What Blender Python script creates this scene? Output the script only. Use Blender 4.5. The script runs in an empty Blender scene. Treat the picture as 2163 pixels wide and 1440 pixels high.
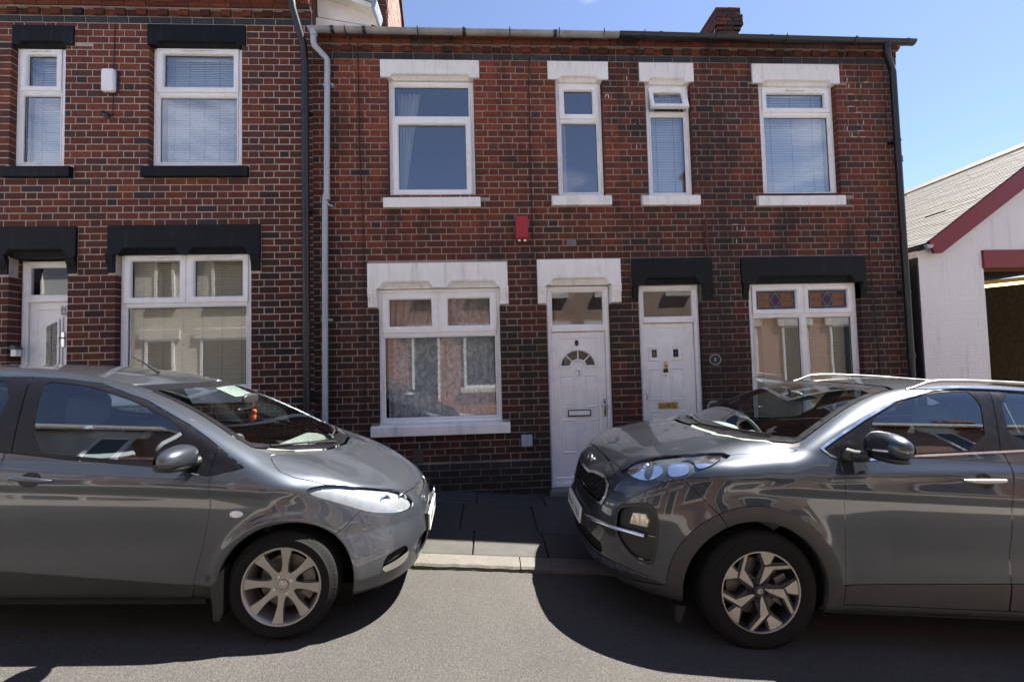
import bpy, bmesh, math, random
import numpy as np
from mathutils import Vector, Matrix
random.seed(7); np.random.seed(7)
scene = bpy.context.scene
COL = scene.collection
D2R = math.pi / 180

# ------------------------------------------------------------------ camera
def cam_axes(yaw, pitch, roll):
    cy, sy = math.cos(yaw), math.sin(yaw)
    f = Vector((sy, cy, 0)); r = Vector((cy, -sy, 0)); u = Vector((0, 0, 1))
    cp, sp = math.cos(pitch), math.sin(pitch)
    f2 = f*cp + u*sp; u2 = u*cp - f*sp
    cr, sr = math.cos(roll), math.sin(roll)
    return r*cr + u2*sr, u2*cr - r*sr, f2
CAM_R, CAM_U, CAM_F = cam_axes(3.10*D2R, 2.45*D2R, -1.47*D2R)
CAM_POS = Vector((0, -5.4, 1.57))
cd = bpy.data.cameras.new('camera'); cam = bpy.data.objects.new('camera', cd); COL.objects.link(cam)
M = Matrix((CAM_R, CAM_U, -CAM_F)).transposed().to_4x4(); M.translation = CAM_POS
cam.matrix_world = M
cd.sensor_width = 36; cd.lens = 940/2163*36; cd.clip_start = 0.05; cd.clip_end = 2000
scene.camera = cam

# ------------------------------------------------------------------ sun and sky
SUN = Vector((0.58, 0.225, 1.0)).normalized()      # direction towards the sun
SUN_EL = math.asin(SUN.z); SUN_ROT = math.atan2(SUN.x, SUN.y)
world = bpy.data.worlds.new('World'); scene.world = world; world.use_nodes = True
wt = world.node_tree; wn = wt.nodes; wl = wt.links; wn.clear()
sky = wn.new('ShaderNodeTexSky'); sky.sky_type = 'NISHITA'; sky.sun_disc = False
sky.sun_elevation = SUN_EL; sky.sun_rotation = SUN_ROT
sky.air_density = 0.95; sky.dust_density = 0.2; sky.ozone_density = 2.2; sky.altitude = 100
tc = wn.new('ShaderNodeTexCoord'); mp = wn.new('ShaderNodeMapping'); mp.inputs['Scale'].default_value = (1.0, 1.0, 2.6)
n1 = wn.new('ShaderNodeTexNoise'); n1.inputs['Scale'].default_value = 2.3; n1.inputs['Detail'].default_value = 9; n1.inputs['Roughness'].default_value = 0.56
wl.new(tc.outputs['Generated'], mp.inputs['Vector']); wl.new(mp.outputs['Vector'], n1.inputs['Vector'])
sx = wn.new('ShaderNodeSeparateXYZ'); wl.new(tc.outputs['Generated'], sx.inputs[0])
el = wn.new('ShaderNodeMapRange'); el.inputs['From Min'].default_value = 0.22; el.inputs['From Max'].default_value = 0.60
el.inputs['To Min'].default_value = 0.43; el.inputs['To Max'].default_value = 0.60
wl.new(sx.outputs['Z'], el.inputs['Value'])
sub = wn.new('ShaderNodeMath'); sub.operation = 'SUBTRACT'; wl.new(n1.outputs['Fac'], sub.inputs[0]); wl.new(el.outputs[0], sub.inputs[1])
cr = wn.new('ShaderNodeMapRange'); cr.interpolation_type = 'SMOOTHSTEP'; cr.inputs['From Min'].default_value = 0.0; cr.inputs['From Max'].default_value = 0.16
cr.inputs['To Max'].default_value = 0.8
wl.new(sub.outputs[0], cr.inputs['Value'])
mx = wn.new('ShaderNodeMixRGB'); mx.inputs['Color2'].default_value = (7.2, 7.5, 8.0, 1)
wl.new(cr.outputs[0], mx.inputs['Fac']); wl.new(sky.outputs[0], mx.inputs['Color1'])
# thin high veil everywhere
vl = wn.new('ShaderNodeMixRGB'); vl.inputs['Fac'].default_value = 0.05; vl.inputs['Color2'].default_value = (7.2, 7.5, 8.0, 1)
tn = wn.new('ShaderNodeMixRGB'); tn.blend_type = 'MULTIPLY'; tn.inputs['Fac'].default_value = 1.0; tn.inputs['Color2'].default_value = (.70, .715, .82, 1)
wl.new(mx.outputs[0], tn.inputs['Color1']); wl.new(tn.outputs[0], vl.inputs['Color1'])
bg = wn.new('ShaderNodeBackground'); bg.inputs['Strength'].default_value = 0.050
wl.new(vl.outputs[0], bg.inputs['Color'])
wo = wn.new('ShaderNodeOutputWorld'); wl.new(bg.outputs[0], wo.inputs['Surface'])
sd = bpy.data.lights.new('sun', 'SUN'); sun = bpy.data.objects.new('sun', sd); COL.objects.link(sun)
sd.energy = 5.0; sd.angle = 0.5*D2R; sd.color = (1.0, 0.94, 0.85)
sun.rotation_euler = SUN.to_track_quat('Z', 'Y').to_euler(); sun.location = (6, 3, 14)
vs = scene.view_settings; vs.view_transform = 'Standard'; vs.look = 'None'; vs.gamma = 1; vs.exposure = 2.36
vs.use_curve_mapping = False
scene.render.engine = 'CYCLES'
scene.cycles.max_bounces = 9; scene.cycles.transparent_max_bounces = 24; scene.cycles.glossy_bounces = 6
scene.cycles.caustics_reflective = False; scene.cycles.caustics_refractive = False
scene.cycles.use_denoising = True
scene.cycles.sample_clamp_indirect = 6

SLOPE = -0.085                       # the street falls to the right
def gz(x): return SLOPE*x

# ------------------------------------------------------------------ helpers
def tag(o, label=None, cat=None, group=None, kind=None):
    if label: o['label'] = label
    if cat: o['category'] = cat
    if group: o['group'] = group
    if kind: o['kind'] = kind
    return o
def link(name, me, mat=None, parent=None, loc=None):
    o = bpy.data.objects.new(name, me); COL.objects.link(o)
    if mat is not None:
        for m in (mat if isinstance(mat, (list, tuple)) else [mat]): me.materials.append(m)
    if parent: o.parent = parent
    if loc is not None: o.location = loc
    return o
def empty(name, loc=(0, 0, 0)):
    o = bpy.data.objects.new(name, None); o.empty_display_size = 0.2; COL.objects.link(o); o.location = loc; return o

class MB:
    """collects verts and faces for one mesh"""
    def __init__(s): s.v = []; s.f = []; s.m = []; s.c = []; s.mi = 0; s.col = None
    def add(s, vs, fs):
        b = len(s.v); s.v += [tuple(p) for p in vs]
        for f in fs:
            s.f.append(tuple(b+i for i in f)); s.m.append(s.mi); s.c.append(s.col)
    def box(s, x0, x1, y0, y1, z0, z1):
        s.add([(x0,y0,z0),(x1,y0,z0),(x1,y1,z0),(x0,y1,z0),(x0,y0,z1),(x1,y0,z1),(x1,y1,z1),(x0,y1,z1)],
              [(0,3,2,1),(4,5,6,7),(0,1,5,4),(1,2,6,5),(2,3,7,6),(3,0,4,7)])
    def cbox(s, x0, x1, y0, y1, z0, z1, c=0.004):
        """box whose front (-y) edges are chamfered"""
        v = [(x0,y1,z0),(x1,y1,z0),(x1,y1,z1),(x0,y1,z1),
             (x0,y0+c,z0),(x1,y0+c,z0),(x1,y0+c,z1),(x0,y0+c,z1),
             (x0+c,y0,z0+c),(x1-c,y0,z0+c),(x1-c,y0,z1-c),(x0+c,y0,z1-c)]
        s.add(v, [(3,2,1,0),(0,1,5,4),(1,2,6,5),(2,3,7,6),(3,0,4,7),(4,5,9,8),(5,6,10,9),(6,7,11,10),(7,4,8,11),(8,9,10,11)])
    def ring(s, x0, x1, z0, z1, prof, fill=False):
        """mitred rectangular frame from a profile [(inset, y), ...]"""
        b = len(s.v); n = len(prof); vs = []
        for (i, y) in prof:
            vs += [(x0+i,y,z0+i),(x1-i,y,z0+i),(x1-i,y,z1-i),(x0+i,y,z1-i)]
        fs = []
        for k in range(n-1):
            for j in range(4):
                a = k*4+j; c = k*4+(j+1) % 4
                fs.append((a, c, c+4, a+4))
        if fill: fs.append(tuple((n-1)*4+j for j in range(4)))
        s.add(vs, fs)
    def prism(s, pts, y0, y1, axis='y'):
        """polygon (a,b) extruded; axis y: (x,z); axis x: (y,z); axis z: (x,y)"""
        n = len(pts)
        def P(a, b, d):
            return (a, d, b) if axis == 'y' else ((d, a, b) if axis == 'x' else (a, b, d))
        vs = [P(a, b, y0) for a, b in pts] + [P(a, b, y1) for a, b in pts]
        fs = [tuple(range(n)), tuple(range(2*n-1, n-1, -1))] + [(i, i+n, (i+1) % n+n, (i+1) % n) for i in range(n)]
        s.add(vs, fs)
    def tube(s, pts, r, seg=12, cap=True, rs=None):
        pts = [Vector(p) for p in pts]; n = len(pts); vs = []; fs = []
        up = None
        for i, p in enumerate(pts):
            t = (pts[min(i+1, n-1)]-pts[max(i-1, 0)]).normalized()
            if up is None:
                up = Vector((0, 0, 1)) if abs(t.z) < 0.9 else Vector((0, 1, 0))
            a = t.cross(up).normalized(); b = a.cross(t).normalized(); up = b
            rr = rs[i] if rs else r
            for k in range(seg):
                w = 2*math.pi*k/seg
                vs.append(p + a*math.cos(w)*rr + b*math.sin(w)*rr)
        for i in range(n-1):
            for k in range(seg):
                k2 = (k+1) % seg
                fs.append((i*seg+k, i*seg+k2, (i+1)*seg+k2, (i+1)*seg+k))
        if cap:
            fs.append(tuple(range(seg))); fs.append(tuple((n-1)*seg+k for k in range(seg-1, -1, -1)))
        s.add(vs, fs)
    def disc(s, c, axis, rads, seg=24):
        """lathe: rads = [(r, h)] round axis through c"""
        ax = Vector(axis).normalized(); up = Vector((0, 0, 1)) if abs(ax.z) < .9 else Vector((1, 0, 0))
        a = ax.cross(up).normalized(); b = a.cross(ax).normalized(); c = Vector(c); vs = []; fs = []
        for (r, h) in rads:
            for k in range(seg):
                w = 2*math.pi*k/seg; vs.append(c + ax*h + (a*math.cos(w)+b*math.sin(w))*r)
        for i in range(len(rads)-1):
            for k in range(seg):
                k2 = (k+1) % seg
                fs.append((i*seg+k, i*seg+k2, (i+1)*seg+k2, (i+1)*seg+k))
        s.add(vs, fs)
    def mesh(s, name, smooth=False):
        me = bpy.data.meshes.new(name); me.from_pydata(s.v, [], s.f); me.update()
        if any(s.m): me.polygons.foreach_set('material_index', s.m)
        if any(c is not None for c in s.c):
            at = me.color_attributes.new('Col', 'FLOAT_COLOR', 'CORNER')
            arr = []
            for f, c in zip(s.f, s.c):
                c = c or (1, 1, 1); arr += [c[0], c[1], c[2], 1.0]*len(f)
            at.data.foreach_set('color', arr)
        bm = bmesh.new(); bm.from_mesh(me); bmesh.ops.recalc_face_normals(bm, faces=bm.faces); bm.to_mesh(me); bm.free()
        if smooth:
            me.polygons.foreach_set('use_smooth', [True]*len(me.polygons))
            if smooth != 'all': me.set_sharp_from_angle(angle=math.radians(smooth if isinstance(smooth, (int, float)) and smooth > 1 else 40))
        return me
    def build(s, name, mat, parent=None, smooth=False, **kw):
        o = link(name, s.mesh(name, smooth), mat, parent)
        if kw: tag(o, **kw)
        return o

def rot_about(o, origin, axis, ang):
    o.data.transform(Matrix.Translation(origin) @ Matrix.Rotation(ang, 4, axis) @ Matrix.Translation(-Vector(origin)))

# ------------------------------------------------------------------ materials
def newmat(name):
    m = bpy.data.materials.new(name); m.use_nodes = True
    n = m.node_tree.nodes; b = n['Principled BSDF']; return m, m.node_tree, b
def noise(nt, scale, detail=4, rough=0.55, vec=None, dist=0.0):
    n = nt.nodes.new('ShaderNodeTexNoise'); n.inputs['Scale'].default_value = scale; n.inputs['Detail'].default_value = detail
    n.inputs['Roughness'].default_value = rough; n.inputs['Distortion'].default_value = dist
    if vec is None:
        g = nt.nodes.new('ShaderNodeNewGeometry'); vec = g.outputs['Position']
    nt.links.new(vec, n.inputs['Vector']); return n
def posvec(nt, scale=(1, 1, 1), loc=(0, 0, 0)):
    g = nt.nodes.new('ShaderNodeNewGeometry'); m = nt.nodes.new('ShaderNodeMapping')
    m.inputs['Scale'].default_value = scale; m.inputs['Location'].default_value = loc
    nt.links.new(g.outputs['Position'], m.inputs['Vector']); return m.outputs['Vector']
def rng(nt, src, a, b, c=0.0, d=1.0, smooth=False):
    n = nt.nodes.new('ShaderNodeMapRange'); n.inputs['From Min'].default_value = a; n.inputs['From Max'].default_value = b
    n.inputs['To Min'].default_value = c; n.inputs['To Max'].default_value = d
    if smooth: n.interpolation_type = 'SMOOTHSTEP'
    nt.links.new(src, n.inputs['Value']); return n.outputs[0]
def mix(nt, fac, c1, c2, mode='MIX'):
    n = nt.nodes.new('ShaderNodeMixRGB'); n.blend_type = mode
    for k, v in (('Fac', fac), ('Color1', c1), ('Color2', c2)):
        if isinstance(v, (int, float)): n.inputs[k].default_value = v
        elif isinstance(v, tuple): n.inputs[k].default_value = v if len(v) == 4 else (*v, 1)
        else: nt.links.new(v, n.inputs[k])
    return n.outputs[0]
def math_(nt, op, a, b=0.0, clamp=False):
    n = nt.nodes.new('ShaderNodeMath'); n.operation = op; n.use_clamp = clamp
    for i, v in enumerate((a, b)):
        if isinstance(v, (int, float)): n.inputs[i].default_value = v
        else: nt.links.new(v, n.inputs[i])
    return n.outputs[0]
def bump(nt, bsdf, h, dist, strength=1.0, inp='Normal'):
    b = nt.nodes.new('ShaderNodeBump'); b.inputs['Distance'].default_value = dist; b.inputs['Strength'].default_value = strength
    nt.links.new(h, b.inputs['Height']); nt.links.new(b.outputs[0], bsdf.inputs[inp]); return b
def sval(b, **kw):
    for k, v in kw.items():
        b.inputs[k.replace('_', ' ')].default_value = v if not isinstance(v, tuple) or len(v) == 4 else (*v, 1)
def plain(name, col, rough=0.5, metal=0.0, var=0.15, nscale=14, bmp=0.0, bscale=120, grime=0.0, coat=0.0, stretch=(1, 1, 1), chips=0.0):
    m, nt, b = newmat(name); vec = posvec(nt, stretch)
    n = noise(nt, nscale, 6, 0.6, vec)
    f = rng(nt, n.outputs['Fac'], 0.3, 0.7, 1-var, 1+var*0.6)
    c = mix(nt, 1.0, col, f, 'MULTIPLY')
    if grime:
        g = noise(nt, 3.1, 8, 0.65, vec)
        c = mix(nt, rng(nt, g.outputs['Fac'], 0.48, 0.75, 0, grime, True), c, (0.12, 0.10, 0.075))
    nt.links.new(c, b.inputs['Base Color'])
    nt.links.new(rng(nt, n.outputs['Fac'], 0.3, 0.7, max(rough-0.06, 0), min(rough+0.08, 1)), b.inputs['Roughness'])
    b.inputs['Metallic'].default_value = metal
    if coat: b.inputs['Coat Weight'].default_value = coat
    if chips:
        k1 = noise(nt, 34, 6, 0.75, vec); k2 = noise(nt, 4.2, 4, 0.6, vec)
        q = math_(nt, 'MULTIPLY', rng(nt, k1.outputs['Fac'], 0.60, 0.66), rng(nt, k2.outputs['Fac'], 0.45, 0.62))
        st = noise(nt, 7, 5, 0.65, posvec(nt, (2.2, 1, .22)))
        c = mix(nt, rng(nt, st.outputs['Fac'], 0.54, 0.78, 0, chips, True), c, (0.22, 0.20, 0.17))
        c = mix(nt, math_(nt, 'MULTIPLY', q, chips*1.5, True), c, (0.16, 0.14, 0.125))
        nt.links.new(c, b.inputs['Base Color'])
    if bmp:
        bn = noise(nt, bscale, 4, 0.6, vec); bump(nt, b, bn.outputs['Fac'], bmp)
    return m

def dirt_mask(nt, lo, hi, amount, seed):
    """soot and run-down stains, in world space"""
    v1 = posvec(nt, (0.9, 0.9, 0.55), (seed, 0, seed*1.7)); a = noise(nt, 1.5, 7, 0.62, v1)
    v2 = posvec(nt, (2.6, 2.6, 0.45), (seed*2, 0, 0)); c = noise(nt, 1.4, 5, 0.6, v2)
    s = math_(nt, 'ADD', math_(nt, 'MULTIPLY', a.outputs['Fac'], 0.62), math_(nt, 'MULTIPLY', c.outputs['Fac'], 0.38))
    gq = nt.nodes.new('ShaderNodeNewGeometry'); sp = nt.nodes.new('ShaderNodeSeparateXYZ'); nt.links.new(gq.outputs['Position'], sp.inputs[0])
    s = math_(nt, 'ADD', s, rng(nt, sp.outputs['Z'], 1.9, 3.3, .055, 0, True))      # grimier near the street
    return rng(nt, s, lo, hi, 0, amount, True)
def brick_mat(name, source, lo=0.5, hi=0.62, amount=0.6, seed=3.0, soot=(0.018, 0.014, 0.013)):
    m, nt, b = newmat(name)
    if source == 'object':
        oi = nt.nodes.new('ShaderNodeObjectInfo'); col = oi.outputs['Color']
    else:
        at = nt.nodes.new('ShaderNodeAttribute'); at.attribute_name = 'Col'; col = at.outputs['Color']
    fine = noise(nt, 42, 6, 0.7); med = noise(nt, 13, 5, 0.6)
    c = mix(nt, 1.0, col, rng(nt, fine.outputs['Fac'], 0.3, 0.7, 0.68, 1.25), 'MULTIPLY')
    c = mix(nt, rng(nt, med.outputs['Fac'], 0.5, 0.72, 0, 0.55, True), c, (0.035, 0.022, 0.02))
    pale = noise(nt, 24, 6, 0.72, posvec(nt, (1, 1, 1.6), (7, 1, 3)))
    c = mix(nt, rng(nt, pale.outputs['Fac'], 0.58, 0.74, 0, 0.30), c, (0.27, 0.125, 0.075))
    blot = noise(nt, 6.5, 6, 0.7, posvec(nt, (1, 1, 1.4), (2, 4, 9)))
    c = mix(nt, rng(nt, blot.outputs['Fac'], 0.50, 0.68, 0, 0.5, True), c, (0.045, 0.026, 0.022))
    c = mix(nt, dirt_mask(nt, lo, hi, amount, seed), c, soot)
    nt.links.new(c, b.inputs['Base Color']); sval(b, Roughness=0.82)
    b.inputs['Specular IOR Level'].default_value = 0.35
    h = math_(nt, 'ADD', fine.outputs['Fac'], math_(nt, 'MULTIPLY', noise(nt, 150, 3, 0.6).outputs['Fac'], 0.5))
    bump(nt, b, h, 0.0035)
    return m
def mortar_mat(name, col, lo, hi, amount, seed):
    m, nt, b = newmat(name)
    n = noise(nt, 30, 6, 0.7); k = noise(nt, 4, 5, 0.6)
    c = mix(nt, 1.0, col, rng(nt, n.outputs['Fac'], 0.3, 0.7, 0.7, 1.2), 'MULTIPLY')
    c = mix(nt, rng(nt, k.outputs['Fac'], 0.45, 0.7, 0, 0.5, True), c, tuple(v*0.45 for v in col))
    c = mix(nt, dirt_mask(nt, lo, hi, amount, seed), c, (0.03, 0.026, 0.024))
    nt.links.new(c, b.inputs['Base Color']); sval(b, Roughness=0.95)
    bump(nt, b, n.outputs['Fac'], 0.004)
    return m

MAT = {}
MAT['upvc'] = plain('upvc', (0.88, 0.88, 0.88), 0.28, var=0.03, nscale=5, grime=0.06)
MAT['white_masonry'] = plain('white_masonry', (0.86, 0.85, 0.83), 0.62, var=0.06, nscale=9, bmp=0.003, bscale=45, grime=0.22, stretch=(1.6, 1, .5), chips=0.42)
MAT['cream_masonry'] = plain('cream_masonry', (0.74, 0.71, 0.64), 0.6, var=0.07, nscale=9, bmp=0.002, bscale=60, grime=0.22)
MAT['black_masonry'] = plain('black_masonry', (0.006, 0.008, 0.011), 0.55, var=0.3, nscale=7, bmp=0.002, bscale=50, chips=0.10)
MAT['black_masonry'].node_tree.nodes['Principled BSDF'].inputs['Specular IOR Level'].default_value = .2
MAT['black_plastic'] = plain('black_plastic', (0.014, 0.017, 0.022), 0.35, var=0.2, nscale=9)
MAT['grey_plastic'] = plain('grey_plastic', (0.42, 0.46, 0.50), 0.4, var=0.08, nscale=12, grime=0.22, stretch=(1, 1, .2))
MAT['old_gutter'] = plain('old_gutter', (0.30, 0.30, 0.29), 0.5, var=0.25, nscale=6, grime=0.5)
MAT['cable'] = plain('cable', (0.02, 0.015, 0.014), 0.6)
MAT['dark_void'] = plain('dark_void', (0.03, 0.028, 0.026), 0.9)
MAT['interior'] = plain('interior', (0.16, 0.15, 0.14), 0.9)
MAT['chrome'] = plain('chrome', (0.75, 0.76, 0.78), 0.16, metal=1.0, var=0.05)
MAT['brass'] = plain('brass', (0.62, 0.46, 0.20), 0.3, metal=1.0, var=0.15)
MAT['red_plastic'] = plain('red_plastic', (0.36, 0.018, 0.03), 0.35, var=0.08)
MAT['red_paint'] = plain('red_paint', (0.20, 0.012, 0.018), 0.45, var=0.12, nscale=6)
MAT['copper'] = plain('copper', (0.14, 0.05, 0.035), 0.5, metal=0.6)
MAT['slate'] = plain('slate', (0.09, 0.095, 0.105), 0.6, var=0.3)

def glass_mat(name, refl=0.16, tint=(0.86, 0.9, 0.9), wav=0.0015, wscale=1.6, rough=0.0):
    m = bpy.data.materials.new(name); m.use_nodes = True; nt = m.node_tree; nt.nodes.clear()
    tr = nt.nodes.new('ShaderNodeBsdfTransparent'); tr.inputs['Color'].default_value = (*tint, 1)
    gl = nt.nodes.new('ShaderNodeBsdfGlossy'); gl.inputs['Roughness'].default_value = rough; gl.inputs['Color'].default_value = (0.95, 0.97, 1.0, 1)
    lw2 = nt.nodes.new('ShaderNodeLayerWeight'); lw2.inputs['Blend'].default_value = 0.5
    p5 = math_(nt, 'POWER', lw2.outputs['Facing'], 4.0)
    f = math_(nt, 'ADD', math_(nt, 'MULTIPLY', p5, 1.0-refl), refl, True)
    ms = nt.nodes.new('ShaderNodeMixShader'); nt.links.new(f, ms.inputs[0]); nt.links.new(tr.outputs[0], ms.inputs[1]); nt.links.new(gl.outputs[0], ms.inputs[2])
    out = nt.nodes.new('ShaderNodeOutputMaterial'); nt.links.new(ms.outputs[0], out.inputs['Surface'])
    if wav:
        n = noise(nt, wscale, 2, 0.4); b = nt.nodes.new('ShaderNodeBump'); b.inputs['Distance'].default_value = wav*10
        nt.links.new(n.outputs['Fac'], b.inputs['Height']); nt.links.new(b.outputs[0], gl.inputs['Normal']); nt.links.new(b.outputs[0], lw2.inputs['Normal'])
    return m
MAT['glass'] = glass_mat('glass', 0.24, wav=.00003, wscale=1.0)
MAT['glass_old'] = glass_mat('glass_old', 0.12, wav=.00007, wscale=1.3)

# ================================================================== ground
def build_ground():
    # road: one large sheet, sloping with the street
    m, nt, b = newmat('asphalt')
    big = noise(nt, 0.9, 5, 0.6); agg = noise(nt, 110, 3, 0.8); agg2 = noise(nt, 48, 3, 0.7)
    vor = nt.nodes.new('ShaderNodeTexVoronoi'); vor.inputs['Scale'].default_value = 240
    g = nt.nodes.new('ShaderNodeNewGeometry'); nt.links.new(g.outputs['Position'], vor.inputs['Vector'])
    c = mix(nt, rng(nt, agg.outputs['Fac'], 0.38, 0.62), (0.022, 0.0208, 0.0195), (0.080, 0.075, 0.069))
    c = mix(nt, rng(nt, agg2.outputs['Fac'], 0.35, 0.7, 0, 0.6), c, (0.040, 0.0375, 0.035))
    spk = rng(nt, nt_out(vor, 'Color'), 0.91, 0.97, 0, 0.5)
    c = mix(nt, spk, c, (0.14, 0.133, 0.125))
    c = mix(nt, 1.0, c, rng(nt, big.outputs['Fac'], 0.3, 0.7, 0.66, 0.98), 'MULTIPLY')
    nt.links.new(c, b.inputs['Base Color']); sval(b, Roughness=0.85)
    h = math_(nt, 'ADD', agg.outputs['Fac'], math_(nt, 'MULTIPLY', vor.outputs['Distance'], 0.5))
    bump(nt, b, h, 0.006)
    MAT['asphalt'] = m
    mb = MB(); xs = [-60, -12, -6, -3, 0, 3, 6, 12, 60]; ys = [-7.6, -5.9, -4.5, -3.2, -2.3, -1.9]
    cam_ = [-0.02, 0.006, 0.004, 0.0, 0.002, 0.0]
    vs = [(x, y, gz(x)-0.047+c) for x in xs for y, c in zip(ys, cam_)]
    n = len(ys); mb.add(vs, [(i*n+j, (i+1)*n+j, (i+1)*n+j+1, i*n+j+1) for i in range(len(xs)-1) for j in range(n-1)])
    mb.build('road', m, kind='structure')
    # far ground beneath everything
    me = MB(); me.add([(-400, -400, gz(-400)*0-2.6), (400, -400, -2.6), (400, 400, -2.6), (-400, 400, -2.6)], [(0, 1, 2, 3)])
    me.build('ground', plain('far_ground', (0.10, 0.095, 0.08), 0.9), kind='structure')
    # under-pavement bed
    bed = MB()
    for (y0, y1) in ((-1.74, 0.35),):
        bed.add([(-60, y0, gz(-60)-.03), (60, y0, gz(60)-.03), (60, y1, gz(60)-.03), (-60, y1, gz(-60)-.03)], [(0, 1, 2, 3)])
    bed.build('pavement_bed', plain('bed', (0.05, 0.045, 0.04), 0.95), kind='structure')
    pave = empty('pavement'); tag(pave, kind='structure')
    fm, nt, b = newmat('flagstone')
    oi = nt.nodes.new('ShaderNodeObjectInfo')
    a = noise(nt, 5, 7, 0.65); f = noise(nt, 120, 3, 0.7)
    c = mix(nt, rng(nt, a.outputs['Fac'], 0.35, 0.7), (0.048, 0.045, 0.041), (0.032, 0.030, 0.028))
    c = mix(nt, 1.0, c, rng(nt, f.outputs['Fac'], 0.3, 0.7, 0.75, 1.2), 'MULTIPLY')
    c = mix(nt, 1.0, c, oi.outputs['Color'], 'MULTIPLY')
    blot = noise(nt, 2.2, 6, 0.7); c = mix(nt, rng(nt, blot.outputs['Fac'], 0.55, 0.7, 0, 0.5, True), c, (0.02, 0.02, 0.019))
    nt.links.new(c, b.inputs['Base Color']); sval(b, Roughness=0.8); bump(nt, b, math_(nt, 'ADD', f.outputs['Fac'], a.outputs['Fac']), 0.004)
    rows = [(0.0, -0.44, 0.77, -0.17), (-0.44, -1.205, 0.585, -0.155), (-1.205, -1.735, 0.62, -0.32)]
    rnd = random.Random(5)
    for (ya, yb, w, off) in rows:
        x = off - w*16
        while x < 9:
            ww = w*rnd.choice((1, 1, 1, 1.25)) ; g_ = 0.006
            x1 = x+ww
            me = bpy.data.meshes.new('flagstone'); dz = [rnd.uniform(-.003, .003) for _ in range(4)]
            P = [(x+g_, yb+g_), (x1-g_, yb+g_), (x1-g_, ya-g_), (x+g_, ya-g_)]
            c_ = 0.007
            Q = [(x+g_+c_, yb+g_+c_), (x1-g_-c_, yb+g_+c_), (x1-g_-c_, ya-g_-c_), (x+g_+c_, ya-g_-c_)]
            vs = [(p[0], p[1], gz(p[0])-.05) for p in P]+[(p[0], p[1], gz(p[0])+d-.006) for p, d in zip(P, dz)]+[(p[0], p[1], gz(p[0])+d) for p, d in zip(Q, dz)]
            fs = [(0, 1, 5, 4), (1, 2, 6, 5), (2, 3, 7, 6), (3, 0, 4, 7), (4, 5, 9, 8), (5, 6, 10, 9), (6, 7, 11, 10), (7, 4, 8, 11), (8, 9, 10, 11)]
            me.from_pydata(vs, [], fs); me.update()
            o = link('flagstone', me, fm, pave); k = rnd.uniform(.82, 1.12); o.color = (k, k*rnd.uniform(.96, 1.02), k*rnd.uniform(.93, 1.02), 1)
            x = x1
    kerb = empty('kerb'); tag(kerb, kind='structure')
    km = plain('kerbstone', (0.080, 0.074, 0.064), 0.75, var=0.3, nscale=60, bmp=0.003, bscale=45, grime=0.3)
    x = -9.03
    while x < 9:
        L = rnd.uniform(0.85, 1.0) if not (-0.7 < x < 0) else 0.82
        me = bpy.data.meshes.new('kerbstone'); N = 14; vs = []; fs = []
        for i in range(N+1):
            xx = x+.004+(L-.008)*i/N; j = rnd.uniform(-.005, .005); jz = rnd.uniform(-.004, .003)
            e = 0.5 if i in (0, N) else 1
            for (y, z) in ((-1.905-j*.5, -.12), (-1.905+j, -.022+jz), (-1.892+j, -.006+jz*.6), (-1.87, 0.001), (-1.745, 0.003), (-1.738, -.06)):
                vs.append((xx, y, gz(xx)+z))
        for i in range(N):
            for k in range(5): fs.append((i*6+k, (i+1)*6+k, (i+1)*6+k+1, i*6+k+1))
        fs.append(tuple(range(6))); fs.append(tuple(range(N*6+5, N*6-1, -1)))
        me.from_pydata(vs, [], fs); me.update(); o = link('kerbstone', me, km, kerb)
        x += L
    # moss and grass in the kerb joint and wall foot
    gm = plain('moss', (0.09, 0.12, 0.02), 0.9, var=0.5, nscale=50)
    mb = MB(); r2 = random.Random(3)
    spots = [(-.62+r2.gauss(0, .07), -1.738) for _ in range(90)]+[(-.55+r2.gauss(0, .05), -1.912) for _ in range(50)]+[(r2.uniform(-2, 2.6), -.004) for _ in range(120)]+[(r2.uniform(-2, 2), -1.915) for _ in range(60)]
    for (x, y) in spots:
        for _ in range(3):
            a = r2.uniform(0, 6.28); l = r2.uniform(.006, .018); w = .003
            z = gz(x)+(-.046 if y < -1.9 else -.004)
            dx, dy = math.cos(a)*l*.8, math.sin(a)*l*.8
            mb.add([(x-w, y, z), (x+w, y, z), (x+dx, y+dy, z+l*.7)], [(0, 1, 2)])
    mb.build('grass', gm, kind='stuff')
    mb = MB()
    for _ in range(420):
        x = r2.uniform(-1.2, 2.2); y = r2.choice((-1.93-abs(r2.gauss(0, .05)), -.01-abs(r2.gauss(0, .03)), r2.uniform(-3.4, -1.95))); s_ = r2.uniform(.0015, .005)
        z = gz(x)+(-.046 if y < -1.9 else .002); a = r2.uniform(0, 3)
        c_, q_ = math.cos(a)*s_, math.sin(a)*s_
        mb.add([(x-c_, y-q_, z), (x+q_, y-c_, z), (x+c_, y+q_, z), (x-q_, y+c_, z), (x, y, z+s_*.8)], [(0, 1, 4), (1, 2, 4), (2, 3, 4), (3, 0, 4)])
    mb.build('gravel', plain('grit', (.12, .105, .09), .9, var=.5, nscale=90), kind='stuff')
def nt_out(node, name):
    s = node.id_data.nodes.new('ShaderNodeSeparateColor'); node.id_data.links.new(node.outputs[name], s.inputs[0]); return s.outputs[0]
build_ground()

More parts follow.
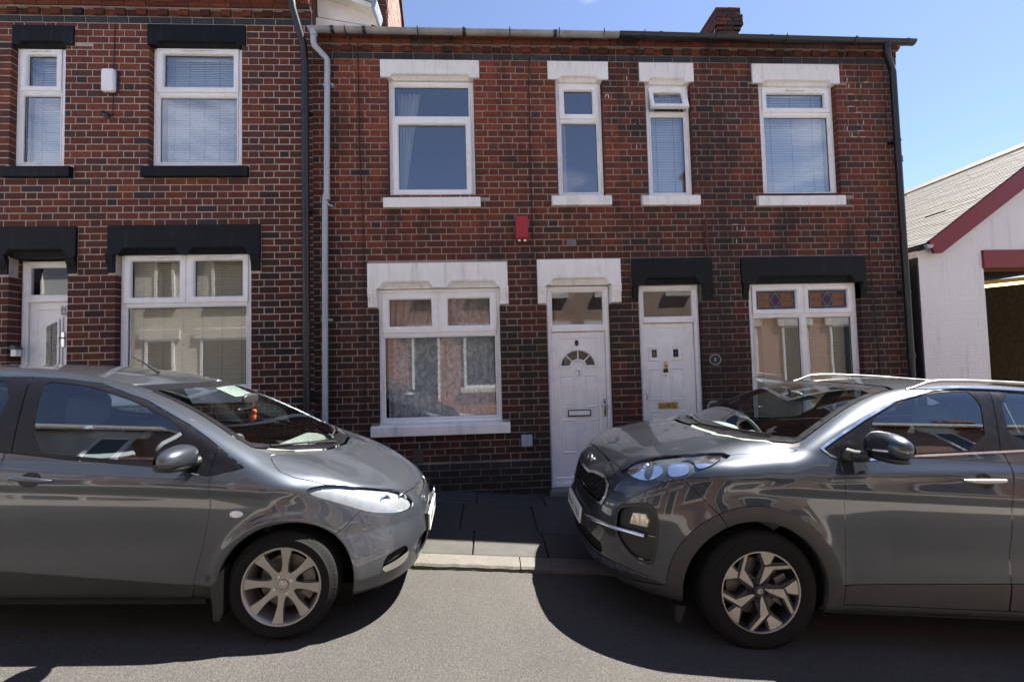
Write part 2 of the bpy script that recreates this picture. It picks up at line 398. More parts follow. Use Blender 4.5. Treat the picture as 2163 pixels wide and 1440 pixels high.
# ================================================================== brickwork
class Facade:
    """a brick front of one house in the plane y = 0"""
    def __init__(s, root, x0, x1, z0, z1, zc, pitch, pal, seed, mats, mortar, depth=0.105):
        s.root = root; s.x0 = x0; s.x1 = x1; s.z0 = z0; s.z1 = z1; s.zc = zc; s.p = pitch; s.pal = pal
        s.r = random.Random(seed); s.mats = mats; s.mortar = mortar; s.depth = depth
        s.open = []     # real openings (x0,x1,z0,z1): wall is cut
        s.block = []    # stones set into the brickwork
        s.bricks = []   # (x0,x1,y0,y1,z0,z1,color)
    def color(s, z, x):
        return s.pal(s.r, x, z)
    def lay(s):
        k0 = int(math.floor((s.zc-s.z1)/s.p)); k1 = int(math.ceil((s.zc-s.z0)/s.p))
        j = 0.0095
        for k in range(k0, k1+1):
            zt = s.zc-k*s.p; zb = zt-s.p
            if zt < s.z0+0.02 or zb > s.z1-0.02: continue
            zb2 = max(zb, s.z0); zt2 = min(zt, s.z1)
            cuts = []
            for (a, b, c, d) in s.open+s.block:
                if min(d, zt2)-max(c, zb2) > 0.048: cuts.append((a, b))
            cuts.sort(); segs = []; x = s.x0
            for a, b in cuts:
                if a > x: segs.append((x, a))
                x = max(x, b)
            if x < s.x1: segs.append((x, s.x1))
            for (a, b) in segs:
                if b-a < 0.02: continue
                # Flemish pattern anchored globally
                off = 0.0 if k % 2 == 0 else 0.180
                per = 0.360; xx = math.floor((a-off)/per)*per+off; pos = []
                while xx < b:
                    pos += [xx, xx+0.2405]; xx += per
                pos = [q+s.r.uniform(-.004, .004) for q in pos if a+0.045 < q < b-0.045]
                pos = [a]+pos+[b]
                for q0, q1 in zip(pos[:-1], pos[1:]):
                    bx0 = q0+(j/2 if q0 > a or (a != s.x0) else 0); bx1 = q1-(j/2 if q1 < b else 0)
                    if q0 == a and a != s.x0 and not s.edge_open(a, zb2, zt2): bx0 = q0+0.004
                    elif q0 == a and a != s.x0: bx0 = q0
                    if q1 == b and b != s.x1 and not s.edge_open(b, zb2, zt2): bx1 = q1-0.004
                    bz0, bz1 = zb2+j/2, zt2-j/2
                    # trim to partial block overlap
                    for (A, B, C, D) in s.block+s.open:
                        if A < bx1-.01 and B > bx0+.01:
                            if C < bz0 < D < bz1: bz0 = D+.004
                            if bz0 < C < bz1 < D: bz1 = C-.004
                    if bx1-bx0 < 0.02 or bz1-bz0 < 0.02: continue
                    pr = s.r.uniform(-.0015, .0015)
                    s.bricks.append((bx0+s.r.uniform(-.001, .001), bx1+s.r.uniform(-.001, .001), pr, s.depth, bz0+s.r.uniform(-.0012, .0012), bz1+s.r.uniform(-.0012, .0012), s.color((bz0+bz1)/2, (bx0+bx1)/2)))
    def edge_open(s, x, z0, z1):
        return any((abs(a-x) < 1e-4 or abs(b-x) < 1e-4) and c < z1 and d > z0 for a, b, c, d in s.open)
    def wall(s, thick=0.24):
        """mortar bed and inner skin, with the openings cut through"""
        e = 0.003
        ops = [(a-e, b+e, c-e, d+e) for a, b, c, d in s.open]
        xs = sorted({s.x0, s.x1}|{v for o in ops for v in o[:2] if s.x0 < v < s.x1}); zs = sorted({s.z0, s.z1}|{v for o in ops for v in o[2:] if s.z0 < v < s.z1})
        solid = {}
        for i in range(len(xs)-1):
            for k in range(len(zs)-1):
                mx_, mz_ = (xs[i]+xs[i+1])/2, (zs[k]+zs[k+1])/2
                solid[i, k] = not any(a < mx_ < b and c < mz_ < d for a, b, c, d in ops)
        mb = MB(); y0 = 0.0045; y1 = thick
        def q(*p): mb.add(p, [(0, 1, 2, 3)])
        for (i, k), sld in solid.items():
            if not sld: continue
            a, b, c, d = xs[i], xs[i+1], zs[k], zs[k+1]
            q((a, y0, c), (b, y0, c), (b, y0, d), (a, y0, d)); q((a, y1, c), (a, y1, d), (b, y1, d), (b, y1, c))
            if not solid.get((i-1, k)): q((a, y0, c), (a, y0, d), (a, y1, d), (a, y1, c))
            if not solid.get((i+1, k)): q((b, y0, c), (b, y1, c), (b, y1, d), (b, y0, d))
            if not solid.get((i, k-1)): q((a, y0, c), (a, y1, c), (b, y1, c), (b, y0, c))
            if not solid.get((i, k+1)): q((a, y0, d), (b, y0, d), (b, y1, d), (a, y1, d))
        mb.build('wall', s.mortar, s.root)
    def emit(s):
        def area(b):
            cx, cz = (b[0]+b[1])/2, (b[4]+b[5])/2
            d = Vector((cx, b[2], cz))-CAM_POS; w = d.dot(CAM_F)
            px = 1081.5+940*d.dot(CAM_R)/w; py = 720-940*d.dot(CAM_U)/w
            if not (8 < px < 2155 and 8 < py): return 0
            top = 770 if px < 420 else (770+(px-420)*0.43 if px < 900 else (1035 if px < 1180 else (950 if px < 1270 else (880-(px-1270)*.2))))
            if py > top: return 0
            return (b[1]-b[0])*(b[5]-b[4])/(w*w)
        s.bricks.sort(key=lambda b: -area(b))
        protos = brick_protos()
        nb = 296
        for b in s.bricks[:nb]:
            if s.root.get('label') is None: pass
            w, d, h = b[1]-b[0], b[3]-b[2], b[5]-b[4]
            pr = s.r.choice(protos['s'] if w > .17 else protos['h'])
            o = bpy.data.objects.new('brick', pr); COL.objects.link(o); o.parent = s.root
            o.location = (b[0], b[2], b[4]); o.scale = (w, d, h); o.color = (*b[6], 1)
            if len(pr.materials) == 0: pr.materials.append(s.mats[0])
            o.material_slots[0].link = 'OBJECT'; o.material_slots[0].material = s.mats[0]
        mb = MB()
        for b in s.bricks[nb:]:
            mb.col = b[6]; unit_brick(mb, s.r, *b[:6])
        o = mb.build('brickwork', s.mats[1], s.root, kind='stuff')

def unit_brick(mb, r, x0, x1, y0, y1, z0, z1, sharp=None):
    """worn brick: chamfered face with an uneven arris"""
    w, h = x1-x0, z1-z0
    def c(): return r.uniform(.0025, .0065)
    cc = [(c(), c()) for _ in range(4)]
    v = [(x0, y1, z0), (x1, y1, z0), (x1, y1, z1), (x0, y1, z1),
         (x0, y0+.005, z0), (x1, y0+.005, z0), (x1, y0+.005, z1), (x0, y0+.005, z1),
         (x0+cc[0][0], y0, z0+cc[0][1]), (x1-cc[1][0], y0, z0+cc[1][1]), (x1-cc[2][0], y0, z1-cc[2][1]), (x0+cc[3][0], y0, z1-cc[3][1])]
    mb.add(v, [(3, 2, 1, 0), (0, 1, 5, 4), (1, 2, 6, 5), (2, 3, 7, 6), (3, 0, 4, 7), (4, 5, 9, 8), (5, 6, 10, 9), (6, 7, 11, 10), (7, 4, 8, 11), (8, 9, 10, 11)])
_pr = {}
def brick_protos():
    """unit-size bricks (scaled by their objects), shared mesh data"""
    if not _pr:
        r = random.Random(11)
        for key, w in (('s', .23), ('h', .11)):
            L = []
            for i in range(8):
                mb = MB(); unit_brick(mb, r, 0, w, 0, .105, 0, .0714)
                mb.v = [(a/w, b/.105, c/.0714) for a, b, c in mb.v]
                me = mb.mesh('brick'); L.append(me)
            _pr[key] = L
    return _pr

from mathutils import noise as mnoise
def ramp(t, stops):
    t = min(max(t, 0), .9999)*(len(stops)-1); i = int(t); f = t-i
    return tuple(a+(b-a)*f for a, b in zip(stops[i], stops[i+1]))
def firing(r, x, z, scale=1.1, seed=0.0, w=.5):
    """how well fired a brick is: part chance, part drifting with the batch laid in that stretch of wall"""
    n = mnoise.noise(Vector((x*scale, seed, z*scale)))*.5+mnoise.noise(Vector((x*scale*2.7, seed+5, z*scale*2.7)))*.35
    return (1-w)*r.random()+w*(.5+n*1.25)
RA = [(.045, .034, .036), (.085, .034, .027), (.130, .036, .023), (.165, .044, .024), (.195, .052, .026), (.235, .072, .032)]
RB = [(.050, .033, .029), (.090, .036, .025), (.140, .038, .022), (.185, .045, .022), (.225, .054, .024), (.285, .070, .030)]
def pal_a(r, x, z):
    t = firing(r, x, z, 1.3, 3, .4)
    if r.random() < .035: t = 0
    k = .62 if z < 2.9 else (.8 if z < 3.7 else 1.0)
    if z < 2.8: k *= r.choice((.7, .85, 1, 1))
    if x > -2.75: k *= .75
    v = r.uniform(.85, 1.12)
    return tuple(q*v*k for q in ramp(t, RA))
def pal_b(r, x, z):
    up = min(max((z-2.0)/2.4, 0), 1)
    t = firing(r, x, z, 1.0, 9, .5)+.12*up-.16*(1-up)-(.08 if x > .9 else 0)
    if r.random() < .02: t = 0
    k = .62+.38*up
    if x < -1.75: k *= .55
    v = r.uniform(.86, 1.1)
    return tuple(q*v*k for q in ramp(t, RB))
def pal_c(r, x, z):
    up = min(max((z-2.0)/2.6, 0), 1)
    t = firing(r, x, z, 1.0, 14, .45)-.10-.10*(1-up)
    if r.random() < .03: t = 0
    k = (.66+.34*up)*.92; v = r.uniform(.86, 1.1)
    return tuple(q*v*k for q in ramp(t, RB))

def lintel(parent, x0, x1, z0, z1, mat, notches, py=0.018, name='lintel', h=0.05, back=0.13):
    """stone lintel with stopped chamfers along the lower arris; notches = [(xa, xd)]"""
    mb = MB(); y = -py
    cut = 0.75*h
    out = [(x0, z0)]
    for (a, d) in notches: out += [(a, z0), (a+cut, z0+h), (d-cut, z0+h), (d, z0)]
    out += [(x1, z0), (x1, z1), (x0, z1)]
    n = len(out); c = .004
    # front: fan as quads between notches
    vs = [(p[0], y, p[1]) for p in out]; mb.add(vs, [tuple(range(n))])
    mb.add([(x0, y, z1), (x1, y, z1), (x1, back, z1), (x0, back, z1)], [(0, 1, 2, 3)])
    mb.add([(x0, y, z0), (x0, y, z1), (x0, back, z1), (x0, back, z0)], [(0, 1, 2, 3)])
    mb.add([(x1, y, z0), (x1, back, z0), (x1, back, z1), (x1, y, z1)], [(0, 1, 2, 3)])
    xs = [x0]
    for (a, d) in notches:
        b_, c_ = a+cut, d-cut; m1 = h*.5; yb = y+.034; yc = y+.062
        # two-step moulded chamfer
        mb.add([(b_, y, z0+h), (c_, y, z0+h), (c_, y+.012, z0+h*.78), (b_, y+.012, z0+h*.78)], [(0, 1, 2, 3)])
        mb.add([(b_, y+.012, z0+h*.78), (c_, y+.012, z0+h*.78), (c_, yb, z0+h*.66), (b_, yb, z0+h*.66)], [(0, 1, 2, 3)])
        mb.add([(b_, yb, z0+h*.66), (c_, yb, z0+h*.66), (c_, yc, z0+h*.12), (b_, yc, z0+h*.12)], [(0, 1, 2, 3)])
        mb.add([(b_, yc, z0+h*.12), (c_, yc, z0+h*.12), (c_, yc, z0), (b_, yc, z0)], [(0, 1, 2, 3)])
        for (s0, s1) in ((a, b_), (d, c_)):
            mb.add([(s0, y, z0), (s1, y, z0+h), (s1, y+.012, z0+h*.78), (s1, yb, z0+h*.66), (s1, yc, z0+h*.12), (s1, yc, z0)], [(0, 1, 2, 3, 4, 5)])
    # underside
    mb.add([(x0, y, z0), (x1, y, z0), (x1, back, z0), (x0, back, z0)], [])
    pts = [(x0, y)]
    for (a, d) in notches: pts += [(a, y), (a+cut, y+.062), (d-cut, y+.062), (d, y)]
    pts += [(x1, y)]
    for p, q in zip(pts[:-1], pts[1:]):
        mb.add([(p[0], p[1], z0), (q[0], q[1], z0), (q[0], back, z0), (p[0], back, z0)], [(0, 1, 2, 3)])
    o = mb.build(name, mat, parent)
    bv = o.modifiers.new('b', 'BEVEL'); bv.width = .003; bv.segments = 2; bv.limit_method = 'ANGLE'; bv.angle_limit = math.radians(50)
    return o
def corbel(parent, x0, x1, z0, z1, mat):
    """scrolled console under the end of a lintel"""
    mb = MB(); h = z1-z0
    prof = [(0.02, z0), (-.012, z0+.01), (-.016, z0+h*.35), (-.022, z0+h*.5), (-.034, z0+h*.62), (-.042, z0+h*.75), (-.042, z1-.03), (-.05, z1-.028), (-.05, z1), (.235, z1), (.235, z0)]
    mb.prism(prof, x0, x1, 'x')
    o = mb.build('corbel', mat, parent)
    bv = o.modifiers.new('b', 'BEVEL'); bv.width = .003; bv.segments = 2; bv.limit_method = 'ANGLE'; bv.angle_limit = math.radians(40)
    u = MB(); xm = (x0+x1)/2; w = (x1-x0)*.34; zz = z0+h*.42
    pts = [(xm-w, -.03, zz+.05), (xm-w, -.024, zz+.015)]+[(xm-w*math.cos(t), -.020, zz-.022*math.sin(t)) for t in [math.pi*i/8 for i in range(9)]]+[(xm+w, -.024, zz+.015), (xm+w, -.03, zz+.05)]
    u.tube(pts, .006, 6); u.build('scroll', mat, o, smooth=True)
    return o
def sill(parent, x0, x1, z0, z1, mat, proj=0.06, joints=()):
    mb = MB(); mb.prism([(-proj, z0), (-proj, z1-.012), (-proj+.012, z1-.004), (.10, z1+.012), (.10, z0)], x0, x1, 'x')
    o = mb.build('window_sill', mat, parent)
    bv = o.modifiers.new('b', 'BEVEL'); bv.width = .005; bv.segments = 2; bv.limit_method = 'ANGLE'; bv.angle_limit = math.radians(50)
    return o

def blind(parent, x0, x1, z0, z1, y, mat, pitch=0.0225, tilt=62, cords=3, name='blind'):
    mb = MB(); z = z1; hw = .0125; a = math.radians(tilt); r = random.Random(int(x0*100))
    while z > z0:
        t = a+r.uniform(-.05, .05)
        dy, dz = math.cos(t)*hw, math.sin(t)*hw; sg = r.uniform(-.001, .001)
        N = 3; pr = [(-dy, -dz), (-dy*.33-.0018, -dz*.33+.0008), (dy*.33-.0018, dz*.33+.0008), (dy, dz)]
        for i in range(N):
            (ya, za), (yb, zb) = pr[i], pr[i+1]
            mb.add([(x0, y+ya, z+za), (x1, y+ya, z+za+sg), (x1, y+yb, z+zb+sg), (x0, y+yb, z+zb)], [(0, 1, 2, 3)])
        z -= pitch
    mb.box(x0, x1, y-.02, y+.02, z1+.005, z1+.035)
    o = mb.build(name, mat, parent, kind='stuff', smooth='all')
    c = MB()
    for i in range(cords):
        xx = x0+(x1-x0)*((i+.5)/cords if cords > 1 else .5)
        c.box(xx-.0022, xx+.0022, y-.0185, y-.016, z0, z1)
    c.build('ladder_cord', MAT['cord'], o)
    return o
MAT['cord'] = plain('cord', (.25, .28, .32), .8)
MAT['blind_white'] = plain('blind_white', (.80, .84, .88), .5, var=.04)
MAT['blind_cream'] = plain('blind_cream', (.60, .49, .32), .5, var=.08)
MAT['seal'] = plain('seal', (.02, .02, .022), .6)

def fabric(name, col, pattern=False):
    m, nt, b = newmat(name); sval(b, Base_Color=col, Roughness=.9)
    b.inputs['Transmission Weight'].default_value = 0
    tr = nt.nodes.new('ShaderNodeBsdfTransparent'); tl = nt.nodes.new('ShaderNodeBsdfTranslucent'); tl.inputs['Color'].default_value = (*col, 1)
    m1 = nt.nodes.new('ShaderNodeMixShader'); m1.inputs[0].default_value = .35
    nt.links.new(b.outputs[0], m1.inputs[1]); nt.links.new(tl.outputs[0], m1.inputs[2])
    m2 = nt.nodes.new('ShaderNodeMixShader')
    if pattern:
        n = noise(nt, 11, 4, .6, dist=1.5); f = rng(nt, n.outputs['Fac'], .42, .6, .42, .0)
    else:
        n = noise(nt, 200, 2, .5); f = rng(nt, n.outputs['Fac'], .4, .6, .1, .4)
    nt.links.new(f, m2.inputs[0]); nt.links.new(m1.outputs[0], m2.inputs[1]); nt.links.new(tr.outputs[0], m2.inputs[2])
    nt.links.new(m2.outputs[0], nt.nodes['Material Output'].inputs['Surface']); return m
MAT['voile'] = fabric('voile', (.82, .84, .86)); MAT['lace'] = fabric('lace', (.90, .91, .93), True)
def curtain(parent, x0, x1, z0, z1, y, mat, folds=9, amp=.018, shape=None, name='curtain', seed=1):
    r = random.Random(seed); NX = folds*8; NZ = 14; vs = []; ph = [r.uniform(0, 6) for _ in range(4)]
    for j in range(NZ+1):
        v = j/NZ; z = z0+(z1-z0)*v
        for i in range(NX+1):
            u = i/NX; a0, a1 = (x0, x1) if shape is None else shape(v)
            x = a0+(a1-a0)*u
            yy = y+amp*(math.sin(u*folds*6.283+ph[0]+.6*math.sin(u*5+ph[1]))+.45*math.sin(u*folds*2.3*6.283+ph[2]+v))
            vs.append((x, yy, z))
    fs = [(j*(NX+1)+i, j*(NX+1)+i+1, (j+1)*(NX+1)+i+1, (j+1)*(NX+1)+i) for j in range(NZ) for i in range(NX)]
    mb = MB(); mb.add(vs, fs); return mb.build(name, mat, parent, smooth='all')

FR = 0.045
def window(house, x0, x1, z0, z1, y, lights, mullions=(), transoms=(), label=None, glass='glass'):
    """upvc window: frame > sashes, panes. lights = [(x0,x1,z0,z1,kind)]"""
    mb = MB()
    mb.ring(x0, x1, z0, z1, [(0, y+.06), (0, y), (FR-.012, y), (FR-.006, y+.006), (FR, y+.022), (FR, y+.06)])
    for (a, b, c, d) in mullions: mb.cbox(a, b, y, y+.06, c, d, .006)
    for (a, b, c, d) in transoms: mb.cbox(a, b, y+.0006, y+.06, c, d, .006)
    w = mb.build('window', MAT['upvc'], house)
    if label: w['label'] = label
    for L in lights:
        a, b, c, d, kind = L[:5]
        if kind == 'sash':
            s = MB(); yy = y-.014; wd = L[5] if len(L) > 5 else .05
            s.ring(a, b, c, d, [(0, y+.03), (0, yy+.004), (.004, yy), (wd-.022, yy), (wd-.012, yy+.005), (wd-.004, yy+.016), (wd, yy+.03), (wd, y+.04)])
            so = s.build('sash', MAT['upvc'], w)
            g = wd
        else:
            s = MB(); yy = y+.004
            s.ring(a, b, c, d, [(0, y+.03), (0, yy), (.010, yy), (.020, yy+.012), (.022, y+.03), (.022, y+.045)])
            s.build('glazing_bead', MAT['upvc'], w); g = .022
        k = MB(); k.ring(a+g-.001, b-g+.001, c+g-.001, d-g+.001, [(0, y+.0262), (.0045, y+.0275), (.005, y+.035)]); k.build('seal', MAT['seal'], w)
        p = MB(); p.add([(a+g, y+.032, c+g), (b-g, y+.032, c+g), (b-g, y+.032, d-g), (a+g, y+.032, d-g)], [(0, 1, 2, 3)])
        p.build('pane', MAT[glass], w)
    return w
def vent(w, x0, x1, z, y):
    mb = MB(); mb.cbox(x0, x1, y-.022, y, z-.007, z+.007, .004); mb.build('trickle_vent', MAT['upvc'], w)
def room(house, x0, x1, z0, z1, y0, depth=2.4, mat=None):
    mb = MB(); y1 = y0+depth
    vs = [(x0, y0, z0), (x1, y0, z0), (x1, y1, z0), (x0, y1, z0), (x0, y0, z1), (x1, y0, z1), (x1, y1, z1), (x0, y1, z1)]
    mb.add(vs, [(0, 1, 2, 3), (4, 5, 6, 7), (1, 2, 6, 5), (2, 3, 7, 6), (3, 0, 4, 7)])
    mb.build('room', mat or MAT['interior'], house)

def pipe(parent, name, pts, r, mat, collars=(), clips=(), cr=1.22):
    mb = MB(); mb.tube(pts, r, 14); o = mb.build(name, mat, parent, smooth=40)
    for (x, y, z) in collars:
        c = MB(); c.tube([(x, y, z-.035), (x, y, z+.035)], r*cr, 14); c.build('pipe_collar', mat, o, smooth=40)
    for (x, y, z) in clips:
        c = MB(); c.tube([(x, y, z-.012), (x, y, z+.012)], r*1.15, 14); c.box(x-.06, x+.06, y+r*.6, 0, z-.012, z+.012); c.build('pipe_clip', mat, o)
    return o
def gutter(parent, x0, x1, z0, z1, y, r, mat, label=None, joints=()):
    """half-round gutter, z may fall along it"""
    mb = MB(); N = 12; out = []
    NX = 24
    for i in range(NX+1):
        x = x0+(x1-x0)*i/NX; z = z0+(z1-z0)*i/NX
        for k in range(N+1):
            t = math.pi+math.pi*k/N; out.append((x, y+r*math.cos(t), z+r*math.sin(t)))
        for k in range(N+1):
            t = math.pi*2-math.pi*k/N; out.append((x, y+(r-.006)*math.cos(t), z+(r-.006)*math.sin(t)))
    m = 2*(N+1); fs = []
    for i in range(NX):
        for k in range(m):
            k2 = (k+1) % m; fs.append((i*m+k, i*m+k2, (i+1)*m+k2, (i+1)*m+k))
    fs += [tuple(range(m)), tuple(range(NX*m+m-1, NX*m-1, -1))]
    mb.add(out, fs); o = mb.build('gutter', mat, parent, smooth=50)
    if label: o['label'] = label
    for jx in joints:
        c = MB(); t_ = (jx-x0)/(x1-x0); z = z0+(z1-z0)*t_
        vs = []
        for dx in (-.022, .022):
            for k in range(N+1):
                t = math.pi+math.pi*k/N; vs.append((jx+dx, y+(r+.005)*math.cos(t), z+(r+.005)*math.sin(t)+.003))
        c.add(vs, [(k, k+1, N+1+k+1, N+1+k) for k in range(N)]); c.build('gutter_union', MAT['black_plastic'] if mat is not MAT['black_plastic'] else mat, o, smooth=50)
    return o
def bracket(parent, x, y, z, r, mat):
    mb = MB(); pts = [(x, y+r*math.cos(t)*1.05, z+r*math.sin(t)*1.05) for t in [math.pi+math.pi*i/8 for i in range(9)]]
    mb.tube([(x, y-r*1.05, z+.02)]+pts+[(x, y+r*1.05, z+.04), (x, .02, z-.16)], .007, 6); mb.build('gutter_bracket', mat, parent)

# ------------------------------------------------------------------ eaves
def blue(r): 
    v = r.uniform(.8, 1.25); return (.036*v, .045*v, .058*v)
def eaves(f, x0, x1, zb, p, kind):
    """blue brick course, dentils and oversailing moulded bricks"""
    r = f.r; mb = MB(); j = .009
    x = x0; o = .12
    while x < x1-.03:                                     # blue course of stretchers
        w = min(.245, x1-x); f.bricks.append((x+j/2, x+w-j/2, -.004+r.uniform(-.002, .002), .10, zb+j/2, zb+p-j/2, blue(r))); x += w
    x = x0; k = 0; z = zb+p                                # dentil course
    while x < x1-.03:
        w = min(.122, x1-x); proud = -.036 if k % 2 else -.010
        c = f.pal(r, .5, 5.0); v_ = r.choice((.6, .9, 1.2)); c = tuple(min(q*v_, .4) for q in c)
        f.bricks.append((x+j/2, x+w-j/2, proud, .10, z+j/2, z+p-j/2, c)); x += w; k += 1
    z += p
    def moulded(z0, h, ya, yb, w0, conc, cb=1.25, nm='moulded_brick'):
        x = x0+r.uniform(0, .05)
        x = x0
        while x < x1-.03:
            w = min(w0, x1-x); m = MB(); N = 6; pr = [(.1, z0), (ya, z0)]
            for i in range(1, N+1):
                t = i/N*math.pi/2
                if conc: pr.append((ya+(yb-ya)*(1-math.cos(t)), z0+h*.85*math.sin(t)))
                else: pr.append((ya+(yb-ya)*math.sin(t), z0+h*.85*(1-math.cos(t))))
            pr += [(yb, z0+h), (.1, z0+h)]
            c = f.pal(r, .5, 5.0); c = tuple(min(q*cb, .4) for q in c)
            m.prism(pr, x+j/2, x+w-j/2, 'x'); b = m.build(nm, f.mats[0], f.root); b.color = (*c, 1); x += w
    if kind == 'mid':
        moulded(z+j/2, p*.66-j, -.055, -.075, .245, False, 1.0); moulded(z+p*.66+j/2, p*.66-j, -.085, -.12, .245, False, 1.0)
    else:
        moulded(z+j/2, p*.55, -.06, -.075, .245, False, 1.1); moulded(z+p*.6+j/2, p*1.9, -.075, -.19, .29, True, 1.25)
    m = MB(); m.box(x0, x1, .0, .1, zb+p, z-.0045); m.box(x0, x1, -.045, .1, z-.004, z+p*1.32 if kind == 'mid' else z+p*.6); m.box(x0, x1, .004, .1, zb, z-.004)
    m.build('eaves_bed', f.mortar, f.root)

# ================================================================== the three houses
P = 0.0809
soot = dict(lo=.50, hi=.62)
MA = (brick_mat('brick_a', 'object', .56, .7, .35, 3.0), brick_mat('brick_a_j', 'attr', .56, .7, .35, 3.0))
MBk = (brick_mat('brick_b', 'object', .46, .61, .72, 8.4), brick_mat('brick_b_j', 'attr', .46, .61, .72, 8.4))
MC = MBk
mort_a = mortar_mat('mortar_a', (.45, .39, .34), .58, .72, .3, 3.0)
mort_b = mortar_mat('mortar_b', (.33, .265, .22), .48, .64, .5, 8.4)
mort_c = mortar_mat('mortar_c', (.28, .225, .19), .48, .64, .5, 8.4)

hA = empty('terraced_house', (-4.8, 0, gz(-4.8))); tag(hA, 'red brick house with pale pointing, black upper lintels and a recessed white door', 'house', 'terraced houses along the street')
hB = empty('terraced_house', (0, 0, 0)); tag(hB, 'orange-red brick house with white lintels and a white door with half-round glass', 'house', 'terraced houses along the street')
hC = empty('terraced_house', (3.5, 0, gz(3.5))); tag(hC, 'dark red brick end house with black lower lintels, next to the white garage', 'house', 'terraced houses along the street')
ROOTS = (hA, hB, hC)
# everything below is modelled in world coordinates; parents get an inverse so that loc stays meaningful
XA, XB, XC = -2.065, 1.70, 5.425

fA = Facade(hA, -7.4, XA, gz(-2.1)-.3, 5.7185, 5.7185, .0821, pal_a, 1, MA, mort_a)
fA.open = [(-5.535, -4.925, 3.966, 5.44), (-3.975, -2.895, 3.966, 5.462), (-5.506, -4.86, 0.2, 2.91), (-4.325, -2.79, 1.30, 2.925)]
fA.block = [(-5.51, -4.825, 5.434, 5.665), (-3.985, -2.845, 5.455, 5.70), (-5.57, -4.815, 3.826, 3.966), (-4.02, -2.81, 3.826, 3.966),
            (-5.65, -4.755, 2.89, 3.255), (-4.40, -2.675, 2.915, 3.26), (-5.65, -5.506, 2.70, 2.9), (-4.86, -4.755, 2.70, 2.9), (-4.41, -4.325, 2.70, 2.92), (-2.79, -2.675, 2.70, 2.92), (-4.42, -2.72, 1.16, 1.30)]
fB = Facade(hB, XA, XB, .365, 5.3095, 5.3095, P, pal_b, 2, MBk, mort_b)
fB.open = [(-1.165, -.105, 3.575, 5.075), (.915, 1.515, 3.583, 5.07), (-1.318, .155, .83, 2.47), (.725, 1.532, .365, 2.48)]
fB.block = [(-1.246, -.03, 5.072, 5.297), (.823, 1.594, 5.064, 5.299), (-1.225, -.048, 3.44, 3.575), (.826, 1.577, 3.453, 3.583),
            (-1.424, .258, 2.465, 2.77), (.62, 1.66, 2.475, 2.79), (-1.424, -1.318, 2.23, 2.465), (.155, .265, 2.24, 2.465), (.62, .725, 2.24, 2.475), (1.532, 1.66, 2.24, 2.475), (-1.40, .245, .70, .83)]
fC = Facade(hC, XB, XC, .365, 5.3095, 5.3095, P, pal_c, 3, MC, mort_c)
fC.open = [(2.060, 2.655, 3.582, 5.05), (3.548, 4.585, 3.568, 5.045), (1.875, 2.68, .365, 2.47), (3.285, 4.755, .60, 2.46)]
fC.block = [(1.99, 2.697, 5.045, 5.292), (3.464, 4.634, 5.035, 5.292), (1.956, 2.705, 3.446, 3.582), (3.449, 4.601, 3.43, 3.568),
            (1.796, 2.822, 2.46, 2.791), (3.19, 4.829, 2.455, 2.787), (1.80, 1.875, 2.24, 2.46), (2.68, 2.825, 2.24, 2.46), (3.20, 3.285, 2.24, 2.455), (4.755, 4.83, 2.24, 2.455), (3.24, 4.84, .47, .60)]
for f in (fA, fB, fC):
    f.lay(); keep_ = list(f.open); f.open = [(a, b, c, d+(.055 if c > 3 else .10)) for a, b, c, d in f.open]; f.wall(); f.open = keep_
# plinth of blue engineering bricks under B and C, wall foot
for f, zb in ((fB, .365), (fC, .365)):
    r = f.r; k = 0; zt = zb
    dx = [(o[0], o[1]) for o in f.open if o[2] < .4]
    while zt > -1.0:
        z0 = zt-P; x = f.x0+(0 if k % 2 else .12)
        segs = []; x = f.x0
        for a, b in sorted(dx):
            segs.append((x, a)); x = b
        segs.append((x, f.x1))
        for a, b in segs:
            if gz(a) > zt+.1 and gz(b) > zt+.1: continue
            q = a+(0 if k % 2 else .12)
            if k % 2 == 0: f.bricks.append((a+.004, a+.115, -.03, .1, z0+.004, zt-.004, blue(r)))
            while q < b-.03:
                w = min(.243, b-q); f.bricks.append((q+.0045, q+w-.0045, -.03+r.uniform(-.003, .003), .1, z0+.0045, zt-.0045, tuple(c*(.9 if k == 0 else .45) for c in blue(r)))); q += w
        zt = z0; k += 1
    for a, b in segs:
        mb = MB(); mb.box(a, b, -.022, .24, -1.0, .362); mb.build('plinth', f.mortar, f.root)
eaves(fA, -7.4, XA, 5.7185, .0821, 'left'); eaves(fB, XA+.0, XB, 5.3095, P, 'mid'); eaves(fC, XB, XC+.01, 5.3095, P, 'mid')
# deep recess beside the left door: bricks on the jamb
r = fA.r; z = 5.7185
k = 0
while z > 0.3:
    z -= .0821; k += 1
    if z > 2.85: continue
    f = fA; f.bricks.append((-5.75, -5.506, .108, .15, z+.0045, z+.0776, tuple(q*.8 for q in f.pal(r, -5, 2.5))))

for f in (fA, fB, fC): f.emit()

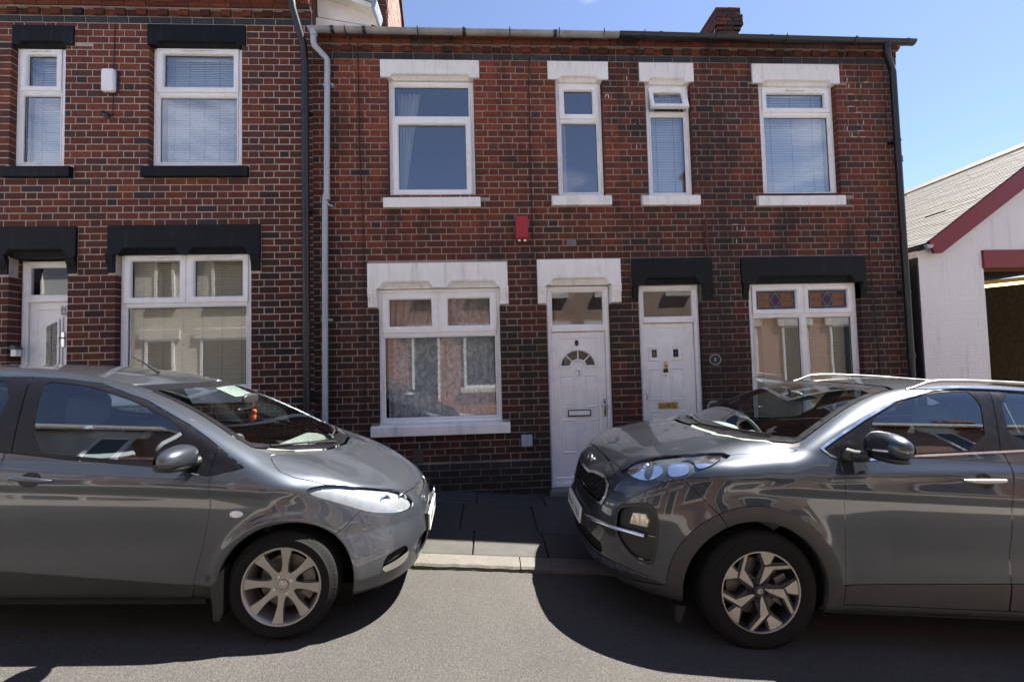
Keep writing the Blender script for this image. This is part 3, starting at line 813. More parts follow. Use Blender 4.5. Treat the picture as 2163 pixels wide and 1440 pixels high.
# old mortar smears and repairs on the end house, mostly high on the right
sm = plain('lime_smear', (.42, .38, .33), .9, var=.3, nscale=40); rs_ = random.Random(21)
for i in range(26):
    sx_, sz_ = (rs_.uniform(4.70, 5.0), rs_.uniform(4.3, 5.2)) if i < 16 else ((rs_.uniform(3.1, 3.45), rs_.uniform(2.9, 3.3)) if i < 21 else (rs_.uniform(1.75, 1.95), rs_.uniform(4.0, 5.1)))
    kz = round((5.3095-sz_)/P); sz_ = 5.3095-kz*P; g = MB(); w_ = rs_.uniform(.02, .09)
    if rs_.random() < .5: pts_ = [(sx_, sz_-.006), (sx_+w_, sz_-.004), (sx_+w_*1.1, sz_+.005), (sx_+w_*.4, sz_+.009), (sx_-.004, sz_+.005)]
    else: pts_ = [(sx_-.005, sz_+.004), (sx_+.006, sz_+.003), (sx_+.007, sz_+.05), (sx_+.002, sz_+.062), (sx_-.007, sz_+.045)]
    g.prism(pts_, -.0035, .004); g.build('mortar_smear', sm, hC)
# blackened stone blocks (jamb quoins) below the corbels
qm = plain('sooty_stone', (.055, .055, .058), .8, var=.4, nscale=20, bmp=.003)

W_, K_ = MAT['white_masonry'], MAT['black_masonry']
# ---- house A
lintel(hA, -5.51, -4.825, 5.434, 5.665, K_, [(-5.44, -4.91)]); lintel(hA, -3.985, -2.845, 5.455, 5.70, K_, [(-3.9, -2.93)])
sill(hA, -5.57, -4.815, 3.83, 3.962, K_); sill(hA, -4.02, -2.81, 3.83, 3.962, K_); sill(hA, -4.42, -2.72, 1.165, 1.296, MAT['upvc'])
lintel(hA, -5.65, -4.755, 2.9, 3.252, K_, [(-5.56, -4.83)], h=.10, py=.03); lintel(hA, -4.40, -2.675, 2.92, 3.257, K_, [(-4.28, -3.58), (-3.5, -2.80)], h=.075, py=.03)
for a, b in ((-5.65, -5.51), (-4.857, -4.757), (-4.415, -4.33), (-2.785, -2.677)): corbel(hA, a, b, 2.70, 2.9 if a < -4.5 else 2.918, K_)
w = window(hA, -5.53, -4.985, 4.0, 5.452, .075, [(-5.49, -5.025, 4.92, 5.43, 'sash', .07), (-5.485, -5.03, 4.045, 4.885, 'fixed')], transoms=[(-5.485, -5.03, 4.885, 4.925)]); vent(w, -5.36, -5.15, 5.398, .06)
blind(w, -5.47, -5.04, 4.03, 5.38, .22, MAT['blind_white'], cords=2)
w = window(hA, -3.965, -2.935, 4.0, 5.487, .075, [(-3.93, -2.965, 4.915, 5.465, 'sash', .075), (-3.92, -2.98, 4.045, 4.875, 'fixed')], transoms=[(-3.92, -2.98, 4.875, 4.92)]); vent(w, -3.64, -3.27, 5.43, .06)
blind(w, -3.90, -3.0, 4.03, 5.40, .22, MAT['blind_white'], cords=5)
w = window(hA, -4.318, -2.826, 1.30, 2.945, .075, [(-4.285, -3.585, 2.35, 2.925, 'sash', .075), (-3.56, -2.855, 2.35, 2.925, 'sash', .075), (-4.273, -2.871, 1.345, 2.315, 'fixed')], mullions=[(-3.60, -3.545, 2.33, 2.925)], transoms=[(-4.273, -2.871, 2.315, 2.36)], glass='glass_old')
vent(w, -4.1, -3.72, 2.893, .06); vent(w, -3.42, -3.03, 2.893, .06)
blind(w, -4.26, -2.88, 1.33, 2.86, .20, MAT['blind_cream'], pitch=.024, cords=6)
# ---- house B
lintel(hB, -1.243, -.033, 5.075, 5.294, W_, [(-1.13, -.14)]); lintel(hB, .826, 1.591, 5.067, 5.296, W_, [(.95, 1.47)])
sill(hB, -1.222, -.05, 3.443, 3.572, W_, .05); sill(hB, .828, 1.575, 3.456, 3.58, W_, .05); sill(hB, -1.40, .245, .704, .826, W_, .06)
lintel(hB, -1.424, .255, 2.468, 2.768, MAT['white_masonry'], [(-1.30, -.64), (-.49, .15)], h=.085, py=.03); lintel(hB, .623, 1.657, 2.478, 2.788, W_, [(.75, 1.53)], h=.09, py=.03)
for a, b, z in ((-1.424, -1.318, 2.235), (.155, .262, 2.245), (.623, .723, 2.243), (1.534, 1.658, 2.243)): corbel(hB, a, b, z, 2.464 if a < .5 else 2.474, W_)
w = window(hB, -1.16, -.11, 3.60, 5.07, .075, [(-1.115, -.155, 4.60, 5.03, 'fixed'), (-1.125, -.145, 3.635, 4.60, 'sash', .075)], transoms=[(-1.115, -.155, 4.58, 4.635)]); 
curtain(w, -1.06, -.8, 3.5, 5.05, .30, MAT['voile'], 5, .012, shape=lambda v: (-1.09, -1.02+.22*v**1.3), name='net_curtain')
w = window(hB, .932, 1.508, 3.60, 5.065, .075, [(.965, 1.475, 4.60, 5.045, 'sash', .075), (.975, 1.465, 3.645, 4.57, 'fixed')], transoms=[(.975, 1.465, 4.57, 4.615)])
curtain(w, .97, 1.08, 3.6, 5.0, .28, MAT['voile'], 3, .01, name='net_curtain')
w = window(hB, -1.315, .152, .84, 2.462, .075, [(-1.275, -.60, 1.93, 2.42, 'sash', .085), (-.565, .115, 1.93, 2.42, 'sash', .085), (-1.27, .107, .885, 1.89, 'fixed')], mullions=[(-.61, -.555, 1.91, 2.42)], transoms=[(-1.27, .107, 1.89, 1.945)], glass='glass_old')
curtain(w, -1.25, .09, .86, 1.95, .26, MAT['lace'], 15, .014, name='lace_curtain'); curtain(w, -1.25, -.3, .86, 2.4, .36, MAT['voile'], 10, .03, shape=lambda v: (-1.27, -.75+.5*v*v), name='net_curtain', seed=4)
curtain(w, .0, .1, .86, 2.4, .34, MAT['lace'], 5, .03, shape=lambda v: (-.45, .1), name='lace_curtain', seed=5)
# ---- house C
lintel(hC, 1.993, 2.694, 5.048, 5.289, W_, [(2.10, 2.60)]); lintel(hC, 3.467, 4.631, 5.038, 5.289, W_, [(3.60, 4.53)])
sill(hC, 1.958, 2.702, 3.45, 3.579, W_, .05); sill(hC, 3.451, 4.599, 3.433, 3.565, W_, .05); sill(hC, 3.24, 4.84, .475, .597, W_, .06)
lintel(hC, 1.799, 2.819, 2.464, 2.788, K_, [(1.92, 2.66)], h=.09, py=.03); lintel(hC, 3.193, 4.826, 2.458, 2.784, K_, [(3.34, 4.68)], h=.09, py=.03)
for a, b, z in ((1.80, 1.872, 2.24), (2.684, 2.823, 2.24), (3.203, 3.282, 2.24), (4.758, 4.828, 2.24)): corbel(hC, a, b, z, 2.455, K_)
w = window(hC, 2.092, 2.65, 3.60, 5.045, .075, [(2.135, 2.607, 3.635, 4.66, 'fixed')], transoms=[(2.135, 2.607, 4.66, 4.705)])
blind(w, 2.14, 2.60, 3.62, 4.98, .20, MAT['blind_white'], cords=2)
s = MB(); a, b, c, d = 2.125, 2.617, 4.70, 5.02; y = .075; wd = .065
s.ring(a, b, c, d, [(0, y+.03), (0, y-.01), (.004, y-.014), (wd-.022, y-.014), (wd-.004, y+.006), (wd, y+.02), (wd, y+.03), (0, y+.03)])
so = s.build('sash', MAT['upvc'], w); tag(so, 'top-hung sash standing open')
p = MB(); p.add([(a+wd, y+.018, c+wd), (b-wd, y+.018, c+wd), (b-wd, y+.018, d-wd), (a+wd, y+.018, d-wd)], [(0, 1, 2, 3)]); pn = p.build('pane', MAT['glass'], w)
for o in (so, pn): rot_about(o, (0, y-.01, d), 'X', math.radians(-17))
k = MB(); k.tube([(2.60, .04, 4.72), (2.605, .10, 4.74)], .006, 6); k.box(2.2, 2.52, .055, .07, 4.705, 4.722); k.build('window_stay', MAT['black_plastic'], w)
w = window(hC, 3.597, 4.58, 3.60, 5.038, .075, [(3.63, 4.547, 4.70, 5.02, 'sash', .07), (3.64, 4.537, 3.635, 4.66, 'fixed')], transoms=[(3.64, 4.537, 4.66, 4.715)]); vent(w, 3.95, 4.2, 4.985, .06)
blind(w, 3.66, 4.52, 3.62, 4.97, .20, MAT['blind_white'], cords=3)
w = window(hC, 3.33, 4.75, .60, 2.452, .075, [(3.37, 4.02, 2.07, 2.43, 'sash', .065), (4.06, 4.71, 2.07, 2.43, 'sash', .065), (3.375, 4.015, .645, 2.035, 'fixed'), (4.065, 4.705, .645, 2.035, 'fixed')], mullions=[(4.005, 4.075, .645, 2.43)], transoms=[(3.375, 4.705, 2.035, 2.08)], glass='glass_old')
blind(w, 3.39, 4.69, .65, 2.04, .22, MAT['blind_cream'], cords=4)
# stained glass in the two top lights
am = plain('amber_glass', (.22, .085, .03), .15, var=.4, nscale=30); pm = plain('purple_glass', (.045, .008, .07), .12); lm = plain('lead_came', (.16, .19, .24), .5); gm_ = plain('dark_leaded_glass', (.03, .034, .045), .12)
for (a, b) in ((3.435, 3.955), (4.125, 4.645)):
    c, d = 2.135, 2.365; y = .1035; xm, zm = (a+b)/2, (c+d)/2
    g = MB(); g.box(a, b, y, y+.003, c, d); st = g.build('stained_glass', gm_, w)
    for (q0, q1, r0, r1) in ((a+.03, xm-.075, zm+.012, d-.04), (xm+.075, b-.03, zm+.012, d-.04), (a+.03, xm-.075, c+.04, zm-.012), (xm+.075, b-.03, c+.04, zm-.012)):
        g = MB(); g.box(q0, q1, y-.002, y-.0003, r0, r1); g.build('amber_pane', am, w)
    g = MB(); h_ = .07; g.prism([(xm-h_*.8, zm), (xm, zm-h_), (xm+h_*.8, zm), (xm, zm+h_)], y-.003, y-.0005); g.build('purple_diamond', pm, w)
    g = MB()
    def bar(p, q, wd=.0035):
        d_ = Vector((q[0]-p[0], q[1]-p[1])).normalized(); n_ = (-d_.y*wd, d_.x*wd)
        g.prism([(p[0]+n_[0], p[1]+n_[1]), (q[0]+n_[0], q[1]+n_[1]), (q[0]-n_[0], q[1]-n_[1]), (p[0]-n_[0], p[1]-n_[1])], y-.008, y-.004)
    D_ = [(xm-h_, zm), (xm, zm-h_*1.25), (xm+h_, zm), (xm, zm+h_*1.25)]
    for i in range(4): bar(D_[i], D_[(i+1) % 4], .005)
    bar((a, zm), (xm-h_, zm)); bar((xm+h_, zm), (b, zm)); bar((xm, d), (xm, zm+h_)); bar((xm, c), (xm, zm-h_)); bar((a, d-.03), (b, d-.03)); bar((a, c+.03), (b, c+.03)); bar((a+.03, c), (a+.03, d)); bar((b-.03, c), (b-.03, d))
    g.build('lead_came', lm, w)
for f, a, b in ((hA, -7.2, -2.2), (hB, -2.0, 1.62), (hC, 1.78, 5.3)):
    room(f, a, b, 3.3, 5.3, .25); room(f, a, b, -.4, 2.75, .36)
MAT['roomdark'] = MAT['interior']

# jamb blocks of sooty blue brick beside ground-floor openings
mb = MB(); rr = random.Random(9)

# ------------------------------------------------------------------ doors
def panel(mb, a, b, c, d, y):
    mb.ring(a, b, c, d, [(0, y), (.004, y-.008), (.012, y-.010), (.022, y-.002), (.03, y+.002), (.036, y-.006), (.04, y-.006)], fill=True)
def door_frame(house, x0, x1, z0, z1, y, head=2.0, fan=(1.98, 2.35)):
    mb = MB(); FRW = .055
    mb.ring(x0, x1, z0-.2, z1, [(0, y+.08), (0, y), (.012, y-.006), (.028, y-.006), (.034, y), (FRW-.01, y), (FRW, y+.012), (FRW, y+.08)])
    mb.cbox(x0+FRW, x1-FRW, y, y+.07, head, fan[0]-.0, .006)
    o = mb.build('door_frame', MAT['upvc'], house)
    p = MB(); a, b = x0+FRW, x1-FRW
    s = MB(); s.ring(a, b, fan[0], z1-FRW, [(0, y+.03), (0, y+.008), (.01, y+.008), (.02, y+.02), (.022, y+.04)]); s.build('glazing_bead', MAT['upvc'], o)
    p.add([(a+.02, y+.035, fan[0]+.02), (b-.02, y+.035, fan[0]+.02), (b-.02, y+.035, z1-FRW-.02), (a+.02, y+.035, z1-FRW-.02)], [(0, 1, 2, 3)]); p.build('pane', MAT['glass_old'], o)
    return o
# middle door
o = door_frame(hB, .735, 1.525, .05, 2.47, .09, 1.905, (1.975, 0))
dx0, dx1, dz0, dz1, dy = .795, 1.465, .02, 1.90, .125
lf = MB(); lf.ring(dx0, dx1, dz0, dz1, [(0, dy+.04), (0, dy), (.004, dy-.003), (.075, dy-.003), (.085, dy+.004), (.09, dy+.004)], fill=True)
xm = 1.12
for (a, b, c, d) in ((.89, 1.066, .958, 1.362), (1.187, 1.352, .958, 1.362), (.895, 1.072, .40, .813), (1.187, 1.356, .40, .813)): panel(lf, a, b, c, d, dy+.004)
leaf = lf.build('door', MAT['upvc'], hB); tag(leaf, 'white panelled door with half-round glass')
lf = MB(); lf.cbox(dx0-.01, dx1+.01, .095, .16, .0, .05, .004); lf.cbox(dx0, dx1, .112, .16, .05, .11, .004); lf.build('weather_bar', MAT['upvc'], leaf)
sun_ = MB(); xc, zc = 1.118, 1.468; R = .228; th = [math.pi*i/20 for i in range(21)]
# half-round moulding
pts = [(xc-R, dy-.004, zc)]+[(xc-R*math.cos(t), dy-.004, zc+R*.93*math.sin(t)) for t in th[1:-1]]+[(xc+R, dy-.004, zc)]
sun_.tube(pts, .016, 8)
pts2 = [(xc-R*.42*math.cos(t), dy-.006, zc+R*.36*math.sin(t)) for t in th]
sun_.tube([(xc-R, dy-.004, zc), (xc-R*.42, dy-.004, zc)], .014, 8); sun_.tube([(xc+R, dy-.004, zc), (xc+R*.42, dy-.004, zc)], .014, 8); sun_.tube(pts2, .013, 8)
for t in (math.pi*.25, math.pi*.5, math.pi*.75):
    sun_.tube([(xc-R*.42*math.cos(t), dy-.004, zc+R*.36*math.sin(t)), (xc-R*.93*math.cos(t), dy-.004, zc+R*.87*math.sin(t))], .008, 6)
sun_.build('sunburst_moulding', MAT['upvc'], leaf, smooth=True)
g = MB(); gp = [(xc-R*.93*math.cos(t), zc+R*.86*math.sin(t)) for t in th]+[(xc+R*.42*math.cos(t), zc+R*.36*math.sin(t)) for t in th]
g.add([(a, dy-.001, b) for a, b in gp], [(i, i+1, 40-i, 41-i) for i in range(20)]); g.build('door_glass', plain('dark_glass', (.02, .025, .024), .08, coat=.3), leaf)
g = MB(); g.disc((1.108, dy-.004, 1.762), (0, -1, 0), [(.022, 0), (.022, .012), (.016, .018), (.001, .018)], 16); g.v = [(a, b, 1.762+(c-1.762)*1.7) for a, b, c in g.v]; g.build('door_number', MAT['seal'], leaf, smooth=True)
g = MB(); g.tube([(1.122+.022*math.sin(t), dy-.018, 1.395+.035*math.cos(t)) for t in [6.283*i/16 for i in range(17)]], .006, 8, cap=False); g.disc((1.122, dy-.004, 1.43), (0, -1, 0), [(.016, 0), (.016, .016), (.001, .02)], 12); g.disc((1.122, dy-.004, 1.355), (0, -1, 0), [(.01, 0), (.01, .01), (.001, .012)], 12); g.build('knocker', MAT['chrome'], leaf, smooth=True)
g = MB(); g.ring(.972, 1.26, .85, .934, [(0, dy-.002), (0, dy-.012), (.012, dy-.012), (.014, dy-.004)]); lb = g.build('letterbox', MAT['seal'], leaf)
g = MB(); g.cbox(.986, 1.246, dy-.016, dy, .864, .92, .004); g.build('letterbox_flap', MAT['upvc'], lb)
g = MB(); g.cbox(1.428, 1.452, dy-.012, dy, .84, 1.06, .004); hd = g.build('door_handle', MAT['chrome'], leaf); g = MB(); g.tube([(1.44, dy-.012, .985), (1.44, dy-.045, .985), (1.375, dy-.048, .98)], .008, 8); g.build('lever', MAT['chrome'], hd, smooth=True); g = MB(); g.disc((1.44, dy-.012, .88), (0, -1, 0), [(.011, 0), (.011, .006), (.001, .006)], 12); g.build('lock', MAT['seal'], hd)
g = MB(); g.cbox(.70, 1.56, -.06, .3, -.16, .0, .01); g.build('door_step', plain('concrete', (.16, .15, .14), .85, bmp=.004, bscale=60, grime=.3), hB)
# right door
o = door_frame(hC, 1.90, 2.675, -.05, 2.465, .09, 1.99, (2.05, 0))
dx0, dx1, dz0, dz1, dy = 1.957, 2.61, -.16, 1.985, .125
lf = MB(); lf.ring(dx0, dx1, dz0, dz1, [(0, dy+.04), (0, dy), (.004, dy-.003), (.055, dy-.003), (.062, dy+.002), (.066, dy+.002)], fill=True)
xm = 2.240
for (a, b, c, d) in ((2.015, 2.19, 1.016, 1.42), (2.29, 2.472, 1.016, 1.42), (2.018, 2.185, .42, .884), (2.284, 2.475, .42, .884)): panel(lf, a, b, c, d, dy+.002)
for a in (2.018, 2.295): lf.ring(a, a+.155, 1.51, 1.70, [(0, dy+.002), (.004, dy-.008), (.014, dy-.01), (.03, dy-.002), (.034, dy-.008), (.042, dy-.008), (.046, dy)])
leaf = lf.build('door', MAT['upvc'], hC); tag(leaf, 'white panelled door with two small square panes')
g = MB()
for a in (2.018, 2.295): g.box(a+.044, a+.111, dy-.001, dy+.002, 1.556, 1.654)
g.build('door_glass', bpy.data.materials['dark_glass'], leaf)
g = MB()
for a in (2.018, 2.295): g.tube([(a+.077, dy-.004, 1.556), (a+.077, dy-.004, 1.654)], .003, 6); g.tube([(a+.046, dy-.004, 1.605), (a+.108, dy-.004, 1.605)], .003, 6)
g.build('lead_came', lm, leaf)
g = MB(); g.disc((xm-.005, dy-.004, 1.467), (0, -1, 0), [(.02, 0), (.022, .012), (.014, .022), (.001, .024)], 14); g.v = [(a, b, 1.467+(c-1.467)*1.9) for a, b, c in g.v]; kn = g.build('knocker', MAT['brass'], leaf, smooth=True)
g = MB(); g.tube([(xm-.005+.018*math.sin(t), dy-.026, 1.44+.026*math.cos(t)) for t in [6.283*i/14 for i in range(15)]], .005, 6, cap=False); g.build('knocker_ring', MAT['brass'], kn, smooth=True)
g = MB(); g.cbox(xm-.036, xm+.024, dy-.01, dy, 1.362, 1.412, .003); g.build('door_number', MAT['seal'], leaf)
g = MB(); g.disc((xm-.005, dy, 1.326), (0, -1, 0), [(.014, 0), (.014, .008), (.001, .01)], 12); g.build('spyhole', MAT['brass'], leaf, smooth=True)
g = MB(); g.ring(2.12, 2.372, .912, .988, [(0, dy-.002), (.003, dy-.012), (.012, dy-.012), (.014, dy-.008), (.016, dy-.010)], fill=True); lb = g.build('letterbox', MAT['brass'], leaf)
g = MB(); g.tube([(2.15, dy-.012, .95), (2.15, dy-.02, .95)], .008, 8); g.build('letterbox_knob', MAT['brass'], lb)
g = MB(); g.tube([(1.965, dy-.02, 1.03), (1.98, dy-.035, 1.06), (1.98, dy-.035, 1.10), (1.965, dy-.02, 1.135)], .006, 6); g.build('door_handle', MAT['chrome'], leaf, smooth=True)
g = MB(); g.cbox(1.86, 2.72, -.06, .3, -.36, -.16, .01); g.build('door_step', bpy.data.materials['concrete'], hC)
# left door, set back
o = door_frame(hA, -5.503, -4.80, .5, 2.885, .15, 2.40, (2.47, 0))
dx0, dx1, dz0, dz1, dy = -5.44, -4.86, .3, 2.40, .185
lf = MB(); lf.ring(dx0, dx1, dz0, dz1, [(0, dy+.04), (0, dy), (.004, dy-.003), (.085, dy-.003), (.095, dy+.006), (.10, dy+.006)], fill=True)
leaf = lf.build('door', MAT['upvc'], hA); tag(leaf, 'white door with an angled leaded glass')
g = MB(); g.prism([(-5.265, 1.10), (-5.10, 1.10), (-5.10, 2.20), (-5.265, 2.13)], dy-.012, dy-.002); gb = g.build('glass_surround', MAT['upvc'], leaf)
g = MB(); g.prism([(-5.24, 1.12), (-5.125, 1.12), (-5.125, 2.165), (-5.24, 2.11)], dy-.016, dy-.0125); g.build('door_glass', bpy.data.materials['dark_glass'], leaf)
g = MB()
for z in (1.25, 1.37, 1.49, 1.61, 1.73, 1.85, 1.97, 2.08): g.box(-5.24, -5.125, dy-.019, dy-.0165, z-.002, z+.002)
g.box(-5.184, -5.180, dy-.0195, dy-.017, 1.12, 2.13); g.build('lead_came', lm, leaf)
g = MB(); g.cbox(-5.085, -5.065, dy-.010, dy-.002, 1.1, 2.22, .003); g.build('moulding', MAT['upvc'], leaf)
g = MB(); g.cbox(-5.085, -4.985, dy-.014, dy, 2.245, 2.35, .004); pl = g.build('number_plaque', plain('plaque', (.3, .3, .31), .5), leaf)
g = MB(); g.tube([(x_-5.035, dy-.018, z_+2.30) for x_, z_ in ((-.022, .035), (.024, .035), (.026, -.01), (.014, -.032), (-.006, -.032), (-.014, -.012), (.002, -.002))], .006, 6); g.build('number', MAT['upvc'], pl)
g = MB(); g.cbox(-5.075, -5.04, dy-.014, dy, 1.86, 2.04, .004); hd = g.build('door_handle', MAT['chrome'], leaf); g = MB(); g.tube([(-5.057, dy-.015, 1.97), (-5.057, dy-.05, 1.97), (-5.00, dy-.052, 1.965)], .008, 8); g.build('lever', MAT['seal'], hd, smooth=True)

# ------------------------------------------------------------------ gutters and downpipes
BP, GP = MAT['black_plastic'], MAT['grey_plastic']
gm = gutter(hB, -2.03, 1.69, 5.548, 5.53, -.185, .048, MAT['old_gutter'], 'weathered grey gutter', joints=(-1.75, -1.38, -.2, .9))
gutter(hC, 1.69, 5.50, 5.535, 5.487, -.185, .052, BP, 'black gutter', joints=(2.2, 3.6, 4.7, 5.38))
for x in (-1.6, -.75, -.2, .35, .95, 1.5): bracket(hB, x, -.185, 5.54, .048, BP)
for x in (2.0, 2.9, 3.8, 4.7): bracket(hC, x, -.185, 5.53-(x-1.7)*.0127, .052, BP)
gutter(hA, -7.4, -2.1, 6.04, 6.04, -.26, .06, BP)
pipe(hA, 'downpipe', [(-2.20, -.27, 6.4), (-2.20, -.27, 5.9), (-2.18, -.26, 5.72), (-2.12, -.11, 5.40), (-2.115, -.085, 5.2), (-2.115, -.085, .05)], .041, BP, collars=((-2.2, -.27, 5.95), (-2.115, -.085, 2.0)), clips=((-2.115, -.085, 4.6), (-2.115, -.085, 3.4), (-2.115, -.085, 1.2)))
pipe(hB, 'downpipe', [(-1.975, -.185, 5.51), (-1.975, -.185, 5.37), (-1.972, -.182, 5.345), (-1.87, -.085, 5.265), (-1.855, -.075, 5.235), (-1.855, -.075, 5.2), (-1.875, -.075, 3.6), (-1.895, -.075, 3.55), (-1.92, -.075, .05)], .034, GP, collars=((-1.975, -.185, 5.49), (-1.878, -.075, 3.56)), clips=((-1.88, -.075, 3.47), (-1.9, -.075, 2.1), (-1.856, -.075, 4.95)))
pipe(hC, 'downpipe', [(5.14, -.185, 5.46), (5.14, -.185, 5.33), (5.145, -.18, 5.30), (5.28, -.085, 5.20), (5.30, -.08, 5.15), (5.30, -.08, -.2)], .038, BP, collars=((5.14, -.185, 5.43), (5.30, -.08, 4.0), (5.30, -.08, 1.5)), clips=((5.30, -.08, 4.25), (5.30, -.08, 2.3)))
# cables
def cable(h, pts, r=.005, nm='cable', mat=None):
    mb = MB(); mb.tube(pts, r, 6); return mb.build(nm, mat or MAT['cable'], h)
cable(hB, [(-1.50, -.05, 5.5), (-1.51, -.008, 5.3), (-1.505, -.008, 4.2), (-1.47, -.008, 3.2), (-1.475, -.008, 1.5), (-1.475, -.008, .9)])
cable(hB, [(.70, -.12, 5.55), (.68, -.07, 5.40), (.60, -.01, 5.34), (.585, -.008, 5.0), (.575, -.008, 4.0), (.58, -.008, 3.2), (.575, -.008, 2.8)])
cable(hC, [(4.93, -.008, 3.3), (4.90, -.008, 2.8), (4.93, -.008, 2.0), (4.98, -.008, .6)]); cable(hC, [(1.36, -.008, 5.34), (1.4, -.012, 5.34)])
cable(hC, [(2.765, -.02, 3.28), (2.78, -.02, 2.795)], .013, 'waste_pipe', MAT['copper'])
cable(hA, [(-4.36, -.01, 5.70), (-4.37, -.01, 5.16)]); cable(hA, [(-4.37, -.01, 4.85), (-4.37, -.012, 4.6), (-4.41, -.012, 4.56)])
# copper strap bits under eaves
def hook(x, z): cable(hB, [(x-.02, -.03, z), (x-.01, -.035, z+.03), (x+.02, -.03, z+.03), (x+.025, -.03, z-.01)], .004, 'cable_hook', MAT['upvc'])
hook(1.56, 4.83)

# ------------------------------------------------------------------ wall-mounted boxes
def rounded_box(name, x0, x1, y0, y1, z0, z1, mat, rad=.02, parent=None):
    mb = MB(); mb.box(x0, x1, y0, y1, z0, z1); o = mb.build(name, mat, parent)
    bv = o.modifiers.new('b', 'BEVEL'); bv.width = rad; bv.segments = 4; o.data.polygons.foreach_set('use_smooth', [True]*6); return o
al = empty('alarm_box', (-4.40, 0, 4.85)); tag(al, 'white alarm box between the two upper windows with black lintels', 'alarm box')
o = rounded_box('cover', -4.475, -4.325, -.07, -.004, 4.845, 5.125, MAT['upvc'], .028, None); o.parent = al; o.matrix_parent_inverse = Matrix.Translation(-al.location)
o = rounded_box('back_plate', -4.46, -4.31, -.02, .006, 4.855, 5.125, MAT['black_plastic'], .012); o.parent = al; o.matrix_parent_inverse = Matrix.Translation(-al.location)
sl = MB(); sl.tube([(-4.46, -.01, 4.585), (-4.43, -.06, 4.575), (-4.39, -.075, 4.545), (-4.375, -.06, 4.51)], .03, 10, rs=[.02, .035, .032, .012]); tag(sl.build('sensor_light', MAT['black_plastic'], smooth=True), 'small black sensor lamp on the bricks below the white alarm box', 'sensor lamp')
rb = MB(); rb.cbox(.372, .522, -.075, -.0, 3.035, 3.325, .014); o = rb.build('alarm_box', MAT['red_plastic']); tag(o, 'red rectangular alarm box on the bricks above and left of the half-round glass door', 'alarm box')
rb = MB(); rb.disc((.41, -.045, 3.03), (0, 0, -1), [(.02, 0), (.018, .018), (.001, .02)], 12); rb.disc((.48, -.045, 3.03), (0, 0, -1), [(.02, 0), (.018, .018), (.001, .02)], 12); k = rb.build('underside_lamp', MAT['upvc'], smooth=True); k.parent = o
o = rounded_box('meter_box', .372, .505, -.045, 0, .53, .67, plain('meter_grey', (.30, .36, .42), .5), .008); tag(o, 'small grey square box low on the bricks left of the half-round glass door', 'junction box')
g = MB(); g.disc((.44, -.046, .60), (0, -1, 0), [(.006, 0), (.005, .004), (.001, .004)], 10); k = g.build('screw', MAT['seal']); k.parent = o
g = MB(); g.cbox(-.925, -.80, -.012, .02, .375, .545, .006); o = g.build('air_brick_cover', plain('brown_plate', (.07, .055, .055), .7)); o.parent = hB
g = MB(); g.cbox(1.0, 1.12, -.006, .01, 2.965, 3.035, .006); o = g.build('patch_repair', plain('grey_patch', (.16, .19, .18), .8, var=.3)); o.parent = hB
op = empty('number_plaque', (2.81, 0, 1.51)); tag(op, 'oval black house plaque with pale rim beside the door with brass letterbox', 'house plaque')
g = MB(); g.disc((0, 0, 0), (0, -1, 0), [(.078, 0), (.078, .012), (.066, .016), (.001, .016)], 28); g.v = [(a, b, c*.88) for a, b, c in g.v]; k = g.build('plate', MAT['seal'], op, smooth=40)
g = MB(); g.tube([(.070*math.sin(t), -.017, .062*math.cos(t)) for t in [6.283*i/28 for i in range(29)]], .005, 6, cap=False); g.build('rim', MAT['grey_plastic'], op, smooth=True)
g = MB(); g.disc((0, -.016, 0), (0, -1, 0), [(.010, 0), (.008, .004), (.001, .004)], 10); g.v = [(a, b, c*2.6) for a, b, c in g.v]; g.build('emblem', MAT['grey_plastic'], op)
kb = empty('key_safe', (-5.47, .05, 1.86)); tag(kb, 'small black and white lantern-shaped key safe on the bricks left of the recessed door', 'key safe')
g = MB(); g.cbox(-.02, .04, -.03, .03, -.10, -.02, .004); g.build('case', MAT['upvc'], kb); g = MB(); g.prism([(-.045, -.02), (.07, -.02), (.03, .02), (.0, .03), (-.02, .02)], -.04, .03); g.build('hood', MAT['black_plastic'], kb)

# ------------------------------------------------------------------ roofs, side walls and what stands above the gutters
def roof(h, x0, x1, z, name='roof', ridge=2.3, mat=None):
    mb = MB(); mb.add([(x0, -.16, z), (x1, -.16, z), (x1, 4, z+ridge), (x0, 4, z+ridge), (x1, 8.2, z), (x0, 8.2, z)], [(0, 1, 2, 3), (3, 2, 4, 5)])
    mb.add([(x0, -.16, z), (x0, 4, z+ridge), (x0, 8.2, z)], [(0, 1, 2)]); mb.add([(x1, -.16, z), (x1, 4, z+ridge), (x1, 8.2, z)], [(0, 1, 2)])
    mb.build(name, mat or MAT['slate'], h)
roof(hA, -7.4, -2.1, 6.05); roof(hB, -2.0, XB, 5.545); roof(hC, XB, 5.44, 5.53)
for h, a, b, z in ((hA, -7.4, -2.09, 6.0), (hB, -2.05, 1.69, 5.5), (hC, 1.71, XC-.004, 5.5)):
    mb = MB(); mb.add([(a, .12, -1.0), (a, 8, -1.0), (b, 8, -1.0), (b, .12, -1.0), (a, .12, z), (a, 8, z), (b, 8, z), (b, .12, z)], [(0, 1, 5, 4), (1, 2, 6, 5), (2, 3, 7, 6)])
    mb.build('side_wall', MBk[1] if False else plain('side_brick', (.09, .035, .025), .85, var=.3, nscale=18), h)

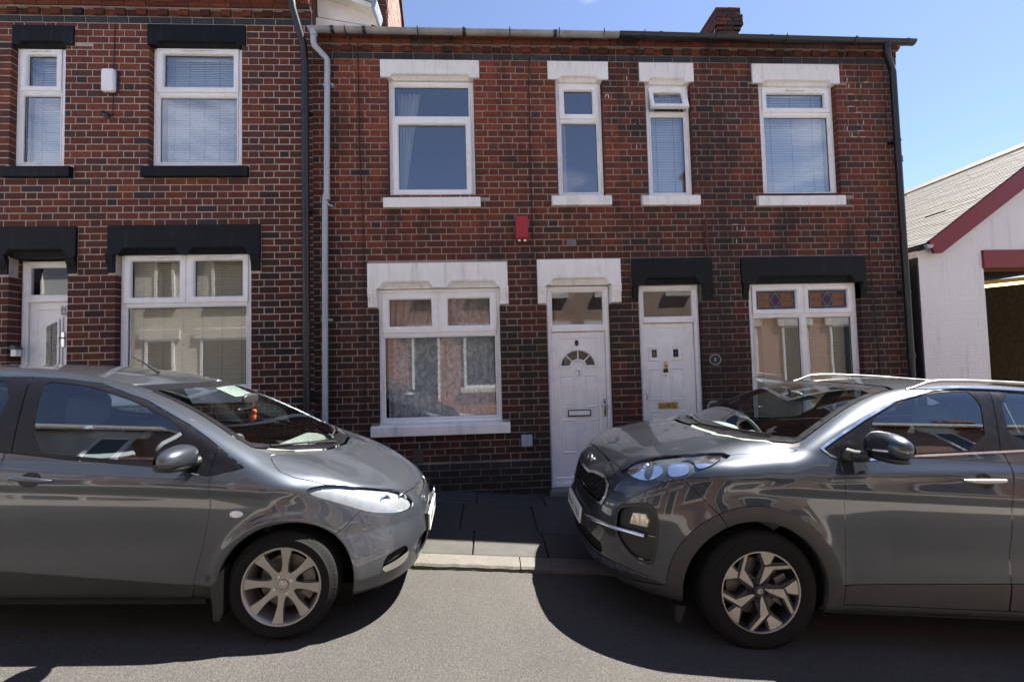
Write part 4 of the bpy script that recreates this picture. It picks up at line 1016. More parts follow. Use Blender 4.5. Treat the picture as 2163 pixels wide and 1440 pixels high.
def stack(root, x0, x1, y0, y1, z0, z1, cap=None, pal=pal_c, name='brick', seed=5, wear=0):
    """brick box with bricks modelled on the front and the left or right faces"""
    r = random.Random(seed); mb = MB(); mb.box(x0+.008, x1-.008, y0+.008, y1-.008, z0, z1-.004); mb.build('core', mort_c, root)
    z = z0; k = 0; bm_ = MB()
    while z < z1-.02:
        ex = 0.0
        if cap:
            for (za, e) in cap:
                if z >= za: ex = e
        for face in ('front', 'left', 'right'):
            a, b = (x0-ex, x1+ex) if face == 'front' else (y0-ex, y1+ex)
            q = a+(0 if k % 2 else -.12)
            while q < b-.02:
                q0, q1 = max(q, a), min(q+.235, b)
                if q1-q0 > .02:
                    c = pal(r, .5, 5.0); c = tuple(v*.8 for v in c)
                    bm_.col = c
                    if face == 'front': unit_brick(bm_, r, q0+.004, q1-.004, y0-ex-r.uniform(0, .006), y0+.1, z+.005, z+.077)
                    elif face == 'left': bm_.box(x0-ex-r.uniform(0, .006), x0+.1, q0+.004, q1-.004, z+.005, z+.077)
                    else: bm_.box(x1-.1, x1+ex+r.uniform(0, .006), q0+.004, q1-.004, z+.005, z+.077)
                q += .24
        z += .082; k += 1
    bm_.build('brickwork', MC[1], root, kind='stuff')
ch = empty('chimney_stack', (4.35, 3.9, 7.6)); tag(ch, 'sooty brick chimney stack with wider top courses above the black gutter', 'chimney')
CHX = 4.97
stack(ch, CHX, CHX+.44, 3.4, 4.5, 7.2, 8.79, cap=[(8.28, .035), (8.36, .07), (8.62, .04)], seed=6)
g = MB(); g.tube([(CHX-.02, 3.4, 8.82), (CHX-.10, 3.6, 7.4)], .008, 6); g.build('cable', MAT['grey_plastic'], ch); g = MB(); g.disc((CHX+.08, 3.5, 8.77), (0, 0, 1), [(.07, 0), (.06, .03), (.03, .06), (.001, .07)], 12); g.build('mortar_flaunching', mort_a, ch)
for o in ch.children: o.matrix_parent_inverse = Matrix.Translation(-ch.location)
# white boarded dormer cheek and brick gable standing above the eaves between the two houses
dm = empty('roof_dormer', (-2.0, .3, 5.6)); tag(dm, 'white boarded dormer side above the pale gutter, beside the black downpipe', 'dormer')
wm = plain('white_board', (.70, .66, .60), .6, var=.12, nscale=7, bmp=.003, bscale=40, grime=.25)
def par(o, root):
    o.parent = root; o.matrix_parent_inverse = Matrix.Translation(-root.location); return o
g = MB(); g.prism([(-2.035, 5.93), (-1.39, 5.825), (-1.39, 6.04), (-2.045, 6.17)], .12, .17); par(g.build('fascia_board', wm), dm)
g = MB(); g.prism([(-2.06, 5.64), (-1.39, 5.64), (-1.39, 5.80), (-2.05, 5.905)], .10, .3); par(g.build('apron', wm), dm)
g = MB(); g.prism([(-2.05, 6.19), (-1.34, 5.955), (-1.33, 6.01), (-2.05, 6.26)], -.01, .3); par(g.build('verge_trim', wm), dm)
g = MB(); g.prism([(-1.333, 5.94), (-1.30, 5.94), (-1.275, 6.02), (-1.275, 6.06), (-1.42, 6.085), (-1.42, 6.05), (-1.333, 6.02)], -.02, .3); par(g.build('lead_cap', plain('lead', (.3, .34, .38), .4, metal=.3)), dm)
g = MB(); g.box(-2.20, -2.055, .02, .3, 5.60, 6.6); par(g.build('brick_return', bpy.data.materials['side_brick']), dm)
gb = empty('gable_wall', (-1.2, .8, 5.6)); tag(gb, 'brick gable with a sunlit right face rising behind the white dormer side', 'gable wall')
stack(gb, -1.80, -1.345, .9, 1.6, 5.6, 7.3, seed=8)
g = MB(); lit = brick_mat('brick_lit', 'attr', .7, .8, .1, 2.0)  # brighter brick copy: sunlight put into the colour of this face
rr = random.Random(4); z = 5.6; bx = -1.345
while z < 8.0:
    y = .92+rr.choice((0, .11)); ymax = 2.30-(z-6.9)*.75
    while y < ymax:
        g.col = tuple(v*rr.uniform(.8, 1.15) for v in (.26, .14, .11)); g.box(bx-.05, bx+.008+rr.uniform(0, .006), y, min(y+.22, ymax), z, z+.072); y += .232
    z += .082
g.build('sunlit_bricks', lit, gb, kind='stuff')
g = MB(); g.prism([(.93, 5.6), (3.3, 5.6), (1.48, 8.0), (.93, 8.0)], -1.80, bx, 'x'); g.build('core', mort_a, gb)
g = MB(); g.prism([(3.3, 5.6), (3.36, 5.6), (1.54, 8.0), (1.48, 8.0)], bx-.1, bx+.05, 'x'); g.build('verge_trim', MAT['cable'], gb)
for o in gb.children: o.matrix_parent_inverse = Matrix.Translation(-gb.location)
g = MB(); g.tube([(-1.30, 2.2, 7.1), (-1.27, 2.2, 7.2), (-1.21, 2.2, 7.28)], .012, 6); par(g.build('wire_end', MAT['cable']), gb)

# ------------------------------------------------------------------ garage
gar = empty('garage', (7.7, 0, gz(7.7))); tag(gar, 'white rendered brick garage with dark red bargeboard and open doorway beside the end house', 'garage')
gwm, nt, b = newmat('white_render')
v = posvec(nt, (1, 1, 1)); n1 = noise(nt, 28, 5, .6, v); n2 = noise(nt, 2.6, 6, .7, v)
bt = nt.nodes.new('ShaderNodeTexBrick'); bt.inputs['Scale'].default_value = 1; bt.inputs['Brick Width'].default_value = .235; bt.inputs['Row Height'].default_value = .08; bt.inputs['Mortar Size'].default_value = .012; bt.inputs['Mortar Smooth'].default_value = .8
cmb = nt.nodes.new('ShaderNodeCombineXYZ'); sp = nt.nodes.new('ShaderNodeSeparateXYZ'); nt.links.new(v, sp.inputs[0]); nt.links.new(sp.outputs['X'], cmb.inputs['X']); nt.links.new(sp.outputs['Z'], cmb.inputs['Y']); nt.links.new(cmb.outputs[0], bt.inputs['Vector'])
strk = noise(nt, 3.2, 6, .7, posvec(nt, (2.2, 1, .35)))
c = mix(nt, rng(nt, strk.outputs['Fac'], .52, .75, 0, .45, True), (.80, .80, .80), (.42, .40, .37))
chip = noise(nt, 46, 4, .6, v); c = mix(nt, rng(nt, chip.outputs['Fac'], .70, .78, 0, .6), c, (.2, .18, .17))
nt.links.new(c, b.inputs['Base Color']); sval(b, Roughness=.75)
h = math_(nt, 'SUBTRACT', math_(nt, 'MULTIPLY', n1.outputs['Fac'], 1.0), math_(nt, 'MULTIPLY', bt.outputs['Fac'], .12)); bump(nt, b, h, .012)
gx0, gx1, az = 5.545, 9.95, 4.45
def gp(o): return par(o, gar)
mb = MB(); op = (6.445, 9.1, -1, 2.60)
def slope_top(x): return 2.95+(x-5.62)*.742 if x < 7.78 else 2.95+(9.94-x)*.742
ybk = .22
fr = [(gx0, -.7), (op[0], -.7), (op[0], 2.60), (op[0], 2.84), (op[1], 2.84), (op[1], -.7), (gx1, -.7), (gx1, 2.85), (7.78, slope_top(7.78)-.1), (gx0, 2.78)]
for quad in ([(gx0, -.7), (op[0], -.7), (op[0], 2.84), (gx0, 2.84)], [(op[1], -.7), (gx1, -.7), (gx1, 2.84), (op[1], 2.84)], [(gx0, 2.84), (gx1, 2.84), (7.78, 4.34)]):
    mb.prism(quad, 0, ybk)
gp(mb.build('wall', gwm))
mb = MB(); mb.box(gx0, gx0+.02, ybk, 9.8, -.7, 2.8); mb.box(gx1-.02, gx1, ybk, 9.8, -.7, 2.8); mb.box(gx0, gx1, 9.8, 9.9, -.7, 4.3); mb.box(gx0, gx1, ybk, 9.8, -.75, -.70); gp(mb.build('inner_wall', plain('garage_inner', (.34, .29, .20), .9, var=.4)))
mb = MB(); mb.cbox(6.43, 9.12, -.03, .25, 2.60, 2.835, .004); gp(mb.build('door_lintel', MAT['red_paint']))
mb = MB(); mb.box(6.448, 6.52, .10, .17, -.6, 2.6); gp(mb.build('door_post', MAT['red_paint']))
# bargeboard
mb = MB(); mb.prism([(5.69, 2.79), (5.79, 2.79), (7.84, 4.22), (7.84, 4.495), (5.625, 2.945)], -.10, -.065); bb = gp(mb.build('bargeboard', MAT['red_paint']))
mb = MB(); mb.prism([(9.87, 2.79), (9.77, 2.79), (7.845, 4.22), (7.845, 4.495), (9.94, 2.945)], -.10, -.065); gp(mb.build('bargeboard', MAT['red_paint']))
mb = MB(); mb.box(5.52, 5.54, -.02, .5, -.7, 2.75); gp(mb.build('end_strip', plain('dark_strip', (.035, .035, .035), .8, var=.4)))  # narrow dark strip between the downpipe and the garage wall
# slate-like roof sheets: rows of pale asbestos slates, each course stepped
rm = plain('pale_roof', (.105, .104, .100), .8, var=.2, nscale=14, bmp=.003, bscale=60, grime=.35)
mb = MB(); n = 46; L0 = Vector((5.56, 2.905)); L1 = Vector((7.80, 4.475)); rr = random.Random(2)
d = (L1-L0)/n
crs = []
for i in range(n):
    a = L0+d*i; bq = L0+d*(i+1.08); up = Vector((-d.y, d.x)).normalized()
    x = -.11; yo = 0
    while x < 9.8:
        w = .3 if (x > -.1 or i % 2) else .15
        lift = rr.uniform(.0, .003)
        if rr.random() < .012: x += w; continue
        A = a+up*(.009+lift); B_ = bq+up*(.003+lift)
        mb.add([(A.x, x, A.y), (B_.x, x, B_.y), (B_.x, x+w-.004, B_.y), (A.x, x+w-.004, A.y), (a.x, x, a.y), (a.x, x+w-.004, a.y)], [(0, 1, 2, 3), (4, 0, 3, 5)])
        x += w
gp(tag(mb.build('roof_slates', rm), kind='stuff'))
mb = MB(); mb.add([(5.545, -.105, 2.88), (7.80, -.105, 4.455), (7.80, 9.8, 4.455), (5.545, 9.8, 2.88)], [(0, 1, 2, 3)]); mb.add([(10.03, -.105, 2.905), (7.80, -.105, 4.455), (7.80, 9.8, 4.455), (10.03, 9.8, 2.905)], [(0, 1, 2, 3)]); gp(mb.build('roof', MAT['dark_void']))
mb = MB(); mb.prism([(7.68, 4.39), (7.80, 4.485), (7.92, 4.39), (7.92, 4.42), (7.80, 4.52), (7.68, 4.42)], -.11, 9.8); gp(mb.build('ridge_tiles', plain('ridge', (.17, .15, .13), .8, var=.3)))
g = gutter(gar, -.12, 6, 0, 0, 0, .05, BP); g.data.transform(Matrix.Translation((5.57, 0, 2.885)) @ Matrix.Rotation(math.pi/2, 4, 'Z')); g.matrix_parent_inverse = Matrix.Translation(-gar.location)
mb = MB(); mb.prism([(5.62, -.0), (5.6, -.04), (5.57, -.05), (5.54, -.04), (5.52, 0)], -.16, -.12); mb.v = [(a, y, 2.885+z) for a, y, z in mb.v]; gp(mb.build('gutter_end', MAT['grey_plastic']))
# things inside the garage
lt = MB(); lt.tube([(6.62, 1.2, 2.44), (8.3, .9, 2.56)], .022, 10); em, nt, b = newmat('tube_glow'); sval(b, Base_Color=(.8, .6, .2), Emission_Color=(1.0, .68, .22), Emission_Strength=1.1)
o = lt.build('strip_light', em, smooth=True); tag(o, 'lit yellow strip light under the garage ceiling', 'strip light')
lt = MB(); lt.prism([(-.05, 0), (.05, 0), (.07, .06), (-.07, .06)], 0, 1.75, 'x'); k = lt.build('reflector', plain('yellow_tin', (.55, .38, .12), .5)); k.data.transform(Matrix.Translation((6.6, 1.2, 2.46)) @ Matrix.Rotation(-.177, 4, 'Z') @ Matrix.Rotation(-.07, 4, 'Y')); k.parent = o
cb = empty('storage_box', (7.0, 1.5, -.5)); tag(cb, 'pale cardboard box on a stack inside the dark garage', 'box')
g = MB(); g.box(-.12, .12, -.15, .15, 1.55, 1.78); g.build('carton', plain('card', (.4, .38, .32), .8), cb); g = MB(); g.box(-.06, .08, -.16, -.151, 1.7, 1.74); g.build('label', MAT['seal'], cb)
sh = empty('workbench', (7.5, 2.0, -.5)); tag(sh, 'dark workbench with machines inside the open garage', 'workbench')
g = MB(); g.box(-.9, 1.2, -.4, .4, 1.48, 1.54); g.build('top', MAT['dark_void'], sh)
for x in (-.85, 1.15): g = MB(); g.box(x-.03, x+.03, -.3, -.24, -.2, 1.48); g.build('leg', MAT['dark_void'], sh)
g = MB(); g.box(-.25, .1, -.3, .2, 1.54, 1.95); g.tube([(-.2, -.2, 1.95), (-.18, -.2, 2.15)], .02, 8); g.build('machine', MAT['seal'], sh)

# fix parent offsets for the three houses (children are in world coordinates)
for h in ROOTS:
    for o in h.children: o.matrix_parent_inverse = Matrix.Translation(-h.location)

# ------------------------------------------------------------------ terrace across the road (seen only in reflections)
opp = empty('terraced_house', (0, -7.4, 0)); tag(opp, 'brick terrace across the road, seen only as a reflection in windows and cars', 'house row')
ob = MB(); rrr = random.Random(8)
bwall = plain('opposite_brick', (.36, .19, .14), .85, var=.3, nscale=16)
pale = plain('cream_render', (.66, .62, .54), .8, var=.1, nscale=5, grime=.15); buff = plain('buff_brick', (.42, .31, .24), .85, var=.25, nscale=14); pale2 = plain('white_painted_brick', (.74, .73, .70), .7, var=.06, nscale=12)  # wall colours lightened to bounce more sunlight onto the fronts opposite
for (a, b_, mt) in ((-40, -22, bwall), (-22, -10.2, pale2), (-10.2, -5.6, pale), (-5.6, 2.0, bwall), (2.0, 7.2, buff), (7.2, 12.6, bwall), (12.6, 20, pale), (20, 40, bwall)):
    mb = MB(); mb.box(a, b_, -7.7, -7.4, -4, 5.3); mb.build('wall', mt, opp)
mb = MB(); mb.add([(-22, -7.2, 5.25), (22, -7.2, 5.25), (22, -11.2, 7.7), (-22, -11.2, 7.7), (22, -15.2, 5.25), (-22, -15.2, 5.25)], [(0, 1, 2, 3), (3, 2, 4, 5)]); mb.build('roof', MAT['slate'], opp)
mb = MB(); mb.box(-22, 22, -7.28, -7.18, 5.15, 5.26); mb.build('gutter', MAT['white_masonry'], opp)
dk = plain('opposite_glass', (.02, .025, .03), .05, coat=.5)
for i in range(-5, 6):
    x0 = i*3.7-.6
    for (a, b, c, d) in ((x0, x0+1.0, 3.5, 4.9), (x0+2.0, x0+2.55, 3.5, 4.9), (x0-.1, x0+1.3, .8, 2.4), (x0+2.0, x0+2.8, 0, 2.4)):
        w = MB(); w.ring(-b, -a, c, d, [(0, -7.4), (0, -7.36), (.07, -7.36), (.07, -7.39)]); wo_ = w.build('window', MAT['upvc'], opp)
        w = MB(); w.box(-b+.07, -a-.07, -7.395, -7.385, c+.07, d-.07); w.build('pane', dk, wo_)
        w = MB(); w.box(-b-.15, -a+.15, -7.4, -7.34, d, d+.26); w.box(-b-.1, -a+.1, -7.4, -7.32, c-.13, c); w.build('lintel', W_ if i % 2 else MAT['cream_masonry'], wo_)
    if i % 2 == 0:
        w = MB(); w.box(x0+1.2, x0+2.0, -11.7, -10.8, 7.0, 8.7); w.box(x0+1.1, x0+2.1, -11.8, -10.7, 8.7, 8.85); c_ = w.build('chimney', bwall, opp)
        for q in (1.4, 1.8): w = MB(); w.disc((x0+q, -11.25, 8.85), (0, 0, 1), [(.13, 0), (.11, .35), (.13, .38), (.09, .4)], 10); w.build('chimney_pot', bwall, c_)
for o in opp.children: o.matrix_parent_inverse = Matrix.Translation(-opp.location)
bed = MB(); bed.box(-60, 60, -7.4, -5.9, -.2, .0); bed.v = [(a, y, z+gz(a)) for a, y, z in bed.v]; bed.build('far_pavement', plain('pale_concrete', (.38, .36, .33), .85), kind='structure')  # unseen pavement, coloured paler to bounce light onto the house fronts

# ================================================================== car body surfaces (implicit shapes, meshed with surface nets)
def _spline(xs, ys):
    """natural cubic spline with linear ends"""
    xs = np.asarray(xs, float); ys = np.asarray(ys, float)
    if xs[0] > xs[-1]: xs, ys = xs[::-1], ys[::-1]
    n = len(xs); h = np.diff(xs); A = np.eye(n); b = np.zeros(n)
    for i in range(1, n-1):
        A[i, i-1] = h[i-1]; A[i, i] = 2*(h[i-1]+h[i]); A[i, i+1] = h[i]
        b[i] = 6*((ys[i+1]-ys[i])/h[i]-(ys[i]-ys[i-1])/h[i-1])
    m = np.linalg.solve(A, b)
    s0 = (ys[1]-ys[0])/h[0]-h[0]*m[1]/6; s1 = (ys[-1]-ys[-2])/h[-1]+h[-1]*m[-2]/6
    def f(x):
        x = np.asarray(x, float); xc = np.clip(x, xs[0], xs[-1]); i = np.clip(np.searchsorted(xs, xc)-1, 0, n-2)
        a = (xs[i+1]-xc)/h[i]; c = (xc-xs[i])/h[i]
        r = a*ys[i]+c*ys[i+1]+((a**3-a)*m[i]+(c**3-c)*m[i+1])*h[i]**2/6
        return r+np.minimum(x-xs[0], 0)*s0+np.maximum(x-xs[-1], 0)*s1
    return f
def smax(a, b, k):
    return np.maximum(a, b)+np.maximum(k-np.abs(a-b), 0)**2/(4*k)
def smin(a, b, k):
    return np.minimum(a, b)-np.maximum(k-np.abs(a-b), 0)**2/(4*k)
def bell(d, w): return np.exp(-(d/w)**2)

def make_hatch():
    """small five-door hatchback; x forward from the front axle, y out, z up"""
    W = _spline([-3.15, -2.9, -2.5, -1.6, -.8, -.2, .2, .5, .75], [.70, .77, .825, .842, .842, .838, .822, .785, .70])
    sec = _spline([.15, .30, .45, .62, .78, .92, 1.05], [-.035, -.012, .002, .006, .0, -.030, -.085])
    xn = _spline([.12, .20, .30, .42, .54, .64, .72, .80, .90, 1.1], [.64, .695, .735, .748, .722, .682, .628, .565, .48, .28])
    hz = _spline([-1.2, -.6, -.1, .1, .3, .48, .60, .75], [1.02, 1.02, .978, .928, .855, .782, .725, .63])
    xr = _spline([.2, .45, .7, .9, 1.1, 1.5], [-3.08, -3.13, -3.12, -3.06, -2.98, -2.7])
    rz = _spline([-3.2, -2.9, -2.4, -2.0, -1.6, -1.27, -1.0, -.75, -.5], [1.20, 1.30, 1.385, 1.415, 1.418, 1.385, 1.33, 1.262, 1.18])
    xw = _spline([.85, .95, 1.05, 1.15, 1.25, 1.33, 1.45], [.20, -.02, -.24, -.465, -.70, -.90, -1.22])
    belt = _spline([-3, -2, -1.4, -.8, -.3, .3], [1.03, .985, .955, .905, .87, .80])
    def F(x, y, z):
        ay = np.sqrt(y*y+1e-6)
        r = np.sqrt((x-.02)**2+(z-.285)**2); rr = np.sqrt((x+2.47)**2+(z-.285)**2)
        flare = .016*bell(r-.375, .035)+.016*bell(rr-.375, .04)
        shoulder = .010*bell(z-(belt(x)-.05), .045)
        hollow = -.012*bell(z-(.50+.03*(x+1)), .10)*np.clip((-x-.35)/.3, 0, 1)*np.clip((x+2.1)/.3, 0, 1)
        side = ay-(W(x)+sec(z)+flare+shoulder+hollow)
        front = (x-(xn(z)-(.92-.34*np.clip((.55-z)/.25, 0, 1))*np.clip(ay, 0, 2)**3.6-.10*ay**2))*.92
        rear = (xr(z)+.30*ay**4-x)*.95
        fend = .035*bell(ay-.62, .13)*np.clip((.55-x)/.7, 0, 1)
        top = (z-(hz(x)-.17*ay**2*np.clip(1-(x+.4)*.1, .5, 1.3)+fend+.012*bell(ay-.28, .09)*np.clip((.5-x)*2, 0, 1)))*.93
        low = smax(smax(side, front, .16), rear, .16)
        low = smax(low, top, .07)
        low = smax(low, .20+.03*np.clip(x-.3, 0, 1)-z, .05)
        ws = (x-(xw(z)-.22*ay**2-.25*ay**4))*.42
        glass = (ay-(.792-(z-.95)*.40-.17*np.clip(z-.95, -.2, 1)**2))*.93
        roof = (z-(rz(x)-.055*ay**2-.05*ay**4))*.97
        rw = ((-2.99+.62*np.clip(z-1.0, -1, 1)+.15*ay**2)-x)*.8
        g = smax(smax(glass, roof, .10), ws, .05)
        g = smax(g, rw, .1); g = smax(g, .8-z, .05)
        return smin(low, g, .035)
    return F, ((-3.3, .85), (-.04, .96), (.12, 1.52))

def make_suv():
    W = _spline([-3.6, -3.2, -2.6, -1.6, -.8, -.2, .2, .5, .8, 1.0], [.80, .88, .912, .920, .920, .918, .905, .875, .80, .70])
    sec = _spline([.15, .35, .50, .70, .90, 1.05, 1.18, 1.35], [-.045, -.015, .0, .004, .0, -.012, -.045, -.12])
    xn = _spline([.12, .20, .32, .45, .60, .75, .86, .95, 1.05, 1.15, 1.3], [.80, .86, .925, .950, .950, .93, .895, .84, .755, .65, .42])
    hz = _spline([-1.2, -.6, -.1, .1, .35, .6, .75, .86, .95], [1.26, 1.26, 1.228, 1.20, 1.152, 1.088, 1.02, .94, .84])
    xr = _spline([.2, .5, .9, 1.3, 1.7], [-3.50, -3.57, -3.53, -3.45, -3.2])
    rz = _spline([-3.6, -3.2, -2.6, -2.0, -1.6, -1.3, -1.0, -.7], [1.50, 1.585, 1.645, 1.668, 1.662, 1.635, 1.585, 1.51])
    xw = _spline([1.05, 1.15, 1.25, 1.35, 1.45, 1.55, 1.62, 1.75], [.22, .04, -.155, -.36, -.575, -.80, -.97, -1.3])
    def F(x, y, z):
        ay = np.sqrt(y*y+1e-6)
        r = np.sqrt((x-.03)**2+(z-.35)**2); rr = np.sqrt((x+2.67)**2+(z-.35)**2)
        flare = .018*bell(r-.47, .07)+.018*bell(rr-.47, .07)
        bz = 1.10+.088*(-x-.4)
        shoulder = .014*bell(z-(bz-.055), .04)*np.clip(-x+.6, 0, 1)
        hollow = -.022*bell(z-(.62+.02*(-x-1)), .14)*np.clip((-x-.5)/.3, 0, 1)*np.clip((x+2.15)/.3, 0, 1)
        side = ay-(W(x)+sec(z)+flare+shoulder+hollow)
        front = (x-(xn(z)-.62*ay**4.2-.12*ay**2))*.94
        rear = (xr(z)+.2*ay**4-x)*.95
        fend = .028*bell(ay-.66, .14)*np.clip((.6-x)/.6, 0, 1)
        top = (z-(hz(x)-.11*ay**2-.05*ay**4+fend+.012*bell(ay-.42, .07)*np.clip((.7-x)*2, 0, 1)))*.95
        low = smax(smax(side, front, .13), rear, .15)
        low = smax(low, top, .07)
        low = smax(low, .24+.05*np.clip(x-.4, 0, 1)*0-z, .05)
        ws = (x-(xw(z)-.26*ay**2-.22*ay**4))*.43
        glass = (ay-(.865-(z-1.15)*.40-.20*np.clip(z-1.15, -.2, 1)**2))*.93
        roof = (z-(rz(x)-.045*ay**2-.05*ay**4))*.97
        rw = ((-3.42+.55*np.clip(z-1.15, -1, 1)+.12*ay**2)-x)*.85
        g = smax(smax(glass, roof, .09), ws, .05)
        g = smax(g, rw, .1); g = smax(g, .95-z, .05)
        return smin(low, g, .03)
    return F, ((-3.75, 1.1), (-.04, 1.02), (.12, 1.75))

def grad(F, P, e=1e-3):
    x, y, z = P.T
    g = np.stack([F(x+e, y, z)-F(x-e, y, z), F(x, y+e, z)-F(x, y-e, z), F(x, y, z+e)-F(x, y, z-e)], 1)/(2*e)
    return g
def project(F, P, it=4):
    for _ in range(it):
        g = grad(F, P); v = F(*P.T); P = P-g*(v/np.maximum((g*g).sum(1), 1e-6))[:, None]
    return P
def surface_nets(F, bounds, h):
    (x0, x1), (y0, y1), (z0, z1) = bounds
    X = np.arange(x0, x1+h, h); Y = np.arange(y0, y1+h, h); Z = np.arange(z0, z1+h, h)
    G = F(X[:, None, None], Y[None, :, None], Z[None, None, :])
    S = G < 0
    cells = np.zeros((len(X)-1, len(Y)-1, len(Z)-1), bool)
    c = sum(S[i:len(X)-1+i, j:len(Y)-1+j, k:len(Z)-1+k].astype(np.int8) for i in (0, 1) for j in (0, 1) for k in (0, 1))
    act = (c > 0) & (c < 8); idx = -np.ones(act.shape, int); ii = np.argwhere(act); idx[tuple(ii.T)] = np.arange(len(ii))
    P = np.stack([X[ii[:, 0]]+h/2, Y[ii[:, 1]]+h/2, Z[ii[:, 2]]+h/2], 1)
    tris = []
    for ax in range(3):
        A = [slice(None)]*3; B = [slice(None)]*3; A[ax] = slice(0, -1); B[ax] = slice(1, None)
        ch = S[tuple(A)] != S[tuple(B)]; inside = S[tuple(A)]
        e = np.argwhere(ch); o = [a for a in range(3) if a != ax]
        ok = np.ones(len(e), bool)
        for a in o: ok &= (e[:, a] > 0) & (e[:, a] < act.shape[a])
        e = e[ok]; 
        def at(d0, d1):
            q = e.copy(); q[:, o[0]] -= d0; q[:, o[1]] -= d1; return idx[tuple(q.T)]
        a, b, c_, d = at(1, 1), at(0, 1), at(0, 0), at(1, 0)
        flip = inside[tuple(e.T)] ^ (ax == 1)
        q = np.stack([a, b, c_, d], 1); q[~flip] = q[~flip][:, ::-1]
        q = q[(q >= 0).all(1)]
        tris.append(q)
    q = np.concatenate(tris); P = project(F, P, 6)
    # split along the shorter diagonal
    d1 = ((P[q[:, 0]]-P[q[:, 2]])**2).sum(1); d2 = ((P[q[:, 1]]-P[q[:, 3]])**2).sum(1); s = d1 <= d2
    T = np.concatenate([q[s][:, [0, 1, 2]], q[s][:, [0, 2, 3]], q[~s][:, [0, 1, 3]], q[~s][:, [1, 2, 3]]])
    n = np.cross(P[T[:, 1]]-P[T[:, 0]], P[T[:, 2]]-P[T[:, 0]]); T = T[(n**2).sum(1) > 1e-14]
    return P, T
class Surf:
    """triangles that can be cut along the zero line of a field"""
    def __init__(s, F, P, T): s.F = F; s.P = P; s.T = T
    def cut(s, fn):
        """split the triangles along fn = 0; returns a boolean per triangle: fn < 0"""
        v = fn(s.P); v = np.where(np.abs(v) < 1e-6, 1e-6, v)
        neg = v[s.T] < 0; k = neg.sum(1); keep = s.T[(k == 0) | (k == 3)]; st = [k == 3]; side = list((k[(k == 0) | (k == 3)] == 3))
        cr = s.T[(k == 1) | (k == 2)]; kn = neg[(k == 1) | (k == 2)]
        if len(cr):
            lone = np.where((kn.sum(1) == 1)[:, None], kn, ~kn); j = lone.argmax(1); r = np.arange(len(cr))
            a, b, c = cr[r, j], cr[r, (j+1) % 3], cr[r, (j+2) % 3]
            E = np.concatenate([np.stack([a, b], 1), np.stack([a, c], 1)]); Es = np.sort(E, 1)
            U, inv = np.unique(Es, axis=0, return_inverse=True); inv = inv.reshape(-1)
            t = v[U[:, 0]]/(v[U[:, 0]]-v[U[:, 1]]); N = s.P[U[:, 0]]+(s.P[U[:, 1]]-s.P[U[:, 0]])*t[:, None]
            base = len(s.P); s.P = np.concatenate([s.P, N]); ab = base+inv[:len(cr)]; ac = base+inv[len(cr):]
            an = v[a] < 0
            new = np.concatenate([np.stack([a, ab, ac], 1), np.stack([ab, b, c], 1), np.stack([ab, c, ac], 1)])
            side += list(an)+list(~an)+list(~an)
            s.T = np.concatenate([keep, new])
        else: s.T = keep
        return np.array(side, bool)
    def take(s, m):
        q = Surf(s.F, s.P, s.T[m]); return q
    def split(s, fn):
        m = s.cut(fn); return s.take(m), s.take(~m)
    def compact(s):
        u, inv = np.unique(s.T.reshape(-1), return_inverse=True); s.P = s.P[u]; s.T = inv.reshape(-1, 3); return s
def poly_sd(pts, closed=True):
    """signed distance to a 2-D polygon (negative inside)"""
    A = np.asarray(pts, float); B = np.roll(A, -1, 0)
    def f(Q):
        d = np.full(len(Q), 1e9); ins = np.zeros(len(Q), bool)
        for a, b in zip(A, B):
            e = b-a; w = Q-a; t = np.clip((w@e)/max(e@e, 1e-12), 0, 1); d = np.minimum(d, ((w-e*t[:, None])**2).sum(1))
            c = ((a[1] > Q[:, 1]) != (b[1] > Q[:, 1])); 
            with np.errstate(divide='ignore', invalid='ignore'):
                xi = a[0]+(Q[:, 1]-a[1])*(b[0]-a[0])/(b[1]-a[1] if b[1] != a[1] else 1e-12)
            ins ^= c & (Q[:, 0] < xi)
        d = np.sqrt(d); return np.where(ins, -d, d)
    return f
def rounded(pts, n=2):
    """corner cutting"""
    P = np.asarray(pts, float)
    for _ in range(n):
        Q = np.roll(P, -1, 0); P = np.stack([P*.75+Q*.25, P*.25+Q*.75], 1).reshape(-1, 2)
    return P

# ================================================================== cars: materials
def paint_mat(name, col, rough=.36, flake=1.0, metal=.7):
    m, nt, b = newmat(name)
    tcn = nt.nodes.new('ShaderNodeTexCoord')
    n = nt.nodes.new('ShaderNodeTexVoronoi'); n.inputs['Scale'].default_value = 900; nt.links.new(tcn.outputs['Object'], n.inputs['Vector'])
    f = rng(nt, nt_out(n, 'Color'), 0, 1, .82, 1.22)
    c = mix(nt, 1.0, col, f, 'MULTIPLY')
    d = noise(nt, 4.5, 6, .65, tcn.outputs['Object'])        # road dust, thicker low down
    sp = nt.nodes.new('ShaderNodeSeparateXYZ'); nt.links.new(tcn.outputs['Object'], sp.inputs[0])
    low = rng(nt, sp.outputs['Z'], .25, .75, .20, .03, True)
    dust = math_(nt, 'MULTIPLY', low, rng(nt, d.outputs['Fac'], .35, .65, .5, 1.2))
    c = mix(nt, dust, c, (.12, .11, .095))
    nt.links.new(c, b.inputs['Base Color'])
    b.inputs['Metallic'].default_value = metal
    nt.links.new(rng(nt, dust, 0, .3, rough, .6), b.inputs['Roughness'])
    b.inputs['Coat Weight'].default_value = 1.0; b.inputs['Coat IOR'].default_value = 1.5
    sm = noise(nt, 9, 6, .7, tcn.outputs['Object'])
    nt.links.new(rng(nt, sm.outputs['Fac'], .45, .7, .02, .09), b.inputs['Coat Roughness'])
    return m
MAT['trim'] = plain('trim_plastic', (.012, .0125, .0135), .5, var=.15, nscale=20)
